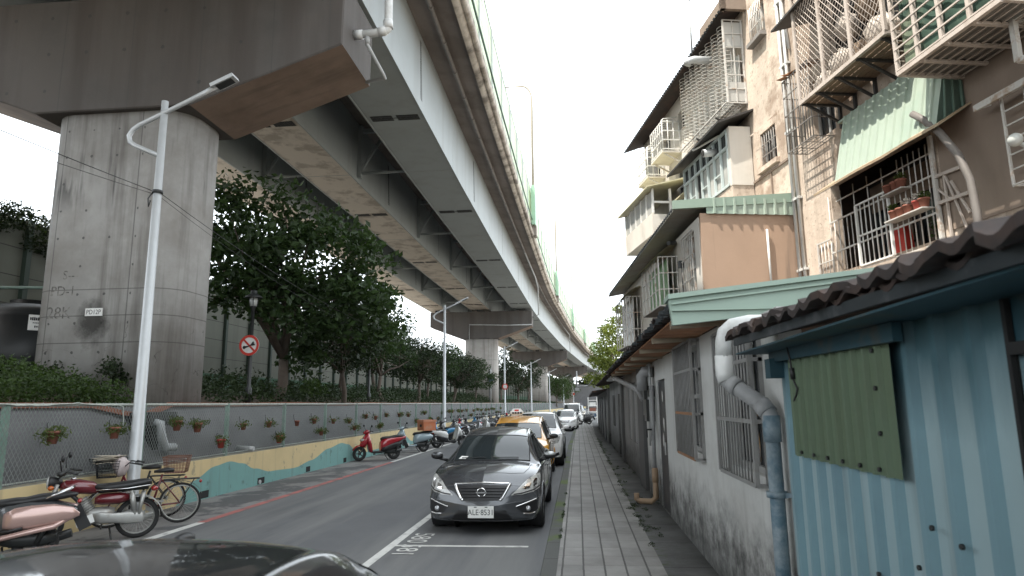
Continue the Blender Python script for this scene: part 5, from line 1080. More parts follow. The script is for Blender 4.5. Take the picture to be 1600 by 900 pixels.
M['wglass'] = glass_mat('house_window_glass', (.02,.022,.024), .1)
M['doord'] = pm('dark_steel_door', (.045,.046,.05), .5, var=.2, stain=(.10,.095,.09), ss=4, sfac=.5)
M['bluepipe'] = pm('blue_smeared_pipe', (.24,.29,.32), .55, var=.2, vs=5, stain=(.05,.12,.17), ss=3.5, sfac=.85, slo=.46, shi=.6)
M['greypipe'] = pm('dusty_grey_pipe', (.30,.305,.31), .55, var=.12, stain=(.19,.19,.19), ss=4)
M['tanpipe'] = pm('tan_plastic_pipe', (.36,.25,.16), .6, var=.2, stain=(.2,.14,.1), ss=6)
WX = 1.42
# --- blue corrugated shed
t = thing('blue_shed', 'pale blue corrugated metal shed with an olive green patch at the right edge', 'shed', (WX,2,.1))
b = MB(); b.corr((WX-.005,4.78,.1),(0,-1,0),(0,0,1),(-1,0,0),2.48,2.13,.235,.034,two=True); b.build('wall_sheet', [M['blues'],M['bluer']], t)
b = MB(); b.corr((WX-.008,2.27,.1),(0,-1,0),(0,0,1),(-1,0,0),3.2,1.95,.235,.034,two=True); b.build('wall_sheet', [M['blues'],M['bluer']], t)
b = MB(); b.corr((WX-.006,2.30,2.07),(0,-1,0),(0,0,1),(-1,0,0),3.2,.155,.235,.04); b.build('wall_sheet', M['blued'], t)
b = MB(); b.box(WX+.01,4.2,-1,4.74,.1,2.22); b.build('backing', M['housed'], t)
b = MB(); b.bar((WX-.02,2.285,.1),(WX-.02,2.285,2.22),.02,.02); b.box(WX-.045,WX-.0,-1,2.27,2.035,2.075); b.build('seam', M['dark'], t)
b = MB(); b.corr((WX-.052,4.47,1.56),(0,-1,0),(0,0,1),(-1,0,0),1.42,.66,.135,.022); b.build('green_patch', M['greens'], t)
SCR = [(WX-.076,y,1.59) for y in np.arange(3.2, 4.45, .21)]+[(WX-.074,3.16,z) for z in (1.75,1.95,2.12)]+[(WX-.045,y,z) for y, z in ((2.86,1.4),(2.66,1.37),(3.0,1.22),(2.42,1.3),(2.9,.9),(2.6,.8),(2.1,1.3),(1.9,.9),(3.4,1.1),(3.7,.9))]
for c in SCR: b = MB(); b.lathe([(.011,-.012),(.011,.0),(0,-.015)], c, 8, 'x'); b.build('screw', M['blackm'], t)
b = MB(); b.bar((1.34,4.72,2.20),(1.34,2.9,2.18),.04,.08); b.box(1.29,1.42,4.60,4.72,2.05,2.18); b.build('beam', M['blued'], t)
b = MB(); b.bar((1.12,4.8,2.31),(1.12,-1,2.21),.02,.05); b.build('fascia', M['roofe'], t)
def wavy_roof(name_t, x0, z0, x1, z1, ya, yb, pitch, amp, seed, th=.012, tilt=0.):
    """corrugated sheet with uneven eave: ribs run from eave to ridge"""
    r = random.Random(seed); b = MB(); top = []; n = int((yb-ya)/pitch*8); P = []
    jit = [r.uniform(-.05,.04) for _ in range(n//8+2)]; jz = [r.uniform(-.016,.022) for _ in range(n//8+2)]
    for k in range(n+1):
        y = ya+(yb-ya)*k/n; ph = math.cos(2*math.pi*k/8); i = k//8
        tz = tilt*(y-ya); P.append((x0+jit[i], y, z0+amp*ph+jz[i]+tz, x1, z1+amp*ph+tz))
    b.loft([[(a,y,z) for a,y,z,_,_ in P],[(c,y,w) for _,y,_,c,w in P]], False, False); b.loft([[(a,y,z-th) for a,y,z,_,_ in P],[(c,y,w-th) for _,y,_,c,w in P]], False, False)
    b.loft([[(a,y,z) for a,y,z,_,_ in P],[(a,y,z-th) for a,y,z,_,_ in P]], False, False)
    return b
b = wavy_roof('r', 1.10, 2.255, 4.3, 2.8, -1.2, 4.88, .22, .02, 3, .022, .018); b.build('roof', M['roofd'], t)
b = wavy_roof('r', 1.08, 2.275, 1.9, 2.43, -1.2, 4.9, .20, .016, 8, .035, .018); b.build('eave_tiles', M['roofd'], t)
b = MB(); b.box(1.13,1.5,-1,4.85,2.225,2.235); b.build('soffit', M['blued'], t)
b = MB(); b.tube([(1.30,4.25,2.25),(1.315,4.24,2.12),(1.33,4.27,2.03),(1.335,4.22,1.97),(1.335,4.25,1.93),(1.335,4.30,1.9)], .006, 6); b.tube([(1.325,4.26,2.10),(1.33,4.265,2.03)], .016, 8)
one('loose_cable', b, M['black'], 'short black cable dangling in front of the olive green patch', 'cable', loc=(1.31,4.25,2.2))
# --- white house
t = H1 = thing('white_house', 'low white rendered house with barred windows, stained grey at the foot', 'house', (WX,10,.1))
b = MB()
def wall_open(b, T, a0, a1, z0, z1, op, th):
    """wall in a frame T(a, o, z) with real openings and reveals"""
    A = sorted({a0,a1,*[q for o in op for q in o[:2]]}); Zs = sorted({z0,z1,*[q for o in op for q in o[2:4]]}); old = b.T; b.T = T
    for i in range(len(A)-1):
        for j in range(len(Zs)-1):
            ca, cz = (A[i]+A[i+1])/2, (Zs[j]+Zs[j+1])/2
            if any(o[0] < ca < o[1] and o[2] < cz < o[3] for o in op): continue
            for w in (0,-th): b.poly(((A[i],w,Zs[j]),(A[i+1],w,Zs[j]),(A[i+1],w,Zs[j+1]),(A[i],w,Zs[j+1])))
    for o in op:
        b.loft([[(o[0],w,o[2]),(o[1],w,o[2]),(o[1],w,o[3]),(o[0],w,o[3])] for w in (0,-th)], True, False, False)
    b.loft([[(a0,w,z0),(a1,w,z0),(a1,w,z1),(a0,w,z1)] for w in (0,-th)], True, False, False); b.T = old
SW = lambda a, o, z: (WX-o, a, z)
W1, W2, DR = (5.30,6.52,1.32,2.50), (7.86,9.17,1.30,2.58), (11.1,12.15,.12,2.28)
wall_open(b, SW, 6.75, 14.25, .1, 2.64, [W2,DR], .16); wall_open(b, SW, 4.80, 6.747, .1, 2.56, [W1], .16); b.build('wall', M['housew'], t)
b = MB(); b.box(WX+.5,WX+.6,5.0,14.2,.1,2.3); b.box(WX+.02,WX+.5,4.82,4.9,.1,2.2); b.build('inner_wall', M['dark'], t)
def cage_window(t, W, o, rusty):
    a0, a1, z0, z1 = W; b = MB(SW)
    for a in (a0,(a0+a1)/2,a1-.05): b.box(a,a+.05,-.10,-.06,z0,z1)
    for z in (z0,z1-.05,z0+(z1-z0)*.5): b.box(a0+.05,a1-.05,-.098,-.062,z,z+.05)
    f = b.build('window', M['wframe'], t); b = MB(SW); b.box(a0,a1,-.13,-.11,z0,z1); b.build('pane', M['wglass'], f)
    b = MB(SW); A0, A1, Z0, Z1 = a0-.03, a1+.03, z0-.05, z1+.03
    for k in range(13):
        a = A0+.05+(A1-A0-.1)*k/12; b.tube([(a,o,Z0),(a,o,Z1)], .0085, 6)
    for z in (Z1,z0+(z1-z0)*.76): b.bar((A0,o+.002,z),(A1,o+.002,z),.012,.03)
    for a in (A0,A1):
        b.bar((a,o,Z0),(a,o,Z1),.045,.03)
        for w in (0.0,): b.bar((a,w+.012,Z0),(a,w+.012,Z1),.03,.04)
        for z in (Z0,z0+(z1-z0)*.36,z0+(z1-z0)*.76,Z1): b.bar((a,0,z),(a,o,z),.03,.03)
    g = b.build('grille', M['bars'], t)
    b = MB(SW)
    for z in (Z0,z0+(z1-z0)*.36): b.bar((A0+.02,o+.003,z),(A1-.02,o+.003,z),.014,.032)
    b.build('rusty_rail', M['rust'] if rusty else M['bars'], g)
cage_window(t, W1, .10, False); cage_window(t, W2, .11, True)
b = MB(SW); b.box(DR[0]+.02,DR[1]-.02,-.05,-.02,.12,2.26); d = b.build('door', M['doord'], t)
b = MB(SW); b.box(DR[0]+.12,DR[0]+.15,-.02,.03,1.05,1.25); b.build('handle', M['chrome'], d)
r = random.Random(11)
for a, z, s in ((11.6,2.0,.07),(11.55,1.55,.09),(11.7,1.25,.08)): b = MB(SW); b.poly([(a+s*math.cos(q)*r.uniform(.5,1.2),-.017,z+s*1.5*math.sin(q)*r.uniform(.6,1.2)) for q in [k*.785 for k in range(8)]]); b.build('torn_sticker', M['paper'], d)
# roof with boards underneath, green verge flashing facing the camera
b = wavy_roof('r', .82, 2.70, 3.9, 2.98, 5.62, 18.2, .18, .02, 5); b.build('roof', M['roofd'], t)
b = MB(); r = random.Random(3)
for k in range(80):
    y = 5.65+k*.157; b.bar((.80+r.uniform(-.02,.02),y,2.70+r.uniform(-.012,.012)),(.88,y+.03,2.705),.10,.035)
b.build('eave_tiles', M['roofe'], t)
b = MB()
for k, y in enumerate(np.arange(5.7, 18, .38)): b.box(.9,1.4,y,y+.345,2.645,2.66)
b.build('soffit_boards', M['wood'], t)
for y in np.arange(6.4, 18, 1.6): b = MB(); b.bar((.90,y,2.62),(1.55,y,2.655),.05,.07); b.build('batten', M['batten'], t)
b = MB(); b.loft([[(.80,y,z-.13),(.78,y,z+.06),(.78,y-.0,z+.10),(3.6,y,z+.40),(3.6,y,z+.12),(2.2,y,z+.0)] for y, z in ((5.53,2.655),(5.60,2.655))], True, True, False); b.box(.8,3.6,5.5,5.53,2.64,2.65); b.build('verge_flashing', M['greenf'], t)
b = MB(); b.loft([[(.77,y,z+.08),(.77,y,z+.12),(3.6,y,z+.42),(3.6,y,z+.38)] for y, z in ((5.49,2.66),(5.8,2.66))], True, True, False); b.bar((.80,5.515,2.70),(3.6,5.515,3.0),.03,.012); b.build('flashing_lip', M['greenf'], t)
# rain pipe round the corner of the blue shed
t = thing('rain_pipe', 'fat rain pipe, white at the elbow and blue below, beside the blue shed', 'pipe', (1.33,4.83,.1))
b = MB(); b.tube([(1.45,4.93,2.46),(1.28,5.0,2.47),(1.17,5.06,2.455),(1.12,5.09,2.41),(1.105,5.11,2.33),(1.105,5.13,2.2)], .06, 16); b.build('white_bend', M['wpipe'], t)
b = MB(); b.tube([(1.105,5.13,2.24),(1.105,5.13,2.10),(1.115,5.11,2.04)], .066, 16); b.build('collar', M['wpipe'], t)
b = MB(); b.tube([(1.105,5.13,2.12),(1.11,5.12,2.06),(1.15,5.08,2.02),(1.30,4.88,1.87),(1.33,4.84,1.80),(1.335,4.83,1.70)], .058, 16); b.tube([(1.14,5.09,2.03),(1.18,5.035,1.99)], .066, 16); b.tube([(1.29,4.895,1.88),(1.325,4.845,1.815)], .066, 16); b.build('slanted_pipe', M['greypipe'], t)
b = MB(); b.tube([(1.335,4.83,1.74),(1.335,4.83,.12)], .050, 16); b.tube([(1.335,4.83,1.80),(1.335,4.83,1.62)], .060, 16); b.build('down_pipe', M['bluepipe'], t)
b = MB(); b.tube([(1.335,4.83,1.29),(1.335,4.83,1.25)], .070, 16); b.bar((1.335,4.80,1.27),(1.42,4.77,1.27),.02,.03); b.build('clip', M['bluepipe'], t)
# meters, gas pipe on the white house
t = thing('meter_box', 'grey meter boxes and a fat bent duct on the wall left of the dark door', 'meter', (1.36,13.1,1.5))
b = MB(); b.box(1.26,1.41,12.6,13.0,1.55,1.95); b.box(1.28,1.41,13.1,13.45,1.65,2.2); b.box(1.3,1.41,12.5,12.7,2.0,2.2); b.build('box', M['blackm'], t)
b = MB(); b.tube([(1.4,12.5,2.45),(1.25,12.55,2.46),(1.2,12.6,2.38),(1.2,12.62,2.12)], .10, 14); b.build('duct', M['greypipe'], t)
b = MB()
for k in range(4): b.tube([(1.33,12.4+.12*k,2.6),(1.32,12.42+.12*k,1.4-.1*k)], .018, 6)
b.build('conduit', M['gpipe'], t)
t = thing('gas_pipe', 'thin pipe running down the wall to a tan elbow on the pavement beside the door', 'pipe', (1.33,12.35,.12))
b = MB(); b.tube([(1.34,12.3,2.2),(1.33,12.3,.7)], .035, 10); b.build('riser', M['greypipe'], t); b = MB(); b.tube([(1.33,12.3,.75),(1.33,12.3,.24),(1.25,12.32,.17),(1.05,12.4,.17),(1.0,12.42,.2),(1.0,12.42,.30)], .05, 12); b.tube([(1.33,12.3,.72),(1.33,12.3,.5)], .058, 12); b.build('tan_elbow', M['tanpipe'], t)
b = MB(); b.bar((1.3,12.22,1.42),(1.2,12.2,1.42),.03); b.bar((1.21,12.2,1.43),(1.21,12.2,1.28),.025); b.build('valve', M['black'], t)
# grey house and far sheds
t = thing('grey_house', 'low dirty grey house with narrow shuttered windows beyond the white house', 'house', (WX,22,.1))
b = MB(); wall_open(b, SW, 14.4, 30, .1, 2.7, [(16.6,17.6,.9,2.4),(18.2,19.2,.9,2.4),(23,24,.12,2.2),(26,27.6,1,2.2)], .15); b.build('wall', M['houseg'], t)
for q in ((14.3,15.5,.0,.07,.1,2.65),(20.9,21.4,0,.08,.1,2.65)): b = MB(SW); b.box(*q); b.build('pillar', M['housed'], t)
for a0, a1 in ((16.6,17.6),(18.2,19.2)):
    b = MB(SW); b.box(a0,a1,-.08,-.05,.9,2.4)
    for k in range(6): b.box(a0+k*(a1-a0)/6,a0+k*(a1-a0)/6+.03,-.05,-.03,.9,2.4)
    b.build('shutter', M['wframe'], t)
b = MB(SW); b.box(23,24,-.1,-.06,.12,2.2); b.build('door', M['doord'], t); b = MB(SW); b.box(26,27.6,-.1,-.06,1,2.2); b.build('window', M['wglass'], t)
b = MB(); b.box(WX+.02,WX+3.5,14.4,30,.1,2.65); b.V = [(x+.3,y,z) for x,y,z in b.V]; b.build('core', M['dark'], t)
b = wavy_roof('r', .85, 2.66, 4.2, 3.1, 18.1, 30.5, .22, .022, 9); b.build('roof', M['roofd'], t)
b = MB(); b.tube([(.98,20.5,2.62),(1.0,19,2.62),(1.3,14.9,2.2),(1.36,14.3,1.95)], .05, 10); b.tube([(.96,21.5,2.60),(1.05,18,2.5),(1.34,14.6,2.1)], .035, 8); b.build('overflow_pipe', M['greypipe'], t)
t = thing('far_shed', 'dark row of sheds closing the far end of the sidewalk', 'shed', (WX,40,.1))
b = MB(); b.loft([[(WX-.1+bend(y),y,.1),(WX-.1+bend(y),y,2.5),(WX+4+bend(y),y,2.5),(WX+4+bend(y),y,.1)] for y in span(30.3,54,4)], True, True, False); b.build('wall', M['houseg'], t)
b = MB(); b.loft([[(.65+bend(y),y,2.35),(.65+bend(y),y,2.43),(5+bend(y),y,3.1),(5+bend(y),y,3.0)] for y in span(30.6,55,4)], True, True, False); b.build('roof', M['roofd'], t)
for a in (33,37.5,42,47): b = MB(); b.box(WX-.14+bend(a),WX-.09+bend(a),a,a+1.4,.12,2.2); b.build('door', M['doord'], t)
b = MB(); b.tube([(.7,31,2.95),(.55,34,2.75),(.0,36,2.78)], .03, 8); b.box(-.12,.1,35.9,36.1,2.55,2.7); b.tube([(-.02,36,2.6),(-.02,36,3.6)], .03, 8); b.build('lamp_arm', M['gpipe'], t)

# ================================================================== RIGHT SIDE: APARTMENT BLOCKS
NF = Vector((.9806,.1961,0))
def FW(a, o, z): return (5.3-.2*(a-10.7)-NF.x*o, a-NF.y*o, z)
M['stucco'] = pm('old_pink_stucco', (.58,.49,.41), .9, var=.2, vs=1.1, stain=(.27,.195,.145), ss=.75, sfac=.8, slo=.50, shi=.60, hook=lambda nt, co, c: _mix(nt, _math(nt, 'MULTIPLY', _ramp(nt, _noise(nt, co, 11, 3, .7), .60, .66), .55), c, (.20,.15,.115)), streak=(.22,.165,.125), ks=1.1, klo=.5, khi=.7, kfac=.75, bump=.9, bs=9)
M['stuccob'] = pm('brown_stucco', (.26,.205,.165), .9, var=.12, vs=1.1, stain=(.22,.17,.135), ss=.6, sfac=.7, slo=.45, shi=.65, streak=(.17,.13,.105), ks=1.2, kfac=.5, bump=.4, bs=12)
M['cream'] = pm('cream_render', (.64,.61,.56), .85, var=.06, vs=1.2, stain=(.42,.38,.33), ss=.7, sfac=.6, slo=.5, shi=.7, streak=(.36,.31,.26), ks=1.3, kfac=.4)
M['tan'] = pm('tan_render', (.40,.28,.205), .85, var=.05, vs=1.0, stain=(.33,.23,.165), ss=.7, sfac=.5, streak=(.15,.115,.09), ks=2.2, klo=.60, khi=.72, kfac=.75, bump=.15, bs=25)
M['paintw'] = pm('old_white_bars', (.56,.545,.515), .6, var=.1, stain=(.33,.21,.13), ss=5, sfac=.75, slo=.52, shi=.64)
M['paintg'] = pm('grey_iron', (.23,.22,.21), .6, var=.15, stain=(.2,.13,.09), ss=5, sfac=.5)
M['paintp'] = pm('dusty_pink_iron', (.50,.44,.395), .65, var=.1, stain=(.27,.2,.15), ss=4, sfac=.5)
M['iron'] = pm('dark_iron', (.04,.038,.037), .6, var=.2)
M['canvas'] = pm('green_shade_cloth', (.035,.075,.055), .85, var=.25, vs=2, stain=(.22,.25,.17), ss=1.4, sfac=.75, slo=.5, shi=.66)
M['undert'] = pm('rusty_floor_plate', (.24,.175,.125), .85, var=.2, stain=(.13,.10,.08), ss=1.5)
M['greyplate'] = pm('grey_floor_plate', (.20,.185,.165), .8, var=.12, stain=(.12,.11,.1), ss=1.5)
M['whitewin'] = pm('pale_blue_window_frame', (.50,.57,.57), .5, var=.05); M['frosted'] = pm('frosted_pane', (.46,.46,.44), .25, var=.06, stain=(.30,.31,.30), ss=1.2)
M['yellowr'] = pm('yellowed_plastic_roof', (.55,.52,.36), .6, var=.1, stain=(.38,.33,.2), ss=2)
M['bundle'] = pm('pale_cloth', (.52,.47,.42), .9, var=.2, vs=5, stain=(.25,.19,.16), ss=6)
t = A1 = thing('apartment_block', 'tall stained pink stucco apartment block above the sheds at the right', 'building', FW(10,0,0))
WA, WB = (14.40,15.10,7.2,8.03), (14.45,15.06,10.32,11.2)
BAL, CAGE, LFT, GRN, RGT = (10.02,12.62,4.24,5.95), (10.1,12.2,7.75,9.6), (12.25,12.95,6.95,8.2), (7.7,9.15,6.6,8.6), (6.0,8.6,4.55,5.72)
b = MB(); wall_open(b, FW, 3.0, 15.95, .1, 13.6, [WA,WB,BAL,CAGE,LFT,GRN,RGT], .18); b.T = FW; b.box(3.0,15.9,-7,-.2,13.4,13.6); b.box(3.0,3.15,-7,-.2,.1,13.4); b.box(15.75,15.9,-7,-.2,.1,13.4); b.build('wall', M['stucco'], t)
b = MB(FW); b.box(3.2,15.7,-2.6,-2.5,.1,13.3)
for z in (.2,4.05,7.0,10.0): b.box(3.2,15.7,-2.5,-.19,z,z+.15)
for a in (9.7,13.2): b.box(a,a+.12,-2.5,-.19,.3,13.3)
b.build('inner_wall', pm('dim_interior', (.16,.13,.11), .9), t)
b = MB(FW); b.box(6.9,9.9,.002,.02,4.3,9.2); b.build('shaded_wall_patch', M['stuccob'], t)  # brown sheet paints the shade on the wall by the green cage
def fwin(t, W, fm, gm, cols, rows, o=-.12, w=.05):
    a0, a1, z0, z1 = W; b = MB(FW)
    for k in range(cols+1): a = a0+(a1-a0-w)*k/cols; b.box(a,a+w,o-.02,o+.02,z0,z1)
    for k in range(rows+1): z = z0+(z1-z0-w)*k/rows; b.box(a0+w,a1-w,o-.018,o+.018,z,z+w)
    f = b.build('window', fm, t); b = MB(FW); b.box(a0,a1,o-.05,o-.03,z0,z1); b.build('pane', gm, f); return f
def fbars(f, W, n, mat, o=-.03, r=.011, hz=2):
    a0, a1, z0, z1 = W; b = MB(FW)
    for k in range(n): a = a0+.03+(a1-a0-.06)*k/(n-1); b.tube([(a,o,z0),(a,o,z1)], r, 6)
    for k in range(hz): z = z0+(z1-z0)*(k+1)/(hz+1); b.bar((a0,o,z),(a1,o,z),.02)
    b.build('bars', mat, f)
f = fwin(t, WA, M['wframe'], M['wglass'], 2, 1); fbars(f, WA, 7, M['paintg'], -.03)
b = MB(FW); b.box(14.3,15.2,0,.10,7.08,7.19); b.build('sill', M['stucco'], f)
b = MB(FW); b.loft([[(14.28,0,8.22),(14.28,.16,8.08),(15.25,.16,8.08),(15.25,0,8.22)],[(14.28,0,8.16),(14.28,.16,8.05),(15.25,.16,8.05),(15.25,0,8.16)]], False, False, False); b.build('window_hood', M['stucco'], f)
f = fwin(t, WB, M['paintw'], M['frosted'], 2, 1); fbars(f, WB, 8, M['paintw'], .08)
b = MB(FW); b.box(14.42,15.1,0,.16,10.2,10.3); b.build('sill', M['paintg'], f)
b = MB(FW); b.bar((13.95,.02,7.0),(15.75,.02,7.0),.04,.05); b.bar((14.7,.02,6.98),(14.7,.02,6.2),.03); b.build('ledge', M['stuccob'], t)
b = MB(FW)
for a in (13.62,13.8): b.tube([(a,.07,4.0),(a,.07,13.2)], .035, 10)
for z in np.arange(4.5,13,1.5): b.box(13.56,13.87,.01,.10,z,z+.05)
b.build('downpipe', M['wpipe'], t)
b = MB(FW); b.tube([(13.5,.05,9.3),(13.62,.06,10.5),(13.62,.06,13)], .03, 8); b.build('conduit', M['wpipe'], t)
# mint awning over the balcony
b = MB(FW); b.corr((9.3,.50,5.63),(1,0,0),Vector((0,-.29,1.24)).normalized(),(0,1,0),2.42,1.30,.20,.028); b.build('awning', M['greenl'], t); aw = t.children[-1]
b = MB(FW); b.loft([[(9.3,.52,5.62),(9.3,.2,6.88),(9.3,.0,6.9),(9.3,.0,5.98)]], True, True, False); b.V.extend([]); b.poly(((9.3,.52,5.62),(9.3,.21,6.86),(9.3,.0,6.9),(9.3,.0,5.95)))
for k in range(3): b.bar((9.29,.08+.15*k,5.92-.1*k),(9.29,.06+.10*k,6.84-.02*k),.03,.02)
b.build('awning_end', pm('shaded_mint_sheet', (.13,.20,.165), .6, var=.15), t)  # end sheet coloured darker to paint in the shade it stands in
b = MB(FW); b.box(9.2,11.9,-.0,.20,6.86,6.90); b.build('awning_top', M['greenl'], t)
b = MB(FW); b.loft([[(a,.57+r_,5.60),(a,0,5.97),(a,0,6.0),(a,.57+r_,5.64)] for a, r_ in ((9.2,0),(9.8,.02),(10.4,-.02),(11,.01),(11.6,0),(12.3,-.02))], True, True, False); b.build('awning_soffit', pm('soffit_board', (.36,.28,.19), .85, var=.15, stain=(.18,.11,.07), ss=2), t)
# balcony
bal = None
b = MB(FW); b.box(9.95,13.15,-.1,.10,4.06,4.14); b.build('balcony_ledge', M['stucco'], t)
b = MB(FW)
for k in range(22): a = 9.98+k*.127; b.tube([(a,.05,4.14),(a,.05,5.72 if k%3 == 0 or k < 6 else 5.2)], .010, 6)
for z in (4.16,4.62,5.2): b.bar((9.95,.05,z),(12.68,.05,z),.022,.03)
b.bar((9.95,.05,5.55),(12.4,.05,5.55),.02)
for k in range(5): a = 12.68+k*.11; b.tube([(a,.05,4.14),(a,.05,4.9)], .010, 6)
b.bar((12.66,.05,4.9),(13.14,.05,4.9),.025); b.bar((12.66,.05,4.5),(13.14,.05,4.5),.02); b.bar((13.12,.05,4.12),(13.12,.05,4.92),.03)
b.bar((9.98,.06,4.1),(9.98,.06,5.8),.06,.05)
b.build('balcony_railing', M['paintw'], t); rl = t.children[-1]
b = MB(FW); a0, a1 = 10.98, 11.82
for a in (a0,a1): b.bar((a,.085,4.2),(a,.085,5.28),.04)
for z in (4.2,4.72,5.28): b.bar((a0,.085,z),(a1,.085,z),.03)
for k in range(1,7): b.tube([(a0+(a1-a0)*k/7,.085,4.2),(a0+(a1-a0)*k/7,.085,5.28)], .010, 6)
b.build('gate_panel', M['white'], rl)
b = MB(FW)
for a in (9.45,9.75): b.bar((a,.04,4.45+ (a-9.45)),(a+.25,.05,5.0),.03)
b.bar((9.4,.06,5.12),(9.95,.06,5.15),.05); b.bar((9.4,.06,4.72),(9.95,.06,4.74),.05); b.bar((9.8,.06,4.2),(9.8,.06,5.15),.03); b.bar((9.5,.06,4.2),(9.78,.06,5.1),.025); b.build('drying_bracket', M['paintp'], rl)
f = fwin(t, (10.1,12.6,4.28,5.9), M['iron'], M['wglass'], 4, 1, -.75, .07)
b = MB(FW); b.box(11.5,12.0,-.72,-.70,4.6,5.2); b.box(10.3,12.5,-.73,-.71,5.35,5.85); b.build('blind', pm('brown_blind', (.16,.12,.09), .8, var=.2), f)
pots = [(10.78,4.77,'terra'),(10.62,4.79,'terra'),(10.46,4.81,'terra'),(10.25,4.83,'redpot'),(10.12,4.85,'terra'),(10.85,5.22,'terra'),(10.68,5.24,'terra'),(10.55,5.26,'terra')]
plab = ['terracotta pot at the left end of the lower balcony shelf','second terracotta pot on the lower balcony shelf','terracotta pot under pale blossoms on the lower balcony shelf','red pot beside pale blossoms on the lower balcony shelf','terracotta pot at the right end of the lower balcony shelf','left pot of three on the upper balcony shelf','middle pot of three on the upper balcony shelf','right pot of three on the upper balcony shelf']
b = MB(FW); b.box(10.05,10.9,.06,.26,4.70,4.72); b.box(10.45,10.95,.06,.24,5.15,5.17); b.build('pot_shelf', M['paintw'], rl)
for k, (a, z, m) in enumerate(pots):
    z = (4.72 if k < 5 else 5.17); p = FW(a, .16, z); q = thing('flower_pot', plab[k], 'flower pot', p, 0, 'flower pots on the apartment balcony')
    b = MB(); b.lathe([(.055,0),(.075,.12),(.085,.12),(.085,.15),(.07,.15),(.06,.12)], p, 12); b.build('pot', M[m], q)
    if k in (0,2,3,4,7):
        rr = np.random.default_rng(k); b = MB(); leaves(b, [(p[0],p[1],p[2]+.2,.09,.09,.07)], 60, .06, 1, rr); b.build('plant', M['bundle'] if k in (2,3) else M['leafy'], q)
p = FW(11.05,-.2,4.2); b = MB(FW); b.loft([[(10.92+q,-.25,z),(11.22-q,-.25,z),(11.22-q,-.1,z),(10.92+q,-.1,z)] for z, q in ((4.22,0),(4.55,.03),(4.7,.06))], True, True, False); one('bucket', b, M['redsign'], 'bright red bin on the balcony floor behind the white gate panel', 'bin', loc=p)
rr = np.random.default_rng(44); b = MB(); p = FW(10.3,-.15,4.5); leaves(b, [(p[0]+.1*k,p[1]-.1*k,p[2]+.1*k,.18,.18,.25) for k in range(3)], 260, .08, 1, rr); one('potted_bush', b, M['leafh'], 'green bush standing inside the balcony behind the lower pots', 'plant', loc=FW(10.3,-.15,4.25))
# wire mesh cage with brackets
b = MB(FW); o = .75
for a in (9.75,10.55,11.32,12.1): b.bar((a,o,7.36),(a,o,9.5),.06,.05)
b.bar((9.73,o,7.33),(12.12,o,7.33),.06,.07); b.bar((9.75,0,7.33),(9.75,o,7.33),.05); b.bar((12.1,0,7.33),(12.1,o,7.33),.05); b.bar((9.75,o,9.45),(12.12,o,9.45),.05)
cg = b.build('window_cage', M['paintp'], t)
b = MB(FW)
for k in range(-14, 26):
    for s in (1,-1):
        a = 9.92+k*.105; z0, z1 = 7.38, 9.45; L = (z1-z0)*.75; q0, q1 = a, a+s*L if s > 0 else a-L
        if s < 0: q0, q1 = a+L, a
        t0, t1 = 0., 1.
        lo, hi = 9.78, 12.08
        d = q1-q0
        ta, tb = sorted(((lo-q0)/d, (hi-q0)/d)); ta, tb = max(0,ta), min(1,tb)
        if tb-ta < .02: continue
        b.tube([(q0+d*ta,o,z0+(z1-z0)*ta),(q0+d*tb,o,z0+(z1-z0)*tb)], .006, 4)
for k in range(6):
    for s in (1,-1):
        w0 = .0+k*.12; z0 = 7.38
        for zz in np.arange(7.38,9.3,.32): 
            b.tube([(12.1,.02,zz),(12.1,o,zz+.3*s+(.0 if s > 0 else .3))], .005, 4) if k == 0 else None
b.build('mesh', M['paintp'], cg)
for a in (9.85,10.45,11.05,11.6,12.05):
    b = MB(FW); b.bar((a,0,7.30),(a,o,7.30),.05,.06); b.bar((a,.02,6.95),(a,o-.08,7.28),.04); b.bar((a,.03,6.85),(a,.03,7.30),.05); b.build('bracket', M['iron'], cg)
b = MB(FW)
for k in range(6): b.box(9.78,12.08,.03+k*.12,.135+k*.12,7.305,7.32)
b.build('cage_floor', M['undert'], cg)
b = MB(FW); b.loft([[(11.0,0,9.42),(12.75,0,9.42),(12.75,.0,9.46),(11.0,0,9.46)],[(11.0,.85,9.16),(12.75,.85,9.16),(12.75,.85,9.2),(11.0,.85,9.2)]], True, True, False); b.build('cage_awning', M['iron'], t)
fwin(t, CAGE, M['iron'], M['wglass'], 3, 2, -.14)
for k, (a, z, sc, l) in enumerate(((11.9,7.62,.22,'grey cloth bundle at the left end of the wire mesh cage'),(11.35,7.7,.26,'large pale bundle in the middle of the wire mesh cage'),(10.85,7.62,.2,'small brown bundle right of the large one in the wire mesh cage'),(10.35,7.72,.25,'white sack at the right end of the wire mesh cage'),(11.2,8.35,.2,'pale bundle stacked above the large one in the wire mesh cage'),(10.55,8.4,.22,'striped brown bundle stacked high in the wire mesh cage'))):
    b = MB(); p = FW(a,.32,z); b.ell(p, (sc*.95,sc*1.1,sc*1.15), 14, 9); rr = random.Random(k)
    b.V = [(x+rr.uniform(-.05,.05),y+rr.uniform(-.05,.05),z_+rr.uniform(-.05,.05)) for x,y,z_ in b.V]; one('bundle', b, M['bundle'] if k not in (2,5) else M['undert'], l, 'bundle', 'bundles stored in the wire mesh cage', p)
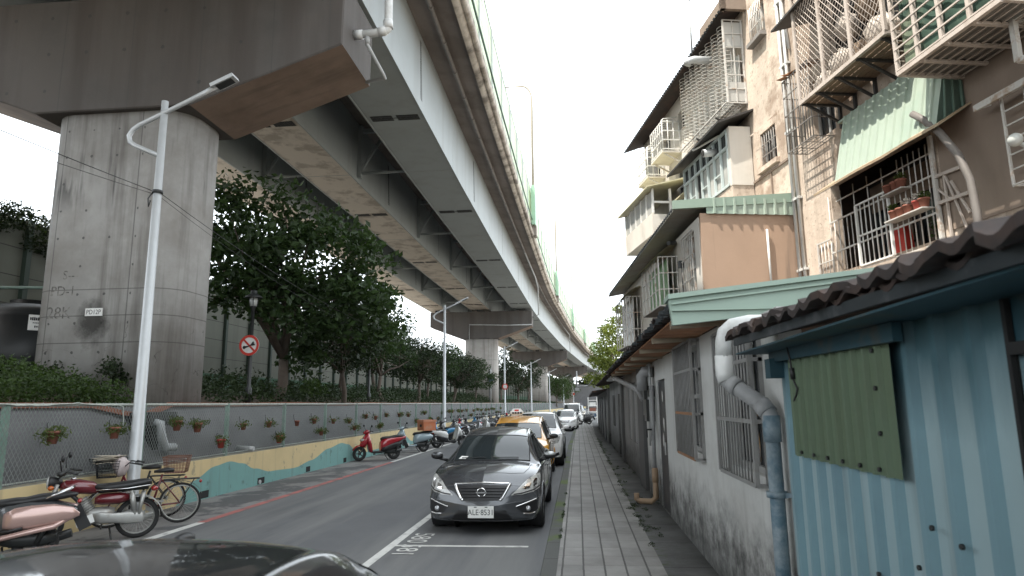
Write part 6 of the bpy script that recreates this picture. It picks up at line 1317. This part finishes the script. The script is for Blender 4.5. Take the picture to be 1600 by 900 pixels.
# thin barred cage left of it
b = MB(FW); o = .42; a0, a1, z0, z1 = 12.32, 13.25, 6.82, 8.35
for k in range(11): a = a0+(a1-a0)*k/10; b.tube([(a,o,z0),(a,o,z1)], .010, 5)
for z in (z0,7.2,7.6,8.0,z1): b.bar((a0,o,z),(a1,o,z),.018); b.bar((a0,0,z),(a0,o,z),.016); b.bar((a1,0,z),(a1,o,z),.016)
for k in range(5): b.bar((a0,o*k/5,z0),(a1,o*k/5,z0),.012)
for k in range(4): b.bar((a0+(a1-a0)*k/3,0,z0),(a0+(a1-a0)*k/3,o,z0),.012)
for k in range(4): b.tube([(a1,o*k/4,z0),(a1,o*k/4,z1)], .010, 5)
b.build('window_cage', M['paintg'], t); lc = t.children[-1]
b = MB(FW); rr = random.Random(8)
for k in range(8): b.bar((12.3+.1*k,.1+.05*k,8.38+rr.uniform(-.03,.05)),(12.55+.1*k,.2+.04*k,8.42+rr.uniform(-.03,.05)),.12,.01)
b.build('rusty_roof', M['rust'], lc)
fwin(t, LFT, M['wframe'], M['wglass'], 2, 1)
# big cage with green shade cloth
b = MB(FW); o = 1.0; a0, a1, z0, z1 = 7.55, 9.27, 6.38, 8.8
for a in (a0,8.0,8.45,8.87,a1): b.bar((a,o,z0),(a,o,z1),.05,.05)
for k in range(16): b.bar((a0,o+.02,z0+.05+k*.155),(a1,o+.02,z0+.05+k*.155),.022)
b.bar((a0,o,z0),(a1,o,z0),.06); b.bar((a0,0,z0),(a0,o,z0),.05); b.bar((a1,0,z0),(a1,o,z0),.05); b.bar((a1,0,z1),(a1,o,z1),.05)
for k in range(14): b.bar((a1,0,z0+.05+k*.155),(a1,o,z0+.05+k*.155),.014)
for k in range(7): b.bar((a0,.1+k*.13,z0-.01),(a1,.1+k*.13,z0-.01),.018)
for a in (8.0,8.45,8.87): b.bar((a,0,z0-.015),(a,o,z0-.015),.05,.04)
cg = b.build('window_cage', M['paintp'], t)
b = MB(FW); b.box(a0+.03,a1-.03,.03,.96,z0+.03,z0+.06); b.build('cage_floor', M['greyplate'], cg)
b = MB(FW)
b.loft([[(a0+.03+(a1-a0-.06)*k/40, .90+.05*math.sin(k*.55)*math.cos(z*3.1), z) for k in range(41)] for z in np.arange(z0+.08, z1, .12)], False, False)
b.loft([[(a1-.06+.02*math.sin(k*1.1+z*3), .04+.86*k/12, z) for k in range(13)] for z in np.arange(z0+.08, z1, .12)], False, False); b.build('shade_cloth', M['canvas'], cg)
fwin(t, GRN, M['iron'], M['wglass'], 2, 2, -.14)
# white cage and barred window at the frame edge
b = MB(FW); o = .5; a0, a1, z0, z1 = 6.0, 7.95, 5.86, 7.6
for a in (a0,6.9,7.45,a1): b.bar((a,o,z0),(a,o,z1),.07,.06)
for z in (z0,6.4,6.95,z1): b.bar((a0,o,z),(a1,o,z),.05); b.bar((a1,0,z),(a1,o,z),.04)
b.box(a0+.05,a1-.05,.30,.33,z0+.06,z1)
b.build('window_cage', M['paintw'], t)
b = MB(FW); b.loft([[(6.0,0,5.90),(6.0,.30,5.74),(8.86,.30,5.74),(8.9,0,5.90)],[(6.0,0,5.78),(6.0,.30,5.66),(8.86,.30,5.66),(8.9,0,5.78)]], False, False, False); b.box(6.0,8.88,.27,.31,5.66,5.745); b.build('canopy', M['paintw'], t)
f = fwin(t, RGT, M['iron'], M['wglass'], 3, 1); b = MB(FW); a0, a1, z0, z1 = RGT; o = .16
for k in range(9): a = a0+(a1-a0)*k/8; b.tube([(a,o,z0),(a,o,z1)], .010, 5)
for k in range(7): b.bar((a0,o,z0+(z1-z0)*k/6),(a1,o,z0+(z1-z0)*k/6),.018)
b.bar((a1,o,z0),(a1,o,z1),.028,.028); b.bar((a1,0,z0),(a1,o,z0),.04); b.build('bars', M['paintw'], f)
b = MB(FW); b.ell((8.3,.35,5.02),(.085,.085,.085),16,10); b.tube([(8.3,.35,5.0),(8.3,.1,4.9)], .03, 8); b.build('globe_lamp', M['lens'], t)
b = MB(FW); b.tube([(9.72,.5,6.02),(9.55,.48,5.85),(9.32,.45,5.55),(9.1,.42,5.15),(8.98,.40,4.75),(8.95,.40,4.3),(8.95,.4,3.2)], .05, 12); b.build('flexible_duct', M['dpipe'], t)

# --- farther block with curved cages and a long dark eave
t = thing('apartment_block', 'farther cream apartment block under a long dark sloping eave', 'building', FW(20,0,0))
b = MB(); wall_open(b, FW, 15.98, 23.6, .1, 11.7, [(19.9,20.6,7.9,9.3),(20.9,21.6,9.7,10.6),(18.95,19.5,6.3,8.1),(22.0,22.6,9.5,10.4),(19.6,20.1,10.3,10.9)], .18); b.T = FW; b.box(23.45,23.6,-7,-.18,.1,11.7); b.box(16,23.4,-2.5,-2.4,.1,11.6); b.build('wall', M['cream'], t)
for W in ((19.9,20.6,7.9,9.3),(20.9,21.6,9.7,10.6),(18.95,19.5,6.3,8.1),(22.0,22.6,9.5,10.4),(19.6,20.1,10.3,10.9)): fwin(t, W, M['wframe'], M['wglass'], 1, 2)
b = MB(FW); b.loft([[(15.4,.62,11.33),(15.4,.59,11.43),(15.4,-6,13.3),(15.4,-6,13.2)],[(23.8,.62,11.13),(23.8,.59,11.23),(24.0,-6,13.1),(24.0,-6,13.0)]], True, True, False); b.build('roof', M['roofd'], t)
b = MB(FW)
for k in range(60): a = 15.4+k*.145; b.bar((a,.66,11.35-.0233*(a-15.4)),(a,.2,11.52-.0233*(a-15.4)),.07,.05)
b.build('eave_tiles', M['roofe'], t)
b = MB(FW); b.box(15.25,16.6,.52,.64,11.36,11.62); b.box(15.25,15.35,-.2,.64,11.36,11.66); b.build('eave_beam', M['stuccob'], t)
b = MB(FW)
for a in (15.6,17.5): b.tube([(a,.5,11.4),(a,.5,13.2)], .03, 6)
b.tube([(15.6,.5,13.1),(17.5,.5,13.1)], .03, 6); b.tube([(15.6,.5,12.7),(15.6,-2,12.7)], .025, 6); b.build('roof_frame', M['galv'], t)
# scalloped cage
b = MB(FW); o = .5; z0, z1 = 9.05, 11.25; a0, a1 = 15.55, 18.7
for n in range(8):
    a = a0+.12+n*.38; 
    b.tube([(a,.28,z1),(a,.28,z0+.2)], .016, 6)
    for k in range(20):
        z = z0+.25+k*.10; b.tube([(a+.19-.19*math.cos(q), .26+.24*math.sin(q), z) for q in [math.pi*j/8 for j in range(9)]], .009, 5)
for k in range(6): b.bar((a0,.04+k*.1,z0),(a1,.04+k*.1,z0),.014)
for k in range(22): b.bar((a0+k*.15,0,z0+.01),(a0+k*.15,o+.05,z0+.01),.014)
b.bar((a0,o+.05,z0),(a1,o+.05,z0),.03)
b.bar((a0,o,z0),(a0,o,z1),.04); b.bar((a0,.03,z0),(a0,.03,z1),.04)
for k in range(7): b.bar((a0,0,z0+(z1-z0)*k/6),(a0,o,z0+(z1-z0)*k/6),.022)
b.bar((a0,.26,z0),(a0,.26,z1),.022)
b.build('window_cage', M['paintw'], t); sc_ = t.children[-1]
b = MB(FW); b.box(a0+.05,a1-.05,.10,.13,z0+.2,z1-.9); b.build('plastic_sheet', M['frosted'], sc_); 
for q in ((10.55,11.2),(9.1,9.6)): b = MB(FW); b.box(a0+.01,a0+.03,.05,.48,*q); b.build('end_panel', M['frosted'], sc_)
b = MB(FW); b.tube([(16.6,.3,10.75),(16.6,.85,10.75),(16.62,.98,10.72),(16.65,1.02,10.62)], .10, 14); b.build('exhaust_duct', M['galv'], t)
for a in (16.3,17.6): b = MB(FW); b.bar((a,0,8.75),(a,.5,9.0),.04); b.bar((a,.02,8.7),(a,.02,9.05),.04); b.build('bracket', M['iron'], sc_)
# glazed bay
bay = MB(FW); bay.box(15.52,18.5,.02,.55,6.3,6.95); bay.build('bay_base', M['stucco'], t)
b = MB(FW); b.box(15.5,15.62,.02,.56,6.95,8.42); b.build('bay_end_wall', M['cream'], t)
def bayframe():
    a0, a1, z0, z1, o = 15.62, 18.5, 6.97, 8.40, .55; b = MB(FW); zm = 7.92
    for k in range(8): a = a0+(a1-a0-.05)*k/7; b.box(a,a+.05,o-.03,o+.03,z0,z1)
    for z in (z0,zm,z1-.06): b.box(a0,a1,o-.028,o+.032,z,z+.06)
    for k in (1,3,5,6): a = a0+(a1-a0)*k/7; b.box(a,a+(a1-a0)/7,o-.025,o+.025,7.4,7.43)
    f = b.build('bay_window', M['whitewin'], t); b = MB(FW); b.box(a0,a1,o-.05,o-.04,z0,zm); b.build('pane', M['frosted'], f); b = MB(FW); b.box(a0,a1,o-.052,o-.042,zm,z1); b.build('pane', M['wglass'], f)
    b = MB(FW); b.box(17.25,17.6,o-.036,o-.03,7.0,7.9); b.build('open_sash', M['dark'], f)
    b = MB(FW); b.tube([(16.4,.45,8.12),(16.4,.85,8.08)], .10, 14); b.build('exhaust_duct', M['galv'], t); b = MB(FW); b.tube([(16.1,.55,8.42),(16.9,.9,8.36)], .03, 8); b.build('pipe', M['wpipe'], t)
    b = MB(FW); b.tube([(16.4,.845,8.08),(16.4,.86,8.08)], .085, 14); b.build('duct_mouth', M['dark'], t)
bayframe()
b = MB(FW); b.loft([[(15.3,0,8.75),(15.3,.92,8.40),(15.3,.92,8.45),(15.3,0,8.80)],[(18.9,0,8.68),(18.9,.92,8.33),(18.9,.92,8.38),(18.9,0,8.73)]], True, True, False); b.build('bay_roof', M['iron'], t)
# two small white balconies and the yellow roofed bay
for a0, a1, z0 in ((19.95,21.1,9.62),(21.5,22.6,9.35)):
    b = MB(FW); b.box(a0,a1,0,.62,z0-.06,z0); f = b.build('balcony_floor', M['cream'], t)
    b = MB(FW); o = .6; z1 = z0+.95
    for k in range(7): a = a0+.03+(a1-a0-.06)*k/6; b.tube([(a,o,z0),(a,o,z1),(a,o-.06,z1+.1),(a,.1,z1+.16)], .018, 6)
    for q in (.05,.24,.42,.6): b.tube([(a0,q,z0),(a0,q,z1+.05)], .018, 6)
    for z in (z0+.05,z0+.35,z0+.65,z1): b.bar((a0,o,z),(a1,o,z),.03); b.bar((a0,0,z),(a0,o,z),.03)
    b.build('railing', M['white'], f)
    for a in (a0+.1,a1-.1): b = MB(FW); b.bar((a,0,z0-.35),(a,.55,z0-.06),.04); b.build('bracket', M['paintw'], f)
b = MB(FW); b.box(19.6,22.6,.02,1.15,6.85,6.95); b.box(19.62,22.6,1.1,1.15,6.95,7.5); b.box(19.6,19.66,.02,1.15,6.95,7.45); b.build('bay_base', M['cream'], t)
b = MB(FW)
for k in range(6): a = 19.62+k*.58; b.box(a,a+.06,1.09,1.15,7.5,8.25)
b.box(19.6,19.66,.02,.08,7.45,8.25); b.box(19.6,19.66,.55,.62,7.45,8.25); b.box(19.6,19.66,.02,1.1,7.8,7.86); b.build('bay_window', M['white'], t); bw = t.children[-1]
b = MB(FW); b.box(19.64,22.6,1.11,1.12,7.5,8.2); b.build('pane', M['frosted'], bw)
b = MB(FW); b.loft([[(19.4,0,8.55),(19.4,1.35,8.22),(19.4,1.35,8.26),(19.4,0,8.6)],[(22.8,0,8.55),(22.8,1.35,8.22),(22.8,1.35,8.26),(22.8,0,8.6)]], True, True, False); b.build('bay_roof', M['yellowr'], t)
b = MB(FW); b.loft([[(18.3,0,8.0),(18.3,.5,7.82),(18.3,.5,7.86),(18.3,0,8.05)],[(19.6,0,8.0),(19.6,.5,7.82),(19.6,.5,7.86),(19.6,0,8.05)]], True, True, False); b.build('window_awning', M['yellowr'], t)
b = MB(FW); b.box(18.5,18.9,.0,.02,6.2,7.4); b.build('brick_patch', pm('bare_brick', (.36,.16,.10), .9, var=.2, vs=12), t)

# --- tan annex between the sheds and the blocks
AX = lambda a, o, z: (2.62-.09*(a-13.48)-o, a, z)
t = thing('tan_annex', 'boxy tan rendered annex under a pale green roof edge, above the white house', 'building', (3.6,13.7,0))
b = MB(); FL, FR = (2.62,13.48), (4.72,13.9); b.loft([[(FL[0],FL[1],z),(FR[0],FR[1],z),(FR[0],FR[1]+.12,z),(FL[0],FL[1]+.12,z)] for z in (.1,5.74)], True, True, False); b.build('front_wall', M['tan'], t)
b = MB(); wall_open(b, AX, 13.62, 23.5, .1, 5.7, [(14.0,14.85,4.05,5.5)], .15); b.build('side_wall', M['cream'], t)
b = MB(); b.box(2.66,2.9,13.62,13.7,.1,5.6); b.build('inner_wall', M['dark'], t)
b = MB(AX)
for a in (14.0,14.4,14.8): b.box(a,a+.05,-.10,-.06,4.05,5.5)
for z in (4.05,4.75,5.45): b.box(14.05,14.8,-.098,-.062,z,z+.05)
f = b.build('window', M['paintw'], t); b = MB(AX); b.box(14.0,14.85,-.13,-.11,4.05,5.5); b.build('pane', M['frosted'], f)
b = MB(AX); 
for k in range(6): b.tube([(14.0+.17*k,.06,4.0),(14.0+.17*k,.06,5.55)], .010, 5)
for z in (4.02,4.5,5.0,5.52): b.bar((13.95,.06,z),(14.9,.06,z),.02)
b.build('bars', M['paintw'], f)
b = MB(); b.loft([[(2.12,13.36,5.84),(4.85,13.9,6.08),(4.85,13.9,6.12),(2.12,13.36,5.90)],[(1.2,23.5,5.62),(2.9,23.5,5.9),(2.9,23.5,5.94),(1.2,23.5,5.68)]], True, True, False); b.build('roof', pm('roof_underside', (.30,.30,.27), .8, var=.15, stain=(.2,.12,.08), ss=1.2, sfac=.5), t)
b = MB(); b.loft([[(2.05,13.30,5.80),(4.85,13.86,6.02),(4.85,13.86,6.22),(2.05,13.30,5.98)],[(2.05,13.38,5.80),(4.85,13.94,6.02),(4.85,13.94,6.22),(2.05,13.38,5.98)]], True, True, False); b.build('verge_flashing', M['greenf'], t)
b = MB(); u = Vector((.98,.196,0)); b.corr(Vector((2.75,13.46,5.72)),u,(0,0,1),Vector((.196,-.98,0)),2.02,.34,.22,.03); b.build('gable_sheet', M['greenl'], t)
b = MB(); r = random.Random(4)
for k in range(60): y = 13.4+k*.165; x = 2.12-.091*(y-13.36); b.bar((x-.02,y,5.885-.0217*(y-13.36)),(x+.10,y,5.90-.0217*(y-13.36)),.11,.045)
b.build('eave_tiles', M['roofe'], t)
b = MB(); b.tube([(4.0,13.70,4.05),(4.0,13.70,5.4)], .025, 8); b.build('thin_pipe', M['wpipe'], t)
def hood_cage(a0, a1, z0, z1, o, gm):
    b = MB(AX)
    for k in range(6): a = a0+(a1-a0)*k/5; b.bar((a,o,z0),(a,o,z1),.03)
    for z in np.linspace(z0,z1,4): b.bar((a0,o,z),(a1,o,z),.025); b.bar((a0,0,z),(a0,o,z),.025)
    for q in np.linspace(.03,o,5): b.bar((a0,q,z0),(a0,q,z1),.022)
    f = b.build('window_cage', M['paintw'], t); b = MB(AX)
    b.box(a0+.03,a1,.25,.27,z0+.03,z1-.05); b.build('cage_sheet', gm, f); b = MB(AX); b.box(a0+.01,a1,.02,o,z0-.03,z0-.01); b.build('cage_floor', M['greyplate'], f)
    b = MB(AX); pts = [(q, z1+.30*math.cos(q/o*1.35)) for q in np.linspace(0,o+.15,8)]; b.loft([[(a0-.1,q,z) for q, z in pts],[(a1+.1,q,z) for q, z in pts]], False, False); b.build('hood', M['yellowr'], f)
hood_cage(15.5,17.5,4.12,5.28,.46,pm('green_plastic_sheet', (.20,.33,.17), .6, var=.1)); hood_cage(20.2,22.2,3.6,5.1,.46,M['frosted'])
b = MB(AX); b.tube([(14.95,.05,4.0),(14.95,.05,4.9)], .02, 6); b.box(14.9,15.05,.0,.12,4.9,5.05); b.tube([(15.25,.1,5.55),(15.05,.3,5.5)], .05, 10); b.build('camera_and_conduit', M['blackm'], t)
# ================================================================== TREES
def tree(name, label, x, y, z0, h, rx, ry, seed, mat, nleaf, size, lean=(0,0), trunk=.13, crown0=.35, lumps=26, dense=1.0, flat=.25, slope=0.):
    r = random.Random(seed); rg = np.random.default_rng(seed)
    t = thing(name, label, 'tree', (x,y,z0), 0, 'trees along the embankment' if x < 0 else None)
    top = Vector((x+lean[0], y+lean[1], z0+h)); fork = Vector((x+lean[0]*.35+r.uniform(-.15,.15), y+lean[1]*.35, z0+h*crown0))
    b = MB(); base = Vector((x,y,z0-.15)); mid = base.lerp(fork,.5)+Vector((r.uniform(-.15,.15),r.uniform(-.15,.15),0))
    b.tube([base, base+Vector((0,0,.2)), mid, fork], [trunk*1.5,trunk*1.15,trunk*.95,trunk*.85], 10)
    cz = z0+h*(crown0+1)/2+.1; hz = h*(1-crown0)/2; L = []
    for k in range(lumps):
        for _ in range(30):
            d = Vector((r.gauss(0,1), r.gauss(0,1), r.gauss(0,1))).normalized()*(r.random()**.45)
            p = Vector((x+lean[0]*(.5+.5*d.z)+d.x*rx, y+lean[1]*(.5+.5*d.z)+d.y*ry, cz+d.z*hz-slope*d.x*rx))
            if all((p-q[0]).length > .34*rx*(.75+.25*dense)*26**.333/lumps**.333 for q in L): break
        s = r.uniform(.65,1.25)*rx*.33*(26/lumps)**.33; L.append((p, s))
    limbs = 6
    for k in range(limbs):
        p, s = L[k*len(L)//limbs]; m = fork.lerp(p,.5)+Vector((r.uniform(-.2,.2),r.uniform(-.2,.2),r.uniform(.0,.35)))
        b.tube([fork, fork.lerp(m,.5)+Vector((0,0,.12)), m, m.lerp(p,.6), p], [trunk*.6,trunk*.5,trunk*.36,trunk*.22,.02], 7)
        for j in range(4):
            q, _ = L[r.randrange(len(L))]
            if (q-m).length < rx*1.3: b.tube([m, m.lerp(q,.5)+Vector((0,0,.1)), q], [trunk*.25,trunk*.15,.012], 5)
    b.build('trunk', M['bark'], t)
    b = MB(); leaves(b, [(*p, s*1.1, s*1.1, s*.8) for p, s in L], nleaf, size, 1.0, rg, flat, .55); b.build('crown', mat, t, recalc=False)
    return t
bz = lambda x: bank_z(x)
tree('broadleaf_tree', 'big dark broad leaved tree spreading beside the nearest pier', -10.3, 22.2, bz(-10.3), 7.3, 3.7, 2.9, 21, M['leaft'], 13500, .25, (.55,.2), .19, .20, 66, slope=.42)
spec = [(-9.5,26.5,4.6,2.0,'leaning tree right behind the big dark broad leaved tree'),(-10.6,29.5,5.4,2.3,'dense dark tree between the first two black lantern posts'),(-10.0,33.5,5.0,2.2,'round dark tree just past the second black lantern post'),(-11.5,37,5.2,2.4,'taller tree standing back near the panel wall behind the second street lamp'),(-10.0,41,4.4,2.2,'dark bushy tree left of the second street lamp pole'),
 (-10.6,46,4.6,2.4,'spreading tree in front of the left end of the second pier cap'),(-9.9,51.5,4.2,2.0,'fine leaved tree right behind the second street lamp'),(-10.8,57,4.8,2.2,'tree beside the second pier, nearest to its column'),(-9.9,63,4.4,2.1,'low tree hiding the left foot of the second pier')]
for k, (x, y, h, w, l) in enumerate(spec):
    tree('embankment_tree', l, x+bend(y), y, bz(x), h-.4, w, w, 40+k, M['leafd' if k % 3 != 2 else 'leaft'], 5200, .15, (random.uniform(-.5,.7), random.uniform(-.4,.4)), .10, .30, 24)
for k, (x, y, h, w, l) in enumerate([(-10.5,84,6.5,3.0,'big dark tree right of the second pier'),(-10,96,6.2,2.8,'tree between the second and third piers'),(-10.5,112,6.5,3,'tree left of the third pier'),(-8.5,140,6.5,3.2,'brighter green tree beyond the third pier'),(-8.2,152,6.0,3.2,'light green tree under the far viaduct bend'),(-10,170,7,3.5,'last tree on the embankment before the bend')]):
    tree('embankment_tree', l, x+bend(y), y, bz(x), h, w, w, 60+k, M['leafh' if k in (3,4) else 'leafd'], 3500, .26, (0,0), .13, .25, 20)
tree('sunlit_tree', 'bright yellow green tree rising behind the shed roofs beyond the apartments', 3.3, 47, .1, 9.3, 1.9, 2.2, 81, M['leafb'], 5000, .22, (0,0), .15, .3, 24)
tree('sunlit_tree', 'lower sunlit tree poking over the far shed roof', 2.6, 56, .1, 7.2, 1.9, 2.0, 83, M['leafb'], 3500, .22, (0,0), .13, .3, 20)
